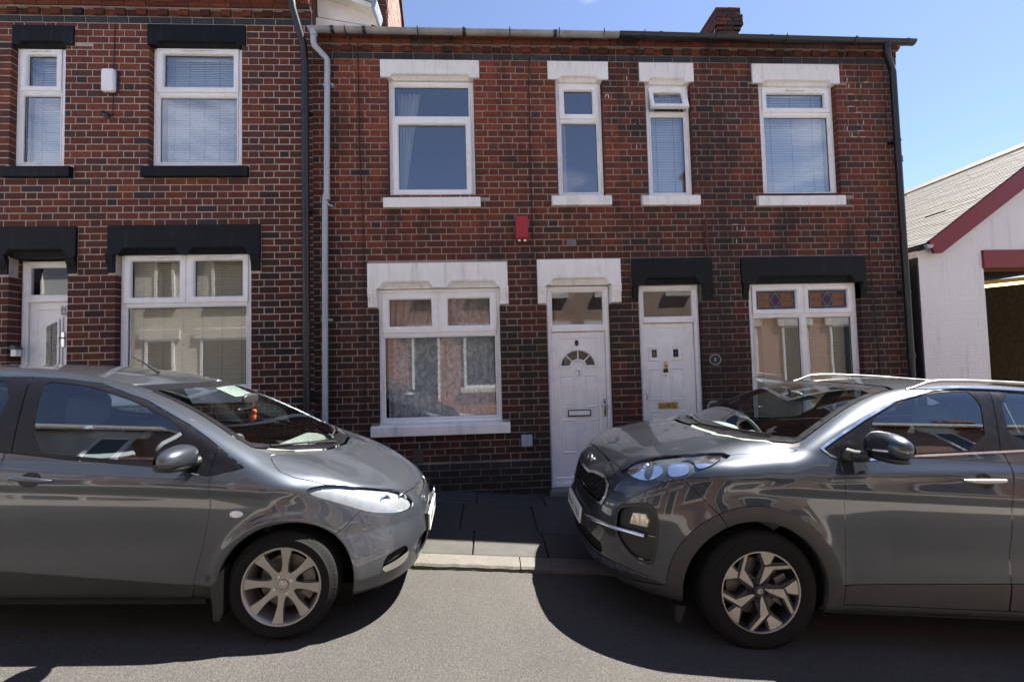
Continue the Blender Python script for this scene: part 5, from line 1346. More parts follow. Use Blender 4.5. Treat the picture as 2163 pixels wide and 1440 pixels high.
MAT['gloss_black'] = plain('gloss_black', (.006, .006, .008), .3, var=.1); MAT['gloss_black'].node_tree.nodes['Principled BSDF'].inputs['Specular IOR Level'].default_value = .25; 
MAT['void'] = plain('void_black', (.004, .004, .004), .9)
MAT['rubber'] = plain('rubber', (.007, .007, .007), .85, var=.25, nscale=30, bmp=.001, bscale=220)
MAT['rubber'].node_tree.nodes['Principled BSDF'].inputs['Specular IOR Level'].default_value = .25
MAT['alloy'] = plain('alloy', (.38, .365, .34), .36, metal=.8, var=.08, nscale=8)
MAT['alloy_dark'] = plain('alloy_dark', (.035, .036, .042), .3, metal=.5)
MAT['machined'] = plain('machined', (.45, .41, .37), .30, metal=.85, var=.05)
MAT['brake'] = plain('brake', (.16, .15, .14), .45, metal=.8, var=.3, nscale=40)
MAT['seat'] = plain('seat_fabric', (.085, .09, .10), .9, bmp=.001, bscale=300)
MAT['dash'] = plain('dash', (.20, .21, .20), .75, bmp=.001, bscale=300)
MAT['mirror_glass'] = plain('mirror_glass', (.8, .8, .8), .02, metal=1.0, var=0.0)
MAT['car_glass'] = glass_mat('car_glass', .12, (.80, .88, .85), wav=0)
MAT['side_glass'] = glass_mat('side_glass', .12, (.62, .72, .74), wav=0)
MAT['lens'] = glass_mat('lens', .06, (.93, .95, .97), wav=0)
MAT['reflector'] = plain('reflector', (.88, .89, .91), .12, metal=1.0, var=.03)
MAT['frost'] = plain('frosted_lamp', (.78, .80, .83), .25, var=.05, coat=.5)
MAT['lamp_silver'] = plain('lamp_silver', (.17, .18, .19), .4, metal=.1, var=.15, nscale=24)
MAT['plate'] = plain('plate_white', (.72, .72, .70), .4, var=.03)
MAT['orange'] = plain('orange_plastic', (.55, .09, .02), .4)

def surf_mesh(name, S, side=0, off=0.0, thick=0.0):
    """mesh from a cut surface. side 0: both halves, +1 / -1: one side. off: inward offset"""
    S = Surf(S.F, S.P, S.T).compact(); P = S.P; g = grad(S.F, P); N = g/np.maximum(np.linalg.norm(g, axis=1), 1e-6)[:, None]
    T = S.T
    n = np.cross(P[T[:, 1]]-P[T[:, 0]], P[T[:, 2]]-P[T[:, 0]]); c = (n*N[T[:, 0]]).sum(1) < 0
    T = T.copy(); T[c] = T[c][:, ::-1]
    P2 = P-N*off
    if thick:   # turn the boundary inwards so that the panel shows an edge
        E = np.concatenate([T[:, [0, 1]], T[:, [1, 2]], T[:, [2, 0]]]); key = np.sort(E, 1); U, idx, cnt = np.unique(key, axis=0, return_index=True, return_counts=True)
        B = E[idx[cnt == 1]]; B = B[~((np.abs(P[B[:, 0], 1]) < 1e-4) & (np.abs(P[B[:, 1], 1]) < 1e-4))]
        u, inv = np.unique(B.reshape(-1), return_inverse=True); inv = inv.reshape(-1, 2); base = len(P2)
        P2 = np.concatenate([P2, P2[u]-N[u]*thick]); Nn = np.concatenate([N, N[u]])
        q = np.stack([B[:, 1], B[:, 0], base+inv[:, 0]], 1); q2 = np.stack([B[:, 1], base+inv[:, 0], base+inv[:, 1]], 1)
        T = np.concatenate([T, q, q2]); N = Nn
    V = []; F_ = []; NN = []; b = 0
    for sg in ((1, -1) if side == 0 else (side,)):
        V.append(P2*[1, sg, 1]); NN.append(N*[1, sg, 1]); t = T if sg > 0 else T[:, ::-1]; F_.append(t+b); b += len(P2)
    V = np.concatenate(V); F_ = np.concatenate(F_); NN = np.concatenate(NN)
    me = bpy.data.meshes.new(name); me.vertices.add(len(V)); me.vertices.foreach_set('co', V.astype(np.float32).ravel())
    me.loops.add(len(F_)*3); me.loops.foreach_set('vertex_index', F_.astype(np.int32).ravel())
    me.polygons.add(len(F_)); me.polygons.foreach_set('loop_start', np.arange(0, len(F_)*3, 3, dtype=np.int32)); 
    me.polygons.foreach_set('use_smooth', np.ones(len(F_), bool)); me.update(calc_edges=True); me.validate()
    if len(me.vertices) == len(NN): me.normals_split_custom_set_from_vertices([tuple(v) for v in NN])
    return me
def part(name, S, mat, parent, side=0, off=0.0, thick=0.0, label=None):
    if len(S.T) == 0: return None
    o = link(name, surf_mesh(name, S, side, off, thick), mat, parent)
    if label: o['label'] = label
    return o
def XZ(P): return P[:, [0, 2]]
def YZ(P): return P[:, [1, 2]]
def XY(P): return P[:, [0, 1]]
def DZ(P): return np.stack([P[:, 0]-P[:, 1], P[:, 2]], 1)
def region(poly, proj, cond=None, rnd=0):
    sd_ = poly_sd(rounded(poly, rnd) if rnd else poly)
    def f(P):
        v = sd_(proj(P))
        return v if cond is None else np.maximum(v, cond(P))
    return f
def largest(S):
    """keep the largest connected piece"""
    lab = np.arange(len(S.P))
    for _ in range(400):
        m = lab[S.T].min(1); new = lab.copy(); np.minimum.at(new, S.T.reshape(-1), np.repeat(m, 3)); new = new[new]
        if (new == lab).all(): break
        lab = new
    u, n = np.unique(lab[S.T[:, 0]], return_counts=True); return S.take(lab[S.T[:, 0]] == u[n.argmax()])
def seam(S, f, gap=.0022):
    a, r = S.split(lambda P: f(P)+gap); _, r = r.split(lambda P: f(P)-gap)
    return a, r
def on_surface(F, x, z, y0=1.1, axis='y'):
    y = np.linspace(y0, 0, 600); v = F(np.full(600, x), y, np.full(600, z)); i = np.argmax(v < 0)
    return y[i] if (v < 0).any() else .4
def mirror_side(o):
    """a copied mesh object reflected to the other flank"""
    me = o.data.copy(); me.transform(Matrix.Scale(-1, 4, (0, 1, 0))); me.flip_normals(); c = bpy.data.objects.new(o.name.split('.')[0], me); COL.objects.link(c); c.parent = o.parent
    for k in o.keys():
        if k in ('label', 'kind', 'group'): c[k] = o[k]
    return c
def both(mb, name, mat, parent, smooth=False, side=0, bev=0):
    """build a part given on +y; side 0 makes both flanks"""
    out = []
    for sg in ((1, -1) if side == 0 else (side,)):
        me = mb.mesh(name, smooth)
        if sg < 0: me.transform(Matrix.Scale(-1, 4, (0, 1, 0))); me.flip_normals()
        o = link(name, me, mat, parent); out.append(o)
        if bev:
            b = o.modifiers.new('b', 'BEVEL'); b.width = bev; b.segments = 3; b.limit_method = 'ANGLE'; b.angle_limit = math.radians(35)
            me.polygons.foreach_set('use_smooth', [True]*len(me.polygons))
    return out
def blob(mb, c, r, power=2.6, nu=28, nv=18, squash=None):
    """superellipsoid"""
    vs = []; fs = []
    def sp(v, p): return math.copysign(abs(v)**(2/p), v)
    for j in range(nv+1):
        t = -math.pi/2+math.pi*j/nv
        for i in range(nu):
            a = 2*math.pi*i/nu
            x, y, z = sp(math.cos(t), power)*sp(math.cos(a), power), sp(math.cos(t), power)*sp(math.sin(a), power), sp(math.sin(t), power)
            p = [x, y, z]
            if squash: p = squash(*p)
            vs.append((c[0]+p[0]*r[0], c[1]+p[1]*r[1], c[2]+p[2]*r[2]))
    for j in range(nv):
        for i in range(nu):
            i2 = (i+1) % nu; fs.append((j*nu+i, j*nu+i2, (j+1)*nu+i2, (j+1)*nu+i))
    mb.add(vs, fs)

def tyre_mesh(R, rim, w, h0=0.0):
    mb = MB(); pr = [(rim-.012, h0-.012), (rim+.002, h0-.003), (rim+.018, h0+.003), (rim+(R-rim)*.45, h0+.010), (rim+(R-rim)*.62, h0+.011), (rim+(R-rim)*.64, h0+.007), (R-.020, h0+.0), (R-.008, h0-.012), (R-.002, h0-.022)]
    n = 5; tw = w-.05
    for i in range(n):
        a = h0-.025-tw*i/n; b = h0-.025-tw*(i+1)/n
        pr += [(R, a), (R, b+.008), (R-.007, b+.007), (R-.007, b+.001)]
    pr += [(R-.01, h0-w+.012), (rim+(R-rim)*.5, h0-w-.005), (rim-.01, h0-w+.01)]
    mb.disc((0, 0, 0), (0, 1, 0), pr, 96)
    # shoulder blocks
    for i in range(72):
        a = 2*math.pi*i/72; a2 = a+.05
        for (aa) in (a,):
            c0, s0, c1, s1 = math.cos(aa), math.sin(aa), math.cos(a2), math.sin(a2)
            r0, r1 = R-.022, R+.0012
            mb.add([(r0*c0, h0+.0005, r0*s0), (r0*c1, h0+.0005, r0*s1), (r1*c1, h0-.022, r1*s1), (r1*c0, h0-.022, r1*s0), ((R-.006)*c0, h0-.011, (R-.006)*s0), ((R-.006)*c1, h0-.011, (R-.006)*s1)], [(0, 1, 5, 4), (4, 5, 3-1, 3)])
    return mb
def extr(mb, pts, y0, y1, yfun=None):
    n = len(pts); f = yfun or (lambda x, z: 0)
    vs = [(x, y1+f(x, z), z) for x, z in pts]+[(x, y0+f(x, z), z) for x, z in pts]
    mb.add(vs, [tuple(range(n)), tuple(range(2*n-1, n-1, -1))]+[(i, (i+1) % n, (i+1) % n+n, i+n) for i in range(n)])
def wheel_common(root, R, rim, w, nlug, lugr, capr, pal, phase=0, lugmat=None):
    t = tyre_mesh(R, rim, w).build('tyre', MAT['rubber'], root, smooth=35)
    mb = MB(); mb.disc((0, 0, 0), (0, 1, 0), [(rim-.012, -w+.02), (rim-.010, -.055), (rim-.002, -.03), (rim-.001, -.012), (rim+.004, -.003), (rim+.003, .002), (rim-.006, .001), (rim-.012, -.008), (rim-.016, -.020), (rim-.024, -.05), (rim-.03, -w+.03), (rim-.06, -w+.02)], 96)
    mb.build('rim_barrel', pal[0], root, smooth=35)
    mb = MB(); mb.disc((0, 0, 0), (0, 1, 0), [(.001, -.085), (rim*.70, -.085), (rim*.70, -.11), (.001, -.11)], 48); mb.build('brake_disc', MAT['brake'], root, smooth=40)
    mb = MB(); mb.disc((0, 0, 0), (0, 1, 0), [(.001, -.12), (rim+.03, -.12)], 32); mb.build('wheel_back', MAT['void'], root)
    mb = MB(); a0 = math.radians(150); pts = []
    for i in range(9): a = a0+math.radians(62)*i/8; pts.append((rim*.80*math.cos(a), rim*.80*math.sin(a)))
    for i in range(9): a = a0+math.radians(62)*(8-i)/8; pts.append((rim*.5*math.cos(a), rim*.5*math.sin(a)))
    extr(mb, pts, -.10, -.05); mb.build('brake_caliper', MAT['brake'], root)
    for k in range(nlug):
        a = phase+2*math.pi*k/nlug
        m = MB(); c = (lugr*math.cos(a), 0, lugr*math.sin(a)); m.disc((c[0], -.030, c[2]), (0, 1, 0), [(.016, 0), (.016, .006), (.012, .006), (.0115, -.002)], 14); m.build('lug_recess', MAT['void'], root)
        m = MB(); m.disc((c[0], -.032, c[2]), (0, 1, 0), [(.0095, 0), (.0095, .010), (.007, .014), (.001, .014)], 6 if lugmat else 12); m.build('lug_nut', lugmat or MAT['chrome'], root, smooth=30)
def hatch_wheel(root):
    R, rim = .291, .208; A = MAT['alloy']
    wheel_common(root, R, rim, .185, 4, .050, .028, (A,), phase=math.radians(62))
    dish = lambda x, z: -.020*(1-min(math.hypot(x, z)/.2, 1)**2)
    for k in range(8):
        a = math.radians(92+45*k); pts = []
        for (r, hw) in ((.045, .028), (.07, .020), (.10, .0165), (.13, .018), (.16, .0225), (.185, .028), (.2035, .031)): pts.append((r, hw))
        prof = [(r, h) for r, h in pts]+[(r, -h) for r, h in reversed(pts)]
        ca, sa = math.cos(a), math.sin(a); P = [(r*ca-h*sa, r*sa+h*ca) for r, h in prof]
        mb = MB(); extr(mb, P, -.034, -.004, dish); o = mb.build('spoke', A, root); bv = o.modifiers.new('b', 'BEVEL'); bv.width = .003; bv.segments = 2; bv.limit_method = 'ANGLE'; bv.angle_limit = math.radians(50)
    mb = MB(); mb.disc((0, 0, 0), (0, 1, 0), [(.072, -.045), (.070, -.026), (.060, -.0235), (.030, -.0235), (.029, -.028)], 40); mb.build('hub', A, root, smooth=40)
    mb = MB(); mb.disc((0, 0, 0), (0, 1, 0), [(.0275, -.03), (.0275, -.020), (.024, -.018), (.001, -.017)], 28); cap = mb.build('centre_cap', A, root, smooth=40)
    mb = MB(); mb.tube([(.016*math.cos(t), -.0165, .014*math.sin(t)) for t in [6.283*i/20 for i in range(21)]], .002, 6, cap=False); mb.tube([(-.012, -.0165, .006), (-.004, -.0165, .004), (0, -.0165, -.003), (.004, -.0165, .004), (.012, -.0165, .006)], .0018, 6); mb.build('emblem', MAT['chrome'], cap)
def suv_wheel(root, flip=False):
    R, rim = .352, .240; k_ = rim/320.
    wheel_common(root, R, rim, .225, 5, .057, .03, (MAT['alloy_dark'],), phase=math.radians(60), lugmat=MAT['alloy_dark'])
    blade = [(-42, -16), (-168, -96), (-134, -286), (-110, -294), (-130, -158), (-58, -58)]
    tip = [(-182, -96), (-290, -84), (-272, -176), (-252, -198), (-180, -138)]
    base = [(10, -62), (-112, -150), (-92, -298), (-160, -270), (-180, -160), (-238, -214), (-306, -70), (-176, -70), (-62, 14)]
    mb = MB(); mb.disc((0, 0, 0), (0, 1, 0), [(rim-.001, -.006), (rim-.002, .0035), (rim-.009, .003), (rim-.010, -.004)], 96); mb.build('rim_edge', MAT['machined'], root, smooth=40)
    dish = lambda x, z: -.018*(1-min(math.hypot(x, z)/rim, 1)**2)
    for k in range(5):
        a = math.radians(72*k); ca, sa = math.cos(a), math.sin(a)
        def tr(pts, s=1.0): return [((-x*ca*s-(-y)*sa*s)*k_, (-x*sa*s+(-y)*ca*s)*k_) for x, y in pts]
        mb = MB(); extr(mb, tr(base), -.05, -.010, dish); o = mb.build('spoke', MAT['alloy_dark'], root); bv = o.modifiers.new('b', 'BEVEL'); bv.width = .004; bv.segments = 2; bv.limit_method = 'ANGLE'; bv.angle_limit = math.radians(40)
        for sh in (blade, tip):
            mb = MB(); extr(mb, tr(sh), -.012, -.0035, dish); f = mb.build('spoke_face', MAT['machined'], o)
    mb = MB(); mb.disc((0, 0, 0), (0, 1, 0), [(.075, -.05), (.073, -.034), (.04, -.030), (.036, -.024), (.032, -.012), (.001, -.010)], 40); cap = mb.build('hub', MAT['alloy_dark'], root, smooth=35)
    mb = MB(); mb.disc((0, 0, 0), (0, 1, 0), [(.0165, -.010), (.0165, -.008), (.001, -.008)], 24); mb.build('emblem', MAT['machined'], cap); mb = MB(); mb.tube([(.008*math.cos(t), -.0075, .009*math.sin(t)) for t in [.9+4.6*i/14 for i in range(15)]], .0018, 6); mb.build('emblem_mark', MAT['void'], cap)
def place_wheels(car, maker, R, track, wb, steer=0):
    roots = []
    for i, (x, sg) in enumerate(((0, 1), (0, -1), (-wb, 1), (-wb, -1))):
        if i == 0:
            w = empty('wheel'); w.parent = car; maker(w); proto = w
        else:
            w = bpy.data.objects.new('wheel', None); COL.objects.link(w); w.parent = car
            for ch in list(proto.children):
                c = ch.copy(); COL.objects.link(c); c.parent = w
                for g_ in ch.children:
                    d = g_.copy(); COL.objects.link(d); d.parent = c
        w.location = (x, sg*track, R); w.rotation_euler = (0, 0, (0 if sg > 0 else math.pi)+(steer if x == 0 else 0)); roots.append(w)
    return roots
def arch_liner(car, F, cx, cz, R, mat, depth=.42, lip_mat=None, name='wheel_arch'):
    mb = MB(); N = 60; vs = []; pts = []
    for i in range(N+1):
        a = -math.radians(35)+math.radians(250)*i/N; x = cx+R*math.cos(a); z = cz+R*math.sin(a); pts.append((x, z))
        ys = on_surface(F, x, z)
        vs += [(x, ys-.001, z), (cx+(R-.006)*math.cos(a), ys-.006, cz+(R-.006)*math.sin(a)), (cx+(R-.004)*math.cos(a), ys-.03, cz+(R-.004)*math.sin(a)), (cx+(R+.02)*math.cos(a), ys-.035, cz+(R+.02)*math.sin(a)), (cx+(R+.02)*math.cos(a), depth, cz+(R+.02)*math.sin(a))]
    fs = []
    for i in range(N):
        for k in range(4): fs.append((i*5+k, i*5+k+1, (i+1)*5+k+1, (i+1)*5+k))
    lip = MB(); lip.add(vs, [f for j, f in enumerate(fs) if j % 4 < 2]); both(lip, 'arch_lip', lip_mat or mat, car, smooth=60)
    lin = MB(); lin.add(vs, [f for j, f in enumerate(fs) if j % 4 >= 2]); lin.disc((cx, depth, cz), (0, 1, 0), [(.001, 0), (R+.02, 0)], 32); both(lin, name, MAT['void'], car)
def seatset(car, x, y, z, mat, recl=.22, h=.62, w=.25):
    for sy in (y, -y):
        s = MB()
        pr = [(x+.05, z), (x+.50, z+.06), (x+.52, z+.16), (x+.10, z+.14), (x-.12*1.2, z+h), (x-.25, z+h-.01), (x-.12, z+.1)]
        s.prism(pr, sy-w, sy+w); o = s.build('seat', mat, car); bv = o.modifiers.new('b', 'BEVEL'); bv.width = .05; bv.segments = 4; o.data.polygons.foreach_set('use_smooth', [True]*len(o.data.polygons))
        q = MB(); blob(q, (x-.20, sy, z+h+.12), (.055, .14, .105), 3.2, 20, 12); q.tube([(x-.19, sy-.05, z+h-.03), (x-.2, sy-.05, z+h+.05)], .007, 6); q.tube([(x-.19, sy+.05, z+h-.03), (x-.2, sy+.05, z+h+.05)], .007, 6)
        q.build('headrest', mat, o, smooth=50)
def steering(car, c, tilt, r=.18):
    g_ = MB(); pts = []
    for i in range(33):
        a = 2*math.pi*i/32; pts.append((c[0]+r*math.sin(a)*math.sin(tilt), c[1]+r*math.cos(a), c[2]+r*math.sin(a)*math.cos(tilt)))
    g_.tube(pts, .015, 8, cap=False); g_.tube([pts[0], c, pts[16]], .018, 6); g_.tube([c, pts[24]], .018, 6); blob(g_, c, (.04, .07, .06), 2.2, 14, 8)
    g_.build('steering_wheel', MAT['seat'], car, smooth=50)
def wiper(car, F, a, b, c, d, off=.014):
    """arm a-b and blade c-d given as (y, z) on the windscreen"""
    def on(y, z, o=off):
        x = np.linspace(.35, -1.3, 500); v = F(x, np.full(500, abs(y)), np.full(500, z)); return (float(x[np.argmax(v < 0)])+o, y, z+o*.6)
    m = MB(); m.tube([on(*a, .006), on((a[0]+b[0])/2, (a[1]+b[1])/2, .024), on(*b, .020)], .007, 6)
    m.tube([on(c[0]+(d[0]-c[0])*t, c[1]+(d[1]-c[1])*t) for t in np.linspace(0, 1, 9)], .0065, 6); m.build('wiper', MAT['void'], car)
def char_strokes(parent, pts_list, name, mat, r=.004):
    mb = MB()
    for p in pts_list: mb.tube(p, r, 5)
    mb.build(name, mat, parent)

def frame_matrix(pos, fwd, roll, yaw, g=math.atan(.08)):
    f = Vector((fwd*math.cos(g)*math.cos(yaw), fwd*math.sin(yaw), -fwd*math.sin(g)))
    return pos, f, roll
def set_frame(root, pos, rows):
    f, l, u = [Vector(r) for r in rows]
    f.normalize(); l = (l-f*l.dot(f)).normalized(); u = f.cross(l)
    M_ = Matrix((f, l, u)).transposed().to_4x4(); M_.translation = pos; root.matrix_world = M_

# ================================================================== the small hatchback on the left
def build_hatch():
    car = empty('parked_car'); tag(car, 'grey hatchback with eight-spoke alloy wheels parked below the black-linteled house', 'car', 'cars parked half on the kerb')
    set_frame(car, HATCH_POS, HATCH_ROWS)
    paint = paint_mat('grey_metallic', (.048, .057, .072), .34)
    F, b = make_hatch(); P, T = surface_nets(F, b, .0165); S = Surf(F, P, T)
    _, S = S.split(lambda P: P[:, 1]); S.P[:, 1] = np.maximum(S.P[:, 1], 0)
    for cx in (.02, -2.47):
        f = lambda P, cx=cx: np.maximum(np.hypot(P[:, 0]-cx, P[:, 2]-.285)-.357, .45-P[:, 1]); _, S = S.split(f)
    keep = []
    # windscreen
    wsf = region([(0, .935), (.30, .945), (.50, .968), (.655, 1.01), (.645, 1.06), (.56, 1.20), (.49, 1.335), (.30, 1.338), (-.2, 1.338), (-.2, .935)], YZ, lambda P: np.maximum(P[:, 0]-.2, -1.35-P[:, 0]))
    ws, S = seam(S, wsf, .003)
    inner = lambda P: wsf(P)+.03
    gl, frit = ws.split(inner)
    part('windscreen', gl, MAT['car_glass'], car); part('windscreen_border', frit, MAT['gloss_black'], car)
    # rear screen (not in view)
    rwf = lambda P: np.maximum(np.maximum(np.abs(P[:, 1])-.52, -2.70-0-P[:, 0]*-1), np.maximum(1.02-P[:, 2], P[:, 2]-1.28)) if False else np.maximum(np.maximum(P[:, 1]-.50, P[:, 0]+2.78), np.maximum(1.06-P[:, 2], P[:, 2]-1.26))
    rw, S = seam(S, rwf, .003); part('rear_window', rw, MAT['side_glass'], car)
    # glass house trim and side windows
    ysel = lambda P: .42-P[:, 1]
    dlo = [(-.262, .922), (-.43, .878), (-.62, .905), (-.80, .920), (-1.163, .938), (-1.49, .965), (-1.90, .985), (-2.25, 1.01), (-2.36, 1.06), (-2.30, 1.15), (-2.10, 1.29), (-1.90, 1.345), (-1.60, 1.362), (-1.406, 1.360), (-1.225, 1.343), (-.927, 1.262), (-.638, 1.138), (-.50, 1.066)]
    tr_, S = seam(S, region(dlo, XZ, ysel), .002)
    fg = [(-1.372, .972), (-1.497, 1.339), (-1.406, 1.338), (-1.225, 1.321), (-.927, 1.240), (-.650, 1.121), (-.590, .947), (-.80, .942), (-1.163, .958)]
    rg = [(-1.60, .985), (-1.625, 1.337), (-1.88, 1.32), (-2.06, 1.27), (-2.16, 1.20), (-2.14, 1.03)]
    qg = [(-2.19, 1.05), (-2.19, 1.18), (-2.27, 1.10)]
    wins = []
    for poly in (fg, rg, qg):
        g_, tr_ = tr_.split(region(rounded(poly, 1), XZ)); wins.append(g_)
    # B line between the doors cuts the trim
    blf = lambda P: P[:, 0]-(-1.471-(P[:, 2]-1.0)*.29)
    ra, rb = seam(tr_, blf, .0024); rb, rc = seam(rb, lambda P: P[:, 0]-(-.432-.02*(1.0-P[:, 2])), .0018)
    for q_ in (ra, rb, rc):
        for sg in (1, -1): part('window_trim', q_, MAT['gloss_black'], car, sg, .003)
    trims = [ra, rb, rc]
    # doors
    d1 = [(-.457, .20), (-.457, .30), (-.416, .518), (-.397, .72), (-.42, .868), (-.432, .90), (-.60, .93), (-1.0, .96), (-1.49, .99), (-1.475, .90), (-1.50, .7), (-1.52, .3), (-1.52, .20)]
    d2 = [(-1.53, .20), (-1.508, .7), (-1.482, .90), (-1.495, 1.0), (-2.3, 1.05), (-2.32, .95), (-2.22, .80), (-2.08, .62), (-2.02, .40), (-2.0, .20)]
    doors = []
    for poly in (d1, d2):
        dd, S = seam(S, region(poly, XZ, lambda P: .5-P[:, 1]), .0024); doors.append(dd)
    sillz = lambda P: P[:, 2]-(.300+np.clip(-.457-P[:, 0], 0, 3)*.075)
    # bonnet
    bn = [(.06, -.2), (.055, 0), (.03, .30), (-.04, .47), (-.12, .58), (-.185, .655), (-.15, .708), (-.089, .757), (-.006, .763), (.168, .722), (.312, .640), (.434, .530), (.535, .425), (.60, .34), (.632, .2), (.645, 0), (.645, -.2)]
    cowl = lambda P: region([(.14, -.2), (.14, 0), (-.01, .5), (-.14, .655), (-.25, .70), (-.40, .67), (-.4, -.2)], XY, lambda P: np.maximum(.86-P[:, 2], P[:, 2]-1.02))(P)
    up = lambda P: .60-P[:, 2]
    bonf = region(bn, XY, up)
    bon, S = seam(S, bonf, .0022)
    cw, S = S.split(region([(.07, -.2), (.068, 0), (.035, .31), (-.035, .48), (-.115, .59), (-.17, .635), (-.26, .655), (-.4, .62), (-.3, -.2)], XY, lambda P: np.maximum(np.maximum(.86-P[:, 2], P[:, 2]-1.1), P[:, 0]-.1)))
    part('cowl', largest(cw), MAT['trim'], car, 0, .004)
    part('bonnet', bon, paint, car, 0, 0, .010)
    # headlights
    hl = [(-.715, .812), (-.69, .778), (-.545, .738), (-.293, .664), (-.171, .637), (.075, .604), (.235, .606), (.265, .635), (.225, .675), (.150, .705), (-.088, .762), (-.321, .797), (-.553, .822)]
    hd, S = seam(S, region(hl, DZ, lambda P: np.maximum(.3-P[:, 1], -.1-P[:, 0]), 1), .002)
    # bumper
    bp_ = [(.60, .69), (.385, .69), (.374, .675), (.30, .597), (.225, .531), (.22, .1), (1.2, .1), (1.2, .72)]
    slot, S = S.split(region([(-.1, .625), (.15, .628), (.24, .640), (.255, .655), (.20, .668), (-.1, .665)], YZ, lambda P: .5-P[:, 0]))
    bum, S = seam(S, region(bp_, XZ), .0022)
    part('upper_grille', slot, MAT['void'], car, 0, .02)
    lg = [(-.1, .30), (.40, .30), (.46, .33), (.43, .405), (.36, .42), (-.1, .42)]
    low, bum = seam(bum, region(lg, YZ, lambda P: .3-P[:, 0], 1), .001)
    part('lower_grille', low, MAT['void'], car, 0, .035)
    fg_ = [(-.19, .305), (-.145, .392), (-.06, .410), (.05, .418), (.12, .40), (.10, .33), (.0, .312)]
    fo, bum = seam(bum, region(fg_, DZ, lambda P: np.maximum(.47-P[:, 1], .3-P[:, 0]), 1), .001)
    bl_, fo = fo.split(lambda P: P[:, 2]-(.345+.25*(.67-P[:, 1])))
    for sg in (1, -1):
        part('fog_recess', fo, MAT['void'], car, sg, .02); part('fog_blade', bl_, MAT['alloy'], car, sg, -.004)
    lip, bum = bum.split(lambda P: P[:, 2]-(.235-.05*(P[:, 1] > 9)))
    part('bumper', bum, paint, car, 0, 0, .008); part('bumper_lip', lip, MAT['trim'], car)
    # sill trim under the doors
    allb = [S]+doors; names = []
    sk, S = S.split(lambda P: np.maximum(sillz(P), P[:, 0]+.30))
    dtr = []
    shell = [bon, bum]+trims
    for i, dd in enumerate(doors):
        t_, dd = dd.split(sillz); dtr.append(t_); shell.append(dd)
        for sg in (1, -1):
            o = part('door', dd, paint, car, sg, 0, .010)
            t_o = link('sill_strip', surf_mesh('sill_strip', t_, sg), MAT['trim'], o)
            g_ = wins[i]; link('window', surf_mesh('window', g_, sg, .006), MAT['side_glass'], o)
            if sg == -1 or True:
                xh, zh = ((-1.30, .842) if i == 0 else (-2.08, .885))
                m = MB(); L = .105; pts = []; n = 12
                for k in range(n+1):
                    u = -1+2*k/n; pts.append((xh+u*L, on_surface(F, xh+u*L, zh)+.022*(1-u**4)+.004, zh-.008*u+.004))
                m.tube(pts, .012, 10, rs=[.006+.009*(1-abs(-1+2*k/n)**3) for k in range(n+1)])
                hh = both(m, 'door_handle', paint, o, 60, sg)
                m = MB(); N = 18; cx, cz = xh-.005, zh-.004; vs = []; ring_ = []
                for rr_, dp in ((1.0, -.0015), (.6, .006), (0.01, .010)):
                    for k in range(N):
                        a = 2*math.pi*k/N; x = cx+.055*rr_*math.cos(a); z = cz+.038*rr_*math.sin(a); vs.append((x, on_surface(F, x, z)+.0015 if rr_ == 1 else on_surface(F, x, z)+.0016, z))
                m.add(vs, [(a_*N+k, a_*N+(k+1) % N, (a_+1)*N+(k+1) % N, (a_+1)*N+k) for a_ in range(2) for k in range(N)])
                both(m, 'handle_recess', MAT['gloss_black'], o, 60, sg)
    for sg in (1, -1): link('window', surf_mesh('window', wins[2], sg, .004), MAT['side_glass'], car)
    part('sill_trim', sk, MAT['trim'], car, 0, .004)
    part('body', S, paint, car, 0, 0, .010); shell.append(S)
    for s_ in shell: pass
    sp_ = np.concatenate([s_.P[s_.T].reshape(-1, 3) for s_ in shell]); sh = Surf(F, sp_, np.arange(len(sp_)).reshape(-1, 3)); part('inner_shell', sh, MAT['void'], car, 0, .013)
    # repeater, headlights, mirrors
    for sg in (1, -1):
        m = MB(); y = on_surface(F, -.262, .682); m.disc((-.262, y-.002, .682), (0, 1, 0), [(.036, 0), (.033, .006), (.02, .010), (.001, .011)], 24); m.v = [(a, b_, .682+(c-.682)*.55) for a, b_, c in m.v]; both(m, 'side_repeater', MAT['frost'], car, 60, sg)
        o = part('headlight', hd, MAT['lens'], car, sg, 0.0)
        link('reflector', surf_mesh('reflector', hd, sg, .022), MAT['lamp_silver'], o)
        # bulbs in the lamp
        for (hx, hy, hz_, r_) in ((.46, .52, .66, .05), (.55, .40, .655, .038)):
            m = MB(); m.disc((hx, hy, hz_), (.75, .55, .12), [(r_, .0), (r_*1.05, .03), (r_*.9, .035), (r_*.5, .0), (.001, -.01)], 24); both(m, 'lamp_bowl', MAT['reflector'], o, 60, sg)
        m = MB()
        blob(m, (-.555, .935, .992), (.075, .115, .062), 2.5, 30, 20, squash=lambda x, y, z: (x*(1 if x > 0 else .45), y, z*(1-.10*y)))
        mm = MB(); blob(mm, (0, 0, 0), (.145, .075, .062), 2.4, 30, 20)
        me_ = empty('door_mirror'); me_.parent = car
        h_ = MB(); blob(h_, (-.545, .945, .995), (.080, .125, .064), 2.5, 32, 20, squash=lambda x, y, z: (x*(1.0 if x > 0 else .55)*(1-.12*y), y, z*(1-.12*y*1)))
        both(h_, 'housing', paint, me_, 60, sg)
        h_ = MB(); h_.tube([(-.50, .80, .955), (-.54, .85, .95), (-.55, .91, .955)], .022, 10, rs=[.03, .024, .03]); both(h_, 'arm', MAT['trim'], me_, 60, sg)
        h_ = MB(); blob(h_, (-.545, .943, .955), (.072, .105, .022), 2.5, 26, 12); both(h_, 'lower_cover', MAT['trim'], me_, 60, sg)
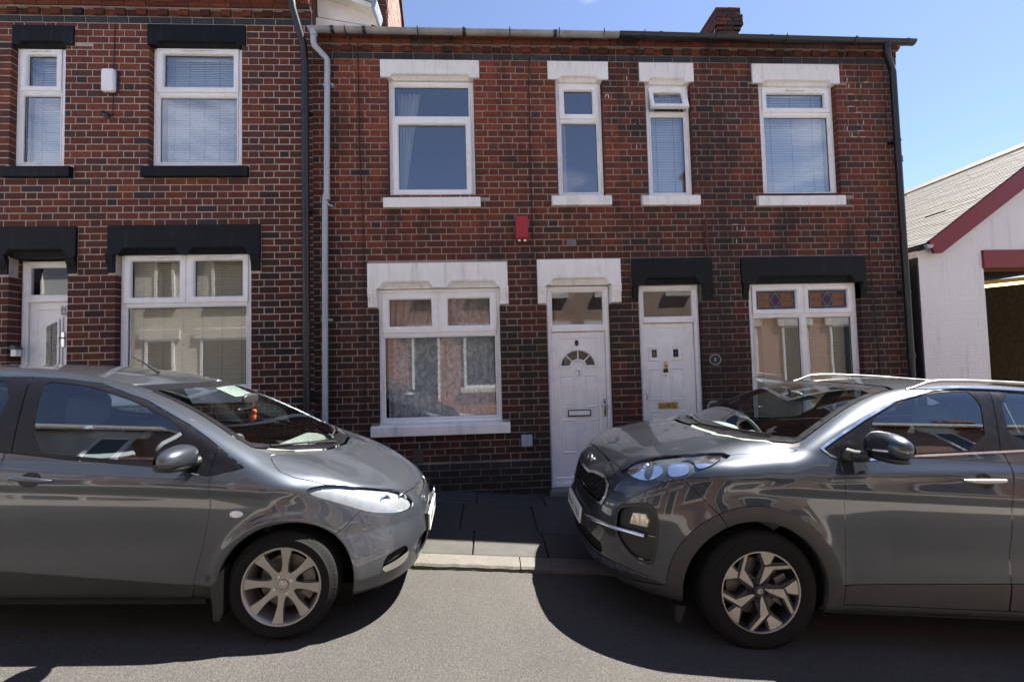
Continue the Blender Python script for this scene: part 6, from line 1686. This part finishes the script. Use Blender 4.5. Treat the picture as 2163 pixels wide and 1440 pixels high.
        h_ = MB(); h_.disc((-.592, .945, .995), (-1, 0, 0), [(.05, 0), (.001, .001)], 24); h_.v = [(a, .945+(b_-.945)*1.9, c) for a, b_, c in h_.v]; both(h_, 'mirror_glass', MAT['mirror_glass'], me_, False, sg)
    for cx in (.02, -2.47): arch_liner(car, F, cx, .285, .357, paint, .45, paint)
    m = MB(); m.prism([(-.36, .30), (-.33, .12), (-.30, .115), (-.285, .16), (-.30, .40)], .70, .845); both(m, 'mud_flap', MAT['trim'], car)
    place_wheels(car, hatch_wheel, .291, .828, 2.49)
    m = MB(); m.box(-2.05, -.40, -.80, .80, .185, .215); m.box(-2.9, .5, -.62, .62, .18, .214); m.build('floor_pan', MAT['void'], car)
    # plate
    np_ = empty('number_plate'); np_.parent = car
    m = MB(); m.cbox(-.26, .26, -.006, .006, -.056, .056, .002); o = m.build('plate', MAT['plate'], np_); np_.location = (.752, 0, .462); np_.rotation_euler = (math.radians(-4), 0, math.radians(90))
    m = MB(); m.box(-.27, .27, .006, .03, -.062, .062); m.build('plate_holder', MAT['trim'], np_)
    r_ = random.Random(3); m = MB()
    for x in (-.21, -.145, -.08, -.015, .075, .14, .205):
        m.box(x-.016, x-.006, -.0075, -.0062, -.038, .038); m.box(x-.006, x+.012, -.0075, -.0062, .02, .03) ; m.box(x+.006, x+.014, -.0075, -.0062, -.03, .02)
    m.build('plate_strokes', MAT['void'], np_)
    m = MB(); m.tube([(.755, .05*math.cos(t), .60+.036*math.sin(t)) for t in [6.283*i/24 for i in range(25)]], .006, 6, cap=False); m.tube([(.757, -.04, .61), (.757, -.01, .605), (.757, 0, .585), (.757, .01, .605), (.757, .04, .61)], .005, 6); m.build('badge', MAT['chrome'], car, smooth=60)
    # wipers, aerial
    wiper(car, F, (-.06, .952), (-.34, .978), (-.10, .968), (-.58, 1.000)); wiper(car, F, (.50, .975), (.22, .975), (.46, .992), (-.02, .970))
    m = MB(); m.tube([(-1.26, .0, 1.395), (-1.36, 0, 1.455), (-1.45, 0, 1.50)], .006, 6, rs=[.012, .006, .003]); m.build('aerial', MAT['trim'], car)
    # cabin
    seatset(car, -1.22, .36, .42, MAT['seat']); seatset(car, -2.05, .36, .46, MAT['seat'], h=.55, w=.30)
    m = MB(); m.prism([(-.08, .87), (-.16, .915), (-.38, .925), (-.47, .86), (-.42, .60), (-.1, .4), (.05, .5)], -.56, .56); o = m.build('dashboard', MAT['dash'], car); bv = o.modifiers.new('b', 'BEVEL'); bv.width = .03; bv.segments = 3
    steering(car, (-.60, -.36, .86), math.radians(25))
    m = MB(); blob(m, (-.62, .0, 1.24), (.02, .11, .035), 3, 16, 10); m.build('rear_view_mirror', MAT['trim'], car, smooth=60)
    m = MB(); m.cbox(-.08, .08, -.004, .004, -.05, .05, .002); o = m.build('dash_paper', MAT['plate'], car); o.location = (-.24, -.30, .955); o.rotation_euler = (math.radians(75), 0, .3)
    m = MB(); m.prism([(-.94, 1.30), (-.78, 1.235), (-.79, 1.225), (-.95, 1.29)], .12, .42); m.build('sun_visor', plain('visor', (.30, .34, .32), .8), car)
    return car
HATCH_POS = (-1.2357, -2.0027, .0542)
HATCH_ROWS = [(.99544918, .05233596, -.07974522), (-.05355308, .99848615, -.01322392), (.0788226, .01742864, .9967363)]
SUV_POS = (1.58251967, -1.86623161, -0.19281911)
SUV_ROWS = [(-.99647369, .02617695, .07974522), (-.02651077, -.9996458, -.00313183), (.0796075, -.00523418, .99681254)]
car1 = build_hatch()

# ================================================================== the large car on the right
def build_suv():
    car = empty('parked_car'); tag(car, 'dark grey tall car with roof rails and two-tone five-spoke alloy wheels', 'car', 'cars parked half on the kerb')
    set_frame(car, SUV_POS, SUV_ROWS)
    paint = paint_mat('dark_metallic', (.024, .031, .043), .34)
    MAT['clad'] = plain('cladding', (.024, .0245, .025), .5, var=.15, nscale=15, bmp=.0006, bscale=400)
    F, b = make_suv(); P, T = surface_nets(F, b, .0175); S = Surf(F, P, T)
    _, S = S.split(lambda P: P[:, 1]); S.P[:, 1] = np.maximum(S.P[:, 1], 0)
    ax = ((.028, .350), (-2.67, .35))
    for cx, cz in ax:
        _, S = S.split(lambda P: np.maximum(np.hypot(P[:, 0]-cx, P[:, 2]-cz)-.425, .45-P[:, 1]))
    # windscreen
    wsf = region([(-.2, 1.205), (0, 1.205), (.3, 1.198), (.6, 1.200), (.735, 1.215), (.745, 1.235), (.68, 1.36), (.60, 1.50), (.55, 1.585), (.45, 1.600), (.2, 1.608), (-.2, 1.61)], YZ, lambda P: np.maximum(P[:, 0]-.2, -1.4-P[:, 0]))
    ws, S = seam(S, wsf, .003)
    gl, frit = ws.split(lambda P: wsf(P)+.035)
    part('windscreen', gl, MAT['car_glass'], car); part('windscreen_border', frit, MAT['gloss_black'], car)
    rw, S = seam(S, lambda P: np.maximum(np.maximum(P[:, 1]-.56, P[:, 0]+3.15), np.maximum(1.22-P[:, 2], P[:, 2]-1.5)), .003); part('rear_window', rw, MAT['side_glass'], car)
    ysel = lambda P: .48-P[:, 1]
    # chrome band round the side glass
    outer = [(-.385, 1.203), (-.43, 1.165), (-.482, 1.146), (-.644, 1.146), (-.94, 1.180), (-1.556, 1.233), (-2.2, 1.29), (-2.75, 1.345), (-2.93, 1.39), (-2.80, 1.475), (-2.50, 1.575), (-2.1, 1.628), (-1.695, 1.634), (-1.509, 1.629), (-1.315, 1.604), (-1.001, 1.524), (-.731, 1.398), (-.525, 1.286), (-.408, 1.218)]
    of = region(outer, XZ, ysel); dl, S = S.split(of)
    dl, chrome = dl.split(lambda P: of(P)+.0115)
    part('window_chrome', chrome, MAT['chrome'], car, 1, -.003); part('window_chrome', chrome, MAT['chrome'], car, -1, -.003)
    fg = [(-.735, 1.190), (-.742, 1.375), (-.992, 1.497), (-1.201, 1.562), (-1.390, 1.594), (-1.606, 1.606), (-1.463, 1.248), (-1.0, 1.207)]
    rg = [(-1.640, 1.265), (-1.745, 1.612), (-2.05, 1.605), (-2.36, 1.57), (-2.42, 1.33)]
    qg = [(-2.47, 1.34), (-2.42, 1.555), (-2.72, 1.46), (-2.80, 1.40), (-2.7, 1.365)]
    wins = []
    for poly in (fg, rg, qg): g_, dl = dl.split(region(poly, XZ, None, 1)); wins.append(g_)
    ra, rb = seam(dl, lambda P: P[:, 0]-(-1.555-(P[:, 2]-1.25)*.392), .0024); rb, rc = seam(rb, lambda P: P[:, 0]+.485, .0018); trims = [ra, rb, rc]
    for q_ in trims:
        for sg in (1, -1): part('window_trim', q_, MAT['gloss_black'], car, sg, .003)
    # doors
    d1 = [(-.498, .30), (-.498, .422), (-.485, .796), (-.479, 1.074), (-.479, 1.19), (-1.4, 1.26), (-1.557, 1.249), (-1.568, 1.164), (-1.508, .985), (-1.520, .725), (-1.520, .30)]
    d2 = [(-1.525, .30), (-1.525, .725), (-1.513, .985), (-1.573, 1.164), (-1.562, 1.26), (-2.72, 1.36), (-2.75, 1.2), (-2.62, .95), (-2.30, .78), (-2.17, .55), (-2.15, .30)]
    doors = []
    for poly in (d1, d2): dd, S = seam(S, region(poly, XZ, lambda P: .55-P[:, 1]), .0024); doors.append(dd)
    # bonnet
    bn = [(.03, -.2), (.025, 0), (0, .35), (-.05, .52), (-.14, .66), (-.24, .755), (-.272, .803), (-.025, .785), (.144, .765), (.17, .728), (.40, .655), (.58, .595), (.70, .545), (.762, .515), (.790, .36), (.800, .15), (.803, 0), (.803, -.2)]
    bon, S = seam(S, region(bn, XY, lambda P: .88-P[:, 2]), .0022); part('bonnet', bon, paint, car, 0, 0, .010)
    cw, S = S.split(region([(.035, -.2), (.03, 0), (.005, .35), (-.045, .52), (-.135, .66), (-.235, .757), (-.30, .775), (-.36, .70), (-.3, -.2)], XY, lambda P: np.maximum(1.1-P[:, 2], P[:, 2]-1.26)))
    part('cowl', largest(cw), MAT['trim'], car, 0, .004)
    # headlight
    hl = [(.245, .935), (.135, 1.002), (-.034, 1.053), (-.266, 1.098), (-.575, 1.135), (-.632, 1.124), (-.601, 1.082), (-.446, 1.022), (-.367, .972), (-.271, .946), (-.063, .922), (.12, .922)]
    hd, S = seam(S, region(hl, DZ, lambda P: np.maximum(.42-P[:, 1], .05-P[:, 0])), .002)
    # bumper with grille, plate and fog lamp bezels
    bum, S = seam(S, region([(.80, .905), (.765, .945), (.455, .968), (.271, .796), (.20, .70), (.20, .1), (1.3, .1), (1.3, .99), (.8, .99)], XZ), .0022)
    nose, bum = bum.split(lambda P: np.maximum(.60-P[:, 0], .9-P[:, 2]-9))
    bum = Surf(F, np.concatenate([nose.P, bum.P]), np.concatenate([nose.T, bum.T+len(nose.P)]))
    grl = [(-.1, .845), (0, .845), (.15, .845), (.285, .872), (.40, .880), (.46, .873), (.520, .838), (.532, .765), (.505, .697), (.45, .684), (.30, .690), (-.1, .700)]
    gf = region(grl, YZ, lambda P: .5-P[:, 0]); gr, bum = seam(bum, gf, .001)
    gi, gfr = gr.split(lambda P: gf(P)+.020); part('grille_surround', gfr, MAT['chrome'], car, 0, -.006); part('grille_back', gi, MAT['void'], car, 0, .03)
    # honeycomb mesh of the grille
    m = MB(); a = .034; r_ = 0
    def gx(y, z):
        x = np.linspace(1.05, .6, 200); v = F(x, np.full(200, abs(y)), np.full(200, z)); return float(x[np.argmax(v < 0)])-.008
    for iz in range(-1, 8):
        for iy in range(-9, 10):
            cy = (iy+(.5 if iz % 2 else 0))*a*1.74*1.15; cz = .69+iz*a*.75*1.05; hexp = []
            for k in range(7):
                t = math.pi/6+math.pi/3*k; hexp.append((cy+a*.62*1.7*math.cos(t)*.95, cz+a*.62*math.sin(t)*.9))
            if gf(np.array([[.8, abs(cy), cz]]))[0] > -.018: continue
            m.tube([(gx(y_, z_), y_, z_) for y_, z_ in hexp], .0035, 5, cap=False)
    tag(m.build('grille_mesh', MAT['gloss_black'], car), kind='stuff')
    bzl = [(.155, .743), (.02, .778), (-.117, .800), (-.193, .772), (-.227, .654), (-.196, .452), (-.147, .424), (-.014, .430), (.147, .512), (.20, .60), (.19, .70)]
    bf = region(bzl, DZ, lambda P: np.maximum(.50-P[:, 1], .4-P[:, 0]), 1)
    bz, bum = seam(bum, bf, .0015)
    bi, bo = bz.split(lambda P: bf(P)+.022)
    up_, dn_ = bi.split(lambda P: .600-P[:, 2])
    for sg in (1, -1):
        part('fog_bezel', bo, MAT['clad'], car, sg, .004); part('fog_recess', up_, MAT['trim'], car, sg, .030); part('fog_panel', dn_, MAT['trim'], car, sg, .018)
        m = MB(); q_ = [(.728, .708, .716), (.664, .757, .726), (.648, .771, .690), (.656, .769, .648), (.748, .697, .643)]
        m.add([(x-.006, y-.008, z) for x, y, z in q_]+[(x-.03, y-.03, z) for x, y, z in q_], [(0, 1, 2, 3, 4)]+[(i, (i+1) % 5, 5+(i+1) % 5, 5+i) for i in range(5)]); both(m, 'fog_lamp', MAT['fog_glass'], car, False, sg, bev=.004)
    # chrome blade under the fog lamp
    m = MB(); N = 26; vs = []
    for i in range(N+1):
        t = i/N; y = .30+(.772-.30)*t; zc = .560+.037*min(t*1.15, 1); h_ = .005+.009*min(t*4, 1); x = gx(y, zc)+.012
        nx, ny = (1, 0) if t < .1 else (.75, .6)
        for (dz, dn) in ((-h_, -.012), (-h_*.8, .010), (0, .018), (h_*.8, .010), (h_, -.012)): vs.append((x+nx*dn*.7, y+ny*dn*.7, zc+dz))
    m.add(vs, [(i*5+k, i*5+k+1, (i+1)*5+k+1, (i+1)*5+k) for i in range(N) for k in range(4)]); both(m, 'chrome_blade', MAT['chrome'], car, 60)
    lgf = region([(-.1, .475), (.30, .470), (.52, .452), (.535, .40), (.50, .372), (-.1, .365)], YZ, lambda P: .5-P[:, 0]); lg, bum = seam(bum, lgf, .001); part('lower_grille', lg, MAT['void'], car, 0, .035)
    m = MB()
    for z in (.39, .415, .44): m.tube([(gx(y, z)-.01, y, z) for y in np.linspace(-.5, .5, 21)], .005, 5)
    m.build('lower_grille_bar', MAT['trim'], car)
    # silver-blue skid plate facet and black lower edge
    skf = region([(-.1, .345), (.48, .355), (.53, .362), (.66, .372), (.80, .358), (.735, .345), (.60, .318), (.50, .300), (-.1, .295)], YZ, lambda P: .45-P[:, 0]); sk, bum = seam(bum, skf, .001); part('skid_plate', sk, MAT['gloss_paint'], car, 0, -.004)
    def cladf(P):
        r = np.minimum(np.hypot(P[:, 0]-.028, P[:, 2]-.35)-.512, np.hypot(P[:, 0]+2.67, P[:, 2]-.35)-.512)
        sill = P[:, 2]-(.421+.044*np.clip(-.5-P[:, 0], 0, 3)); sill = np.maximum(sill, P[:, 0]+.0)
        fr = np.maximum(P[:, 2]-(.292+.25*np.clip(P[:, 1]-.67, 0, .3)), .3-P[:, 0])
        return np.maximum(np.minimum(np.minimum(r, sill), fr), .30-P[:, 1]) if False else np.minimum(np.maximum(np.minimum(r, sill), .40-P[:, 1]), fr)
    cl = []; shell = [bon]+trims
    c_, bum = seam(bum, cladf, .0015); cl.append(c_); part('bumper', bum, paint, car, 0, 0, .008); shell.append(bum)
    for i, dd in enumerate(doors):
        c_, dd = seam(dd, cladf, .0015); shell.append(dd)
        for sg in (1, -1):
            o = part('door', dd, paint, car, sg, 0, .010)
            link('door_cladding', surf_mesh('door_cladding', c_, sg, -.004, .012), MAT['clad'], o)
            link('window', surf_mesh('window', wins[i], sg, .006), MAT['side_glass'], o)
            xh, zh = ((-1.355, 1.071) if i == 0 else (-2.40, 1.135)); L = .133; m = MB(); n = 14; pts = []
            for k in range(n+1): u = -1+2*k/n; pts.append((xh+u*L, on_surface(F, xh+u*L, zh)+.026*(1-u**4)+.004, zh-.007*u+.004))
            m.tube(pts, .012, 10, rs=[.007+.0085*(1-abs(-1+2*k/n)**3) for k in range(n+1)]); both(m, 'door_handle', MAT['alloy'], o, 60, sg)
            m = MB(); N = 20; vs = []
            for rr_ in (1.0, .6, .01):
                for k in range(N): a_ = 2*math.pi*k/N; x = xh-.0+.058*rr_*math.cos(a_); z = zh-.002+.046*rr_*math.sin(a_); vs.append((x, on_surface(F, x, z)+.0016, z))
            m.add(vs, [(q*N+k, q*N+(k+1) % N, (q+1)*N+(k+1) % N, (q+1)*N+k) for q in range(2) for k in range(N)]); both(m, 'handle_recess', MAT['gloss_black'], o, 60, sg)
    for sg in (1, -1): link('window', surf_mesh('window', wins[2], sg, .004), MAT['side_glass'], car)
    c_, S = seam(S, cladf, .0015); cl.append(c_)
    for c_ in cl: part('cladding', c_, MAT['clad'], car, 0, -.004, .012)
    part('body', S, paint, car, 0, 0, .010); shell.append(S)
    sp_ = np.concatenate([s_.P[s_.T].reshape(-1, 3) for s_ in shell+cl]); part('inner_shell', Surf(F, sp_, np.arange(len(sp_)).reshape(-1, 3)), MAT['void'], car, 0, .014)
    for cx, cz in ax: arch_liner(car, F, cx, cz, .425, MAT['clad'], .45)
    place_wheels(car, suv_wheel, .352, .905, 2.67)
    m = MB(); m.box(-2.2, -.46, -.86, .86, .225, .255); m.box(-3.3, .6, -.66, .66, .22, .254); m.build('floor_pan', MAT['void'], car)
    m = MB(); m.prism([(.40, .20), (.47, .20), (.46, .10), (.43, .09)], .70, .80); both(m, 'wheel_deflector', MAT['trim'], car)
    for sg in (1, -1):
        o = part('headlight', hd, MAT['lens'], car, sg)
        link('lamp_housing', surf_mesh('lamp_housing', hd, sg, .022), plain('lamp_housing', (.06, .07, .08), .25, metal=.3) if sg > 0 else bpy.data.materials['lamp_housing'], o)
        for nm_, poly, dp, mt in (('inner_reflector', [(.205, .948), (.109, 1.014), (-.032, 1.046), (-.169, 1.02), (-.183, .981), (-.081, .932), (.032, .923)], .016, 'reflector'),
                                  ('outer_reflector', [(-.205, 1.02), (-.218, 1.058), (-.367, 1.067), (-.398, 1.012), (-.311, .983), (-.241, .978)], .016, 'reflector'),
                                  ('indicator_reflector', [(-.235, 1.073), (-.474, 1.118), (-.590, 1.122), (-.515, 1.060), (-.448, 1.043), (-.385, 1.082)], .012, 'reflector')):
            q_ = hd.split(region(poly, DZ, None, 1))[0]; link(nm_, surf_mesh(nm_, q_, sg, dp), MAT[mt], o)
        q_ = hd.split(region([(-.02, .935), (.0, 1.035), (-.055, 1.04), (-.09, .99), (-.085, .935)], DZ, None, 1))[0]; link('projector_shade', surf_mesh('projector_shade', q_, sg, .0145), bpy.data.materials['lamp_housing'], o)
        m = MB(); m.disc((.610, .598, .975), (.80, .58, .1), [(.036, .0), (.038, .02), (.030, .03), (.016, .036), (.001, .038)], 28); both(m, 'projector_lamp', MAT['chrome'], o, 60, sg)
        me_ = empty('door_mirror'); me_.parent = car
        h_ = MB(); blob(h_, (-.665, 1.015, 1.262), (.085, .145, .083), 2.5, 34, 22, squash=lambda x, y, z: (x*(1.0 if x > 0 else .5), y, z*(1-.16*y)+.05*y)); 
        h_.v = [(x, y, z) for x, y, z in h_.v]; both(h_, 'housing', paint, me_, 60, sg)
        h_ = MB(); h_.tube([(-.54, .86, 1.185), (-.56, .90, 1.183), (-.60, .95, 1.19)], .03, 12, rs=[.035, .032, .03]); h_.tube([(-.51, .88, 1.16), (-.52, .88, 1.20)], .03, 10); both(h_, 'arm', MAT['trim'], me_, 60, sg)
        h_ = MB(); blob(h_, (-.66, 1.02, 1.198), (.07, .11, .024), 2.5, 26, 12); both(h_, 'lower_cover', MAT['trim'], me_, 60, sg)
        h_ = MB(); pts = [(-.60+.085*0-.02*abs(t), 1.06+.10*t, 1.245+.012*t) for t in (-.6, -.2, .2, .6, .95)]; pts = [(x+.03-(.06*max(t, 0)), y, z) for (x, y, z), t in zip(pts, (-.6, -.2, .2, .6, .95))]; h_.tube(pts, .006, 8); both(h_, 'indicator', MAT['frost'], me_, 60, sg)
        h_ = MB(); h_.disc((-.712, 1.015, 1.262), (-1, 0, 0), [(.066, 0), (.001, .001)], 24); h_.v = [(a, 1.015+(b_-1.015)*1.8, c) for a, b_, c in h_.v]; both(h_, 'mirror_glass', MAT['mirror_glass'], me_, False, sg)
        # roof rail
        h_ = MB(); pts = []; n = 40
        for k in range(n+1):
            u = k/n; x = -1.16-u*1.95; lift = min(1, min(u, 1-u)/.10); lift = lift*lift*(3-2*lift)
            z = F and None; zz = np.linspace(1.8, 1.3, 300); y = .585+.01*math.sin(u*3.14); v = F(np.full(300, x), np.full(300, y), zz); zt = float(zz[np.argmax(v < 0)]); pts.append((x, y, zt+.004+.042*lift))
        h_.tube(pts, .014, 10, rs=[.006+.006*min(1, min(k, n-k)/4) for k in range(n+1)]); both(h_, 'roof_rail', MAT['alloy'], car, 60, sg)
    # plate and badge
    np_ = empty('number_plate'); np_.parent = car
    m = MB(); m.cbox(-.26, .26, -.006, .006, -.056, .056, .002); m.build('plate', MAT['plate'], np_); np_.location = (.972, 0, .535); np_.rotation_euler = (math.radians(-3), 0, math.radians(90))
    m = MB(); m.box(-.27, .27, .006, .035, -.065, .06); m.build('plate_holder', MAT['trim'], np_)
    m = MB()
    for x in (-.21, -.145, -.08, -.015, .075, .14, .205):
        m.box(x-.018, x-.009, -.0075, -.0062, -.038, .038); m.box(x-.009, x+.012, -.0075, -.0062, -.005, .005); m.box(x+.006, x+.014, -.0075, -.0062, -.036, .01)
    m.build('plate_strokes', MAT['void'], np_)
    m = MB(); bx = gx(.0, .905)+.012; m.tube([(bx-.01*math.sin(t), .062*math.cos(t), .905+.030*math.sin(t)) for t in [6.283*i/28 for i in range(29)]], .0055, 8, cap=False)
    m.tube([(bx, -.035, .895), (bx, -.01, .915), (bx, .01, .895), (bx, .035, .915)], .004, 6); m.build('badge', MAT['chrome'], car, smooth=60)
    wiper(car, F, (-.02, 1.208), (.30, 1.222), (.0, 1.216), (.60, 1.232)); wiper(car, F, (-.60, 1.215), (-.32, 1.222), (-.58, 1.228), (-.02, 1.220))
    # cabin
    seatset(car, -1.35, .38, .62, MAT['seat'], h=.64); seatset(car, -2.25, .38, .66, MAT['seat'], h=.58, w=.32)
    m = MB(); m.prism([(-.13, 1.09), (-.22, 1.135), (-.46, 1.14), (-.54, 1.09), (-.50, .80), (-.2, .6), (-.1, .7)], -.66, .66); o = m.build('dashboard', plain('dash_grey', (.26, .29, .27), .75), car); bv = o.modifiers.new('b', 'BEVEL'); bv.width = .03; bv.segments = 3
    m = MB(); blob(m, (-.36, -.36, 1.15), (.12, .18, .045), 2.6, 20, 12); blob(m, (-.34, .02, 1.145), (.08, .12, .035), 2.6, 20, 12); m.build('instrument_hood', bpy.data.materials['dash_grey'], car, smooth=60)
    steering(car, (-.66, -.38, 1.08), math.radians(25))
    m = MB(); blob(m, (-.76, .0, 1.48), (.03, .13, .04), 3, 16, 10); m.tube([(-.76, 0, 1.49), (-.72, 0, 1.54)], .012, 6); m.build('rear_view_mirror', MAT['trim'], car, smooth=60)
    m = MB(); m.prism([(-.82, 1.50), (-.72, 1.455), (-.76, 1.445), (-.90, 1.48)], -.10, .10); m.build('camera_cover', MAT['trim'], car)
    return car
fgm, nt, b_ = newmat('fog_glass'); wv = noise(nt, 60, 2, .5, posvec(nt, (1, 1, .15))); sval(b_, Base_Color=(.62, .58, .48), Roughness=.18, Metallic=.55); bump(nt, b_, wv.outputs['Fac'], .01); MAT['fog_glass'] = fgm
MAT['gloss_paint'] = plain('skid_paint', (.10, .12, .15), .25, metal=.6, coat=1.0)
car2 = build_suv()
orn = MB(); blob(orn, (0, 0, -.02), (.022, .022, .03), 2.2, 14, 10); blob(orn, (.01, .0, .02), (.018, .018, .02), 2.2, 14, 10); orn.tube([(0, 0, .03), (.004, 0, .11)], .002, 5)
o = orn.build('hanging_ornament', MAT['orange'], smooth=60); o.location = car1.matrix_world @ Vector((-.60, .02, 1.12)); tag(o, 'small orange ornament hanging behind the windscreen of the left car', 'ornament')
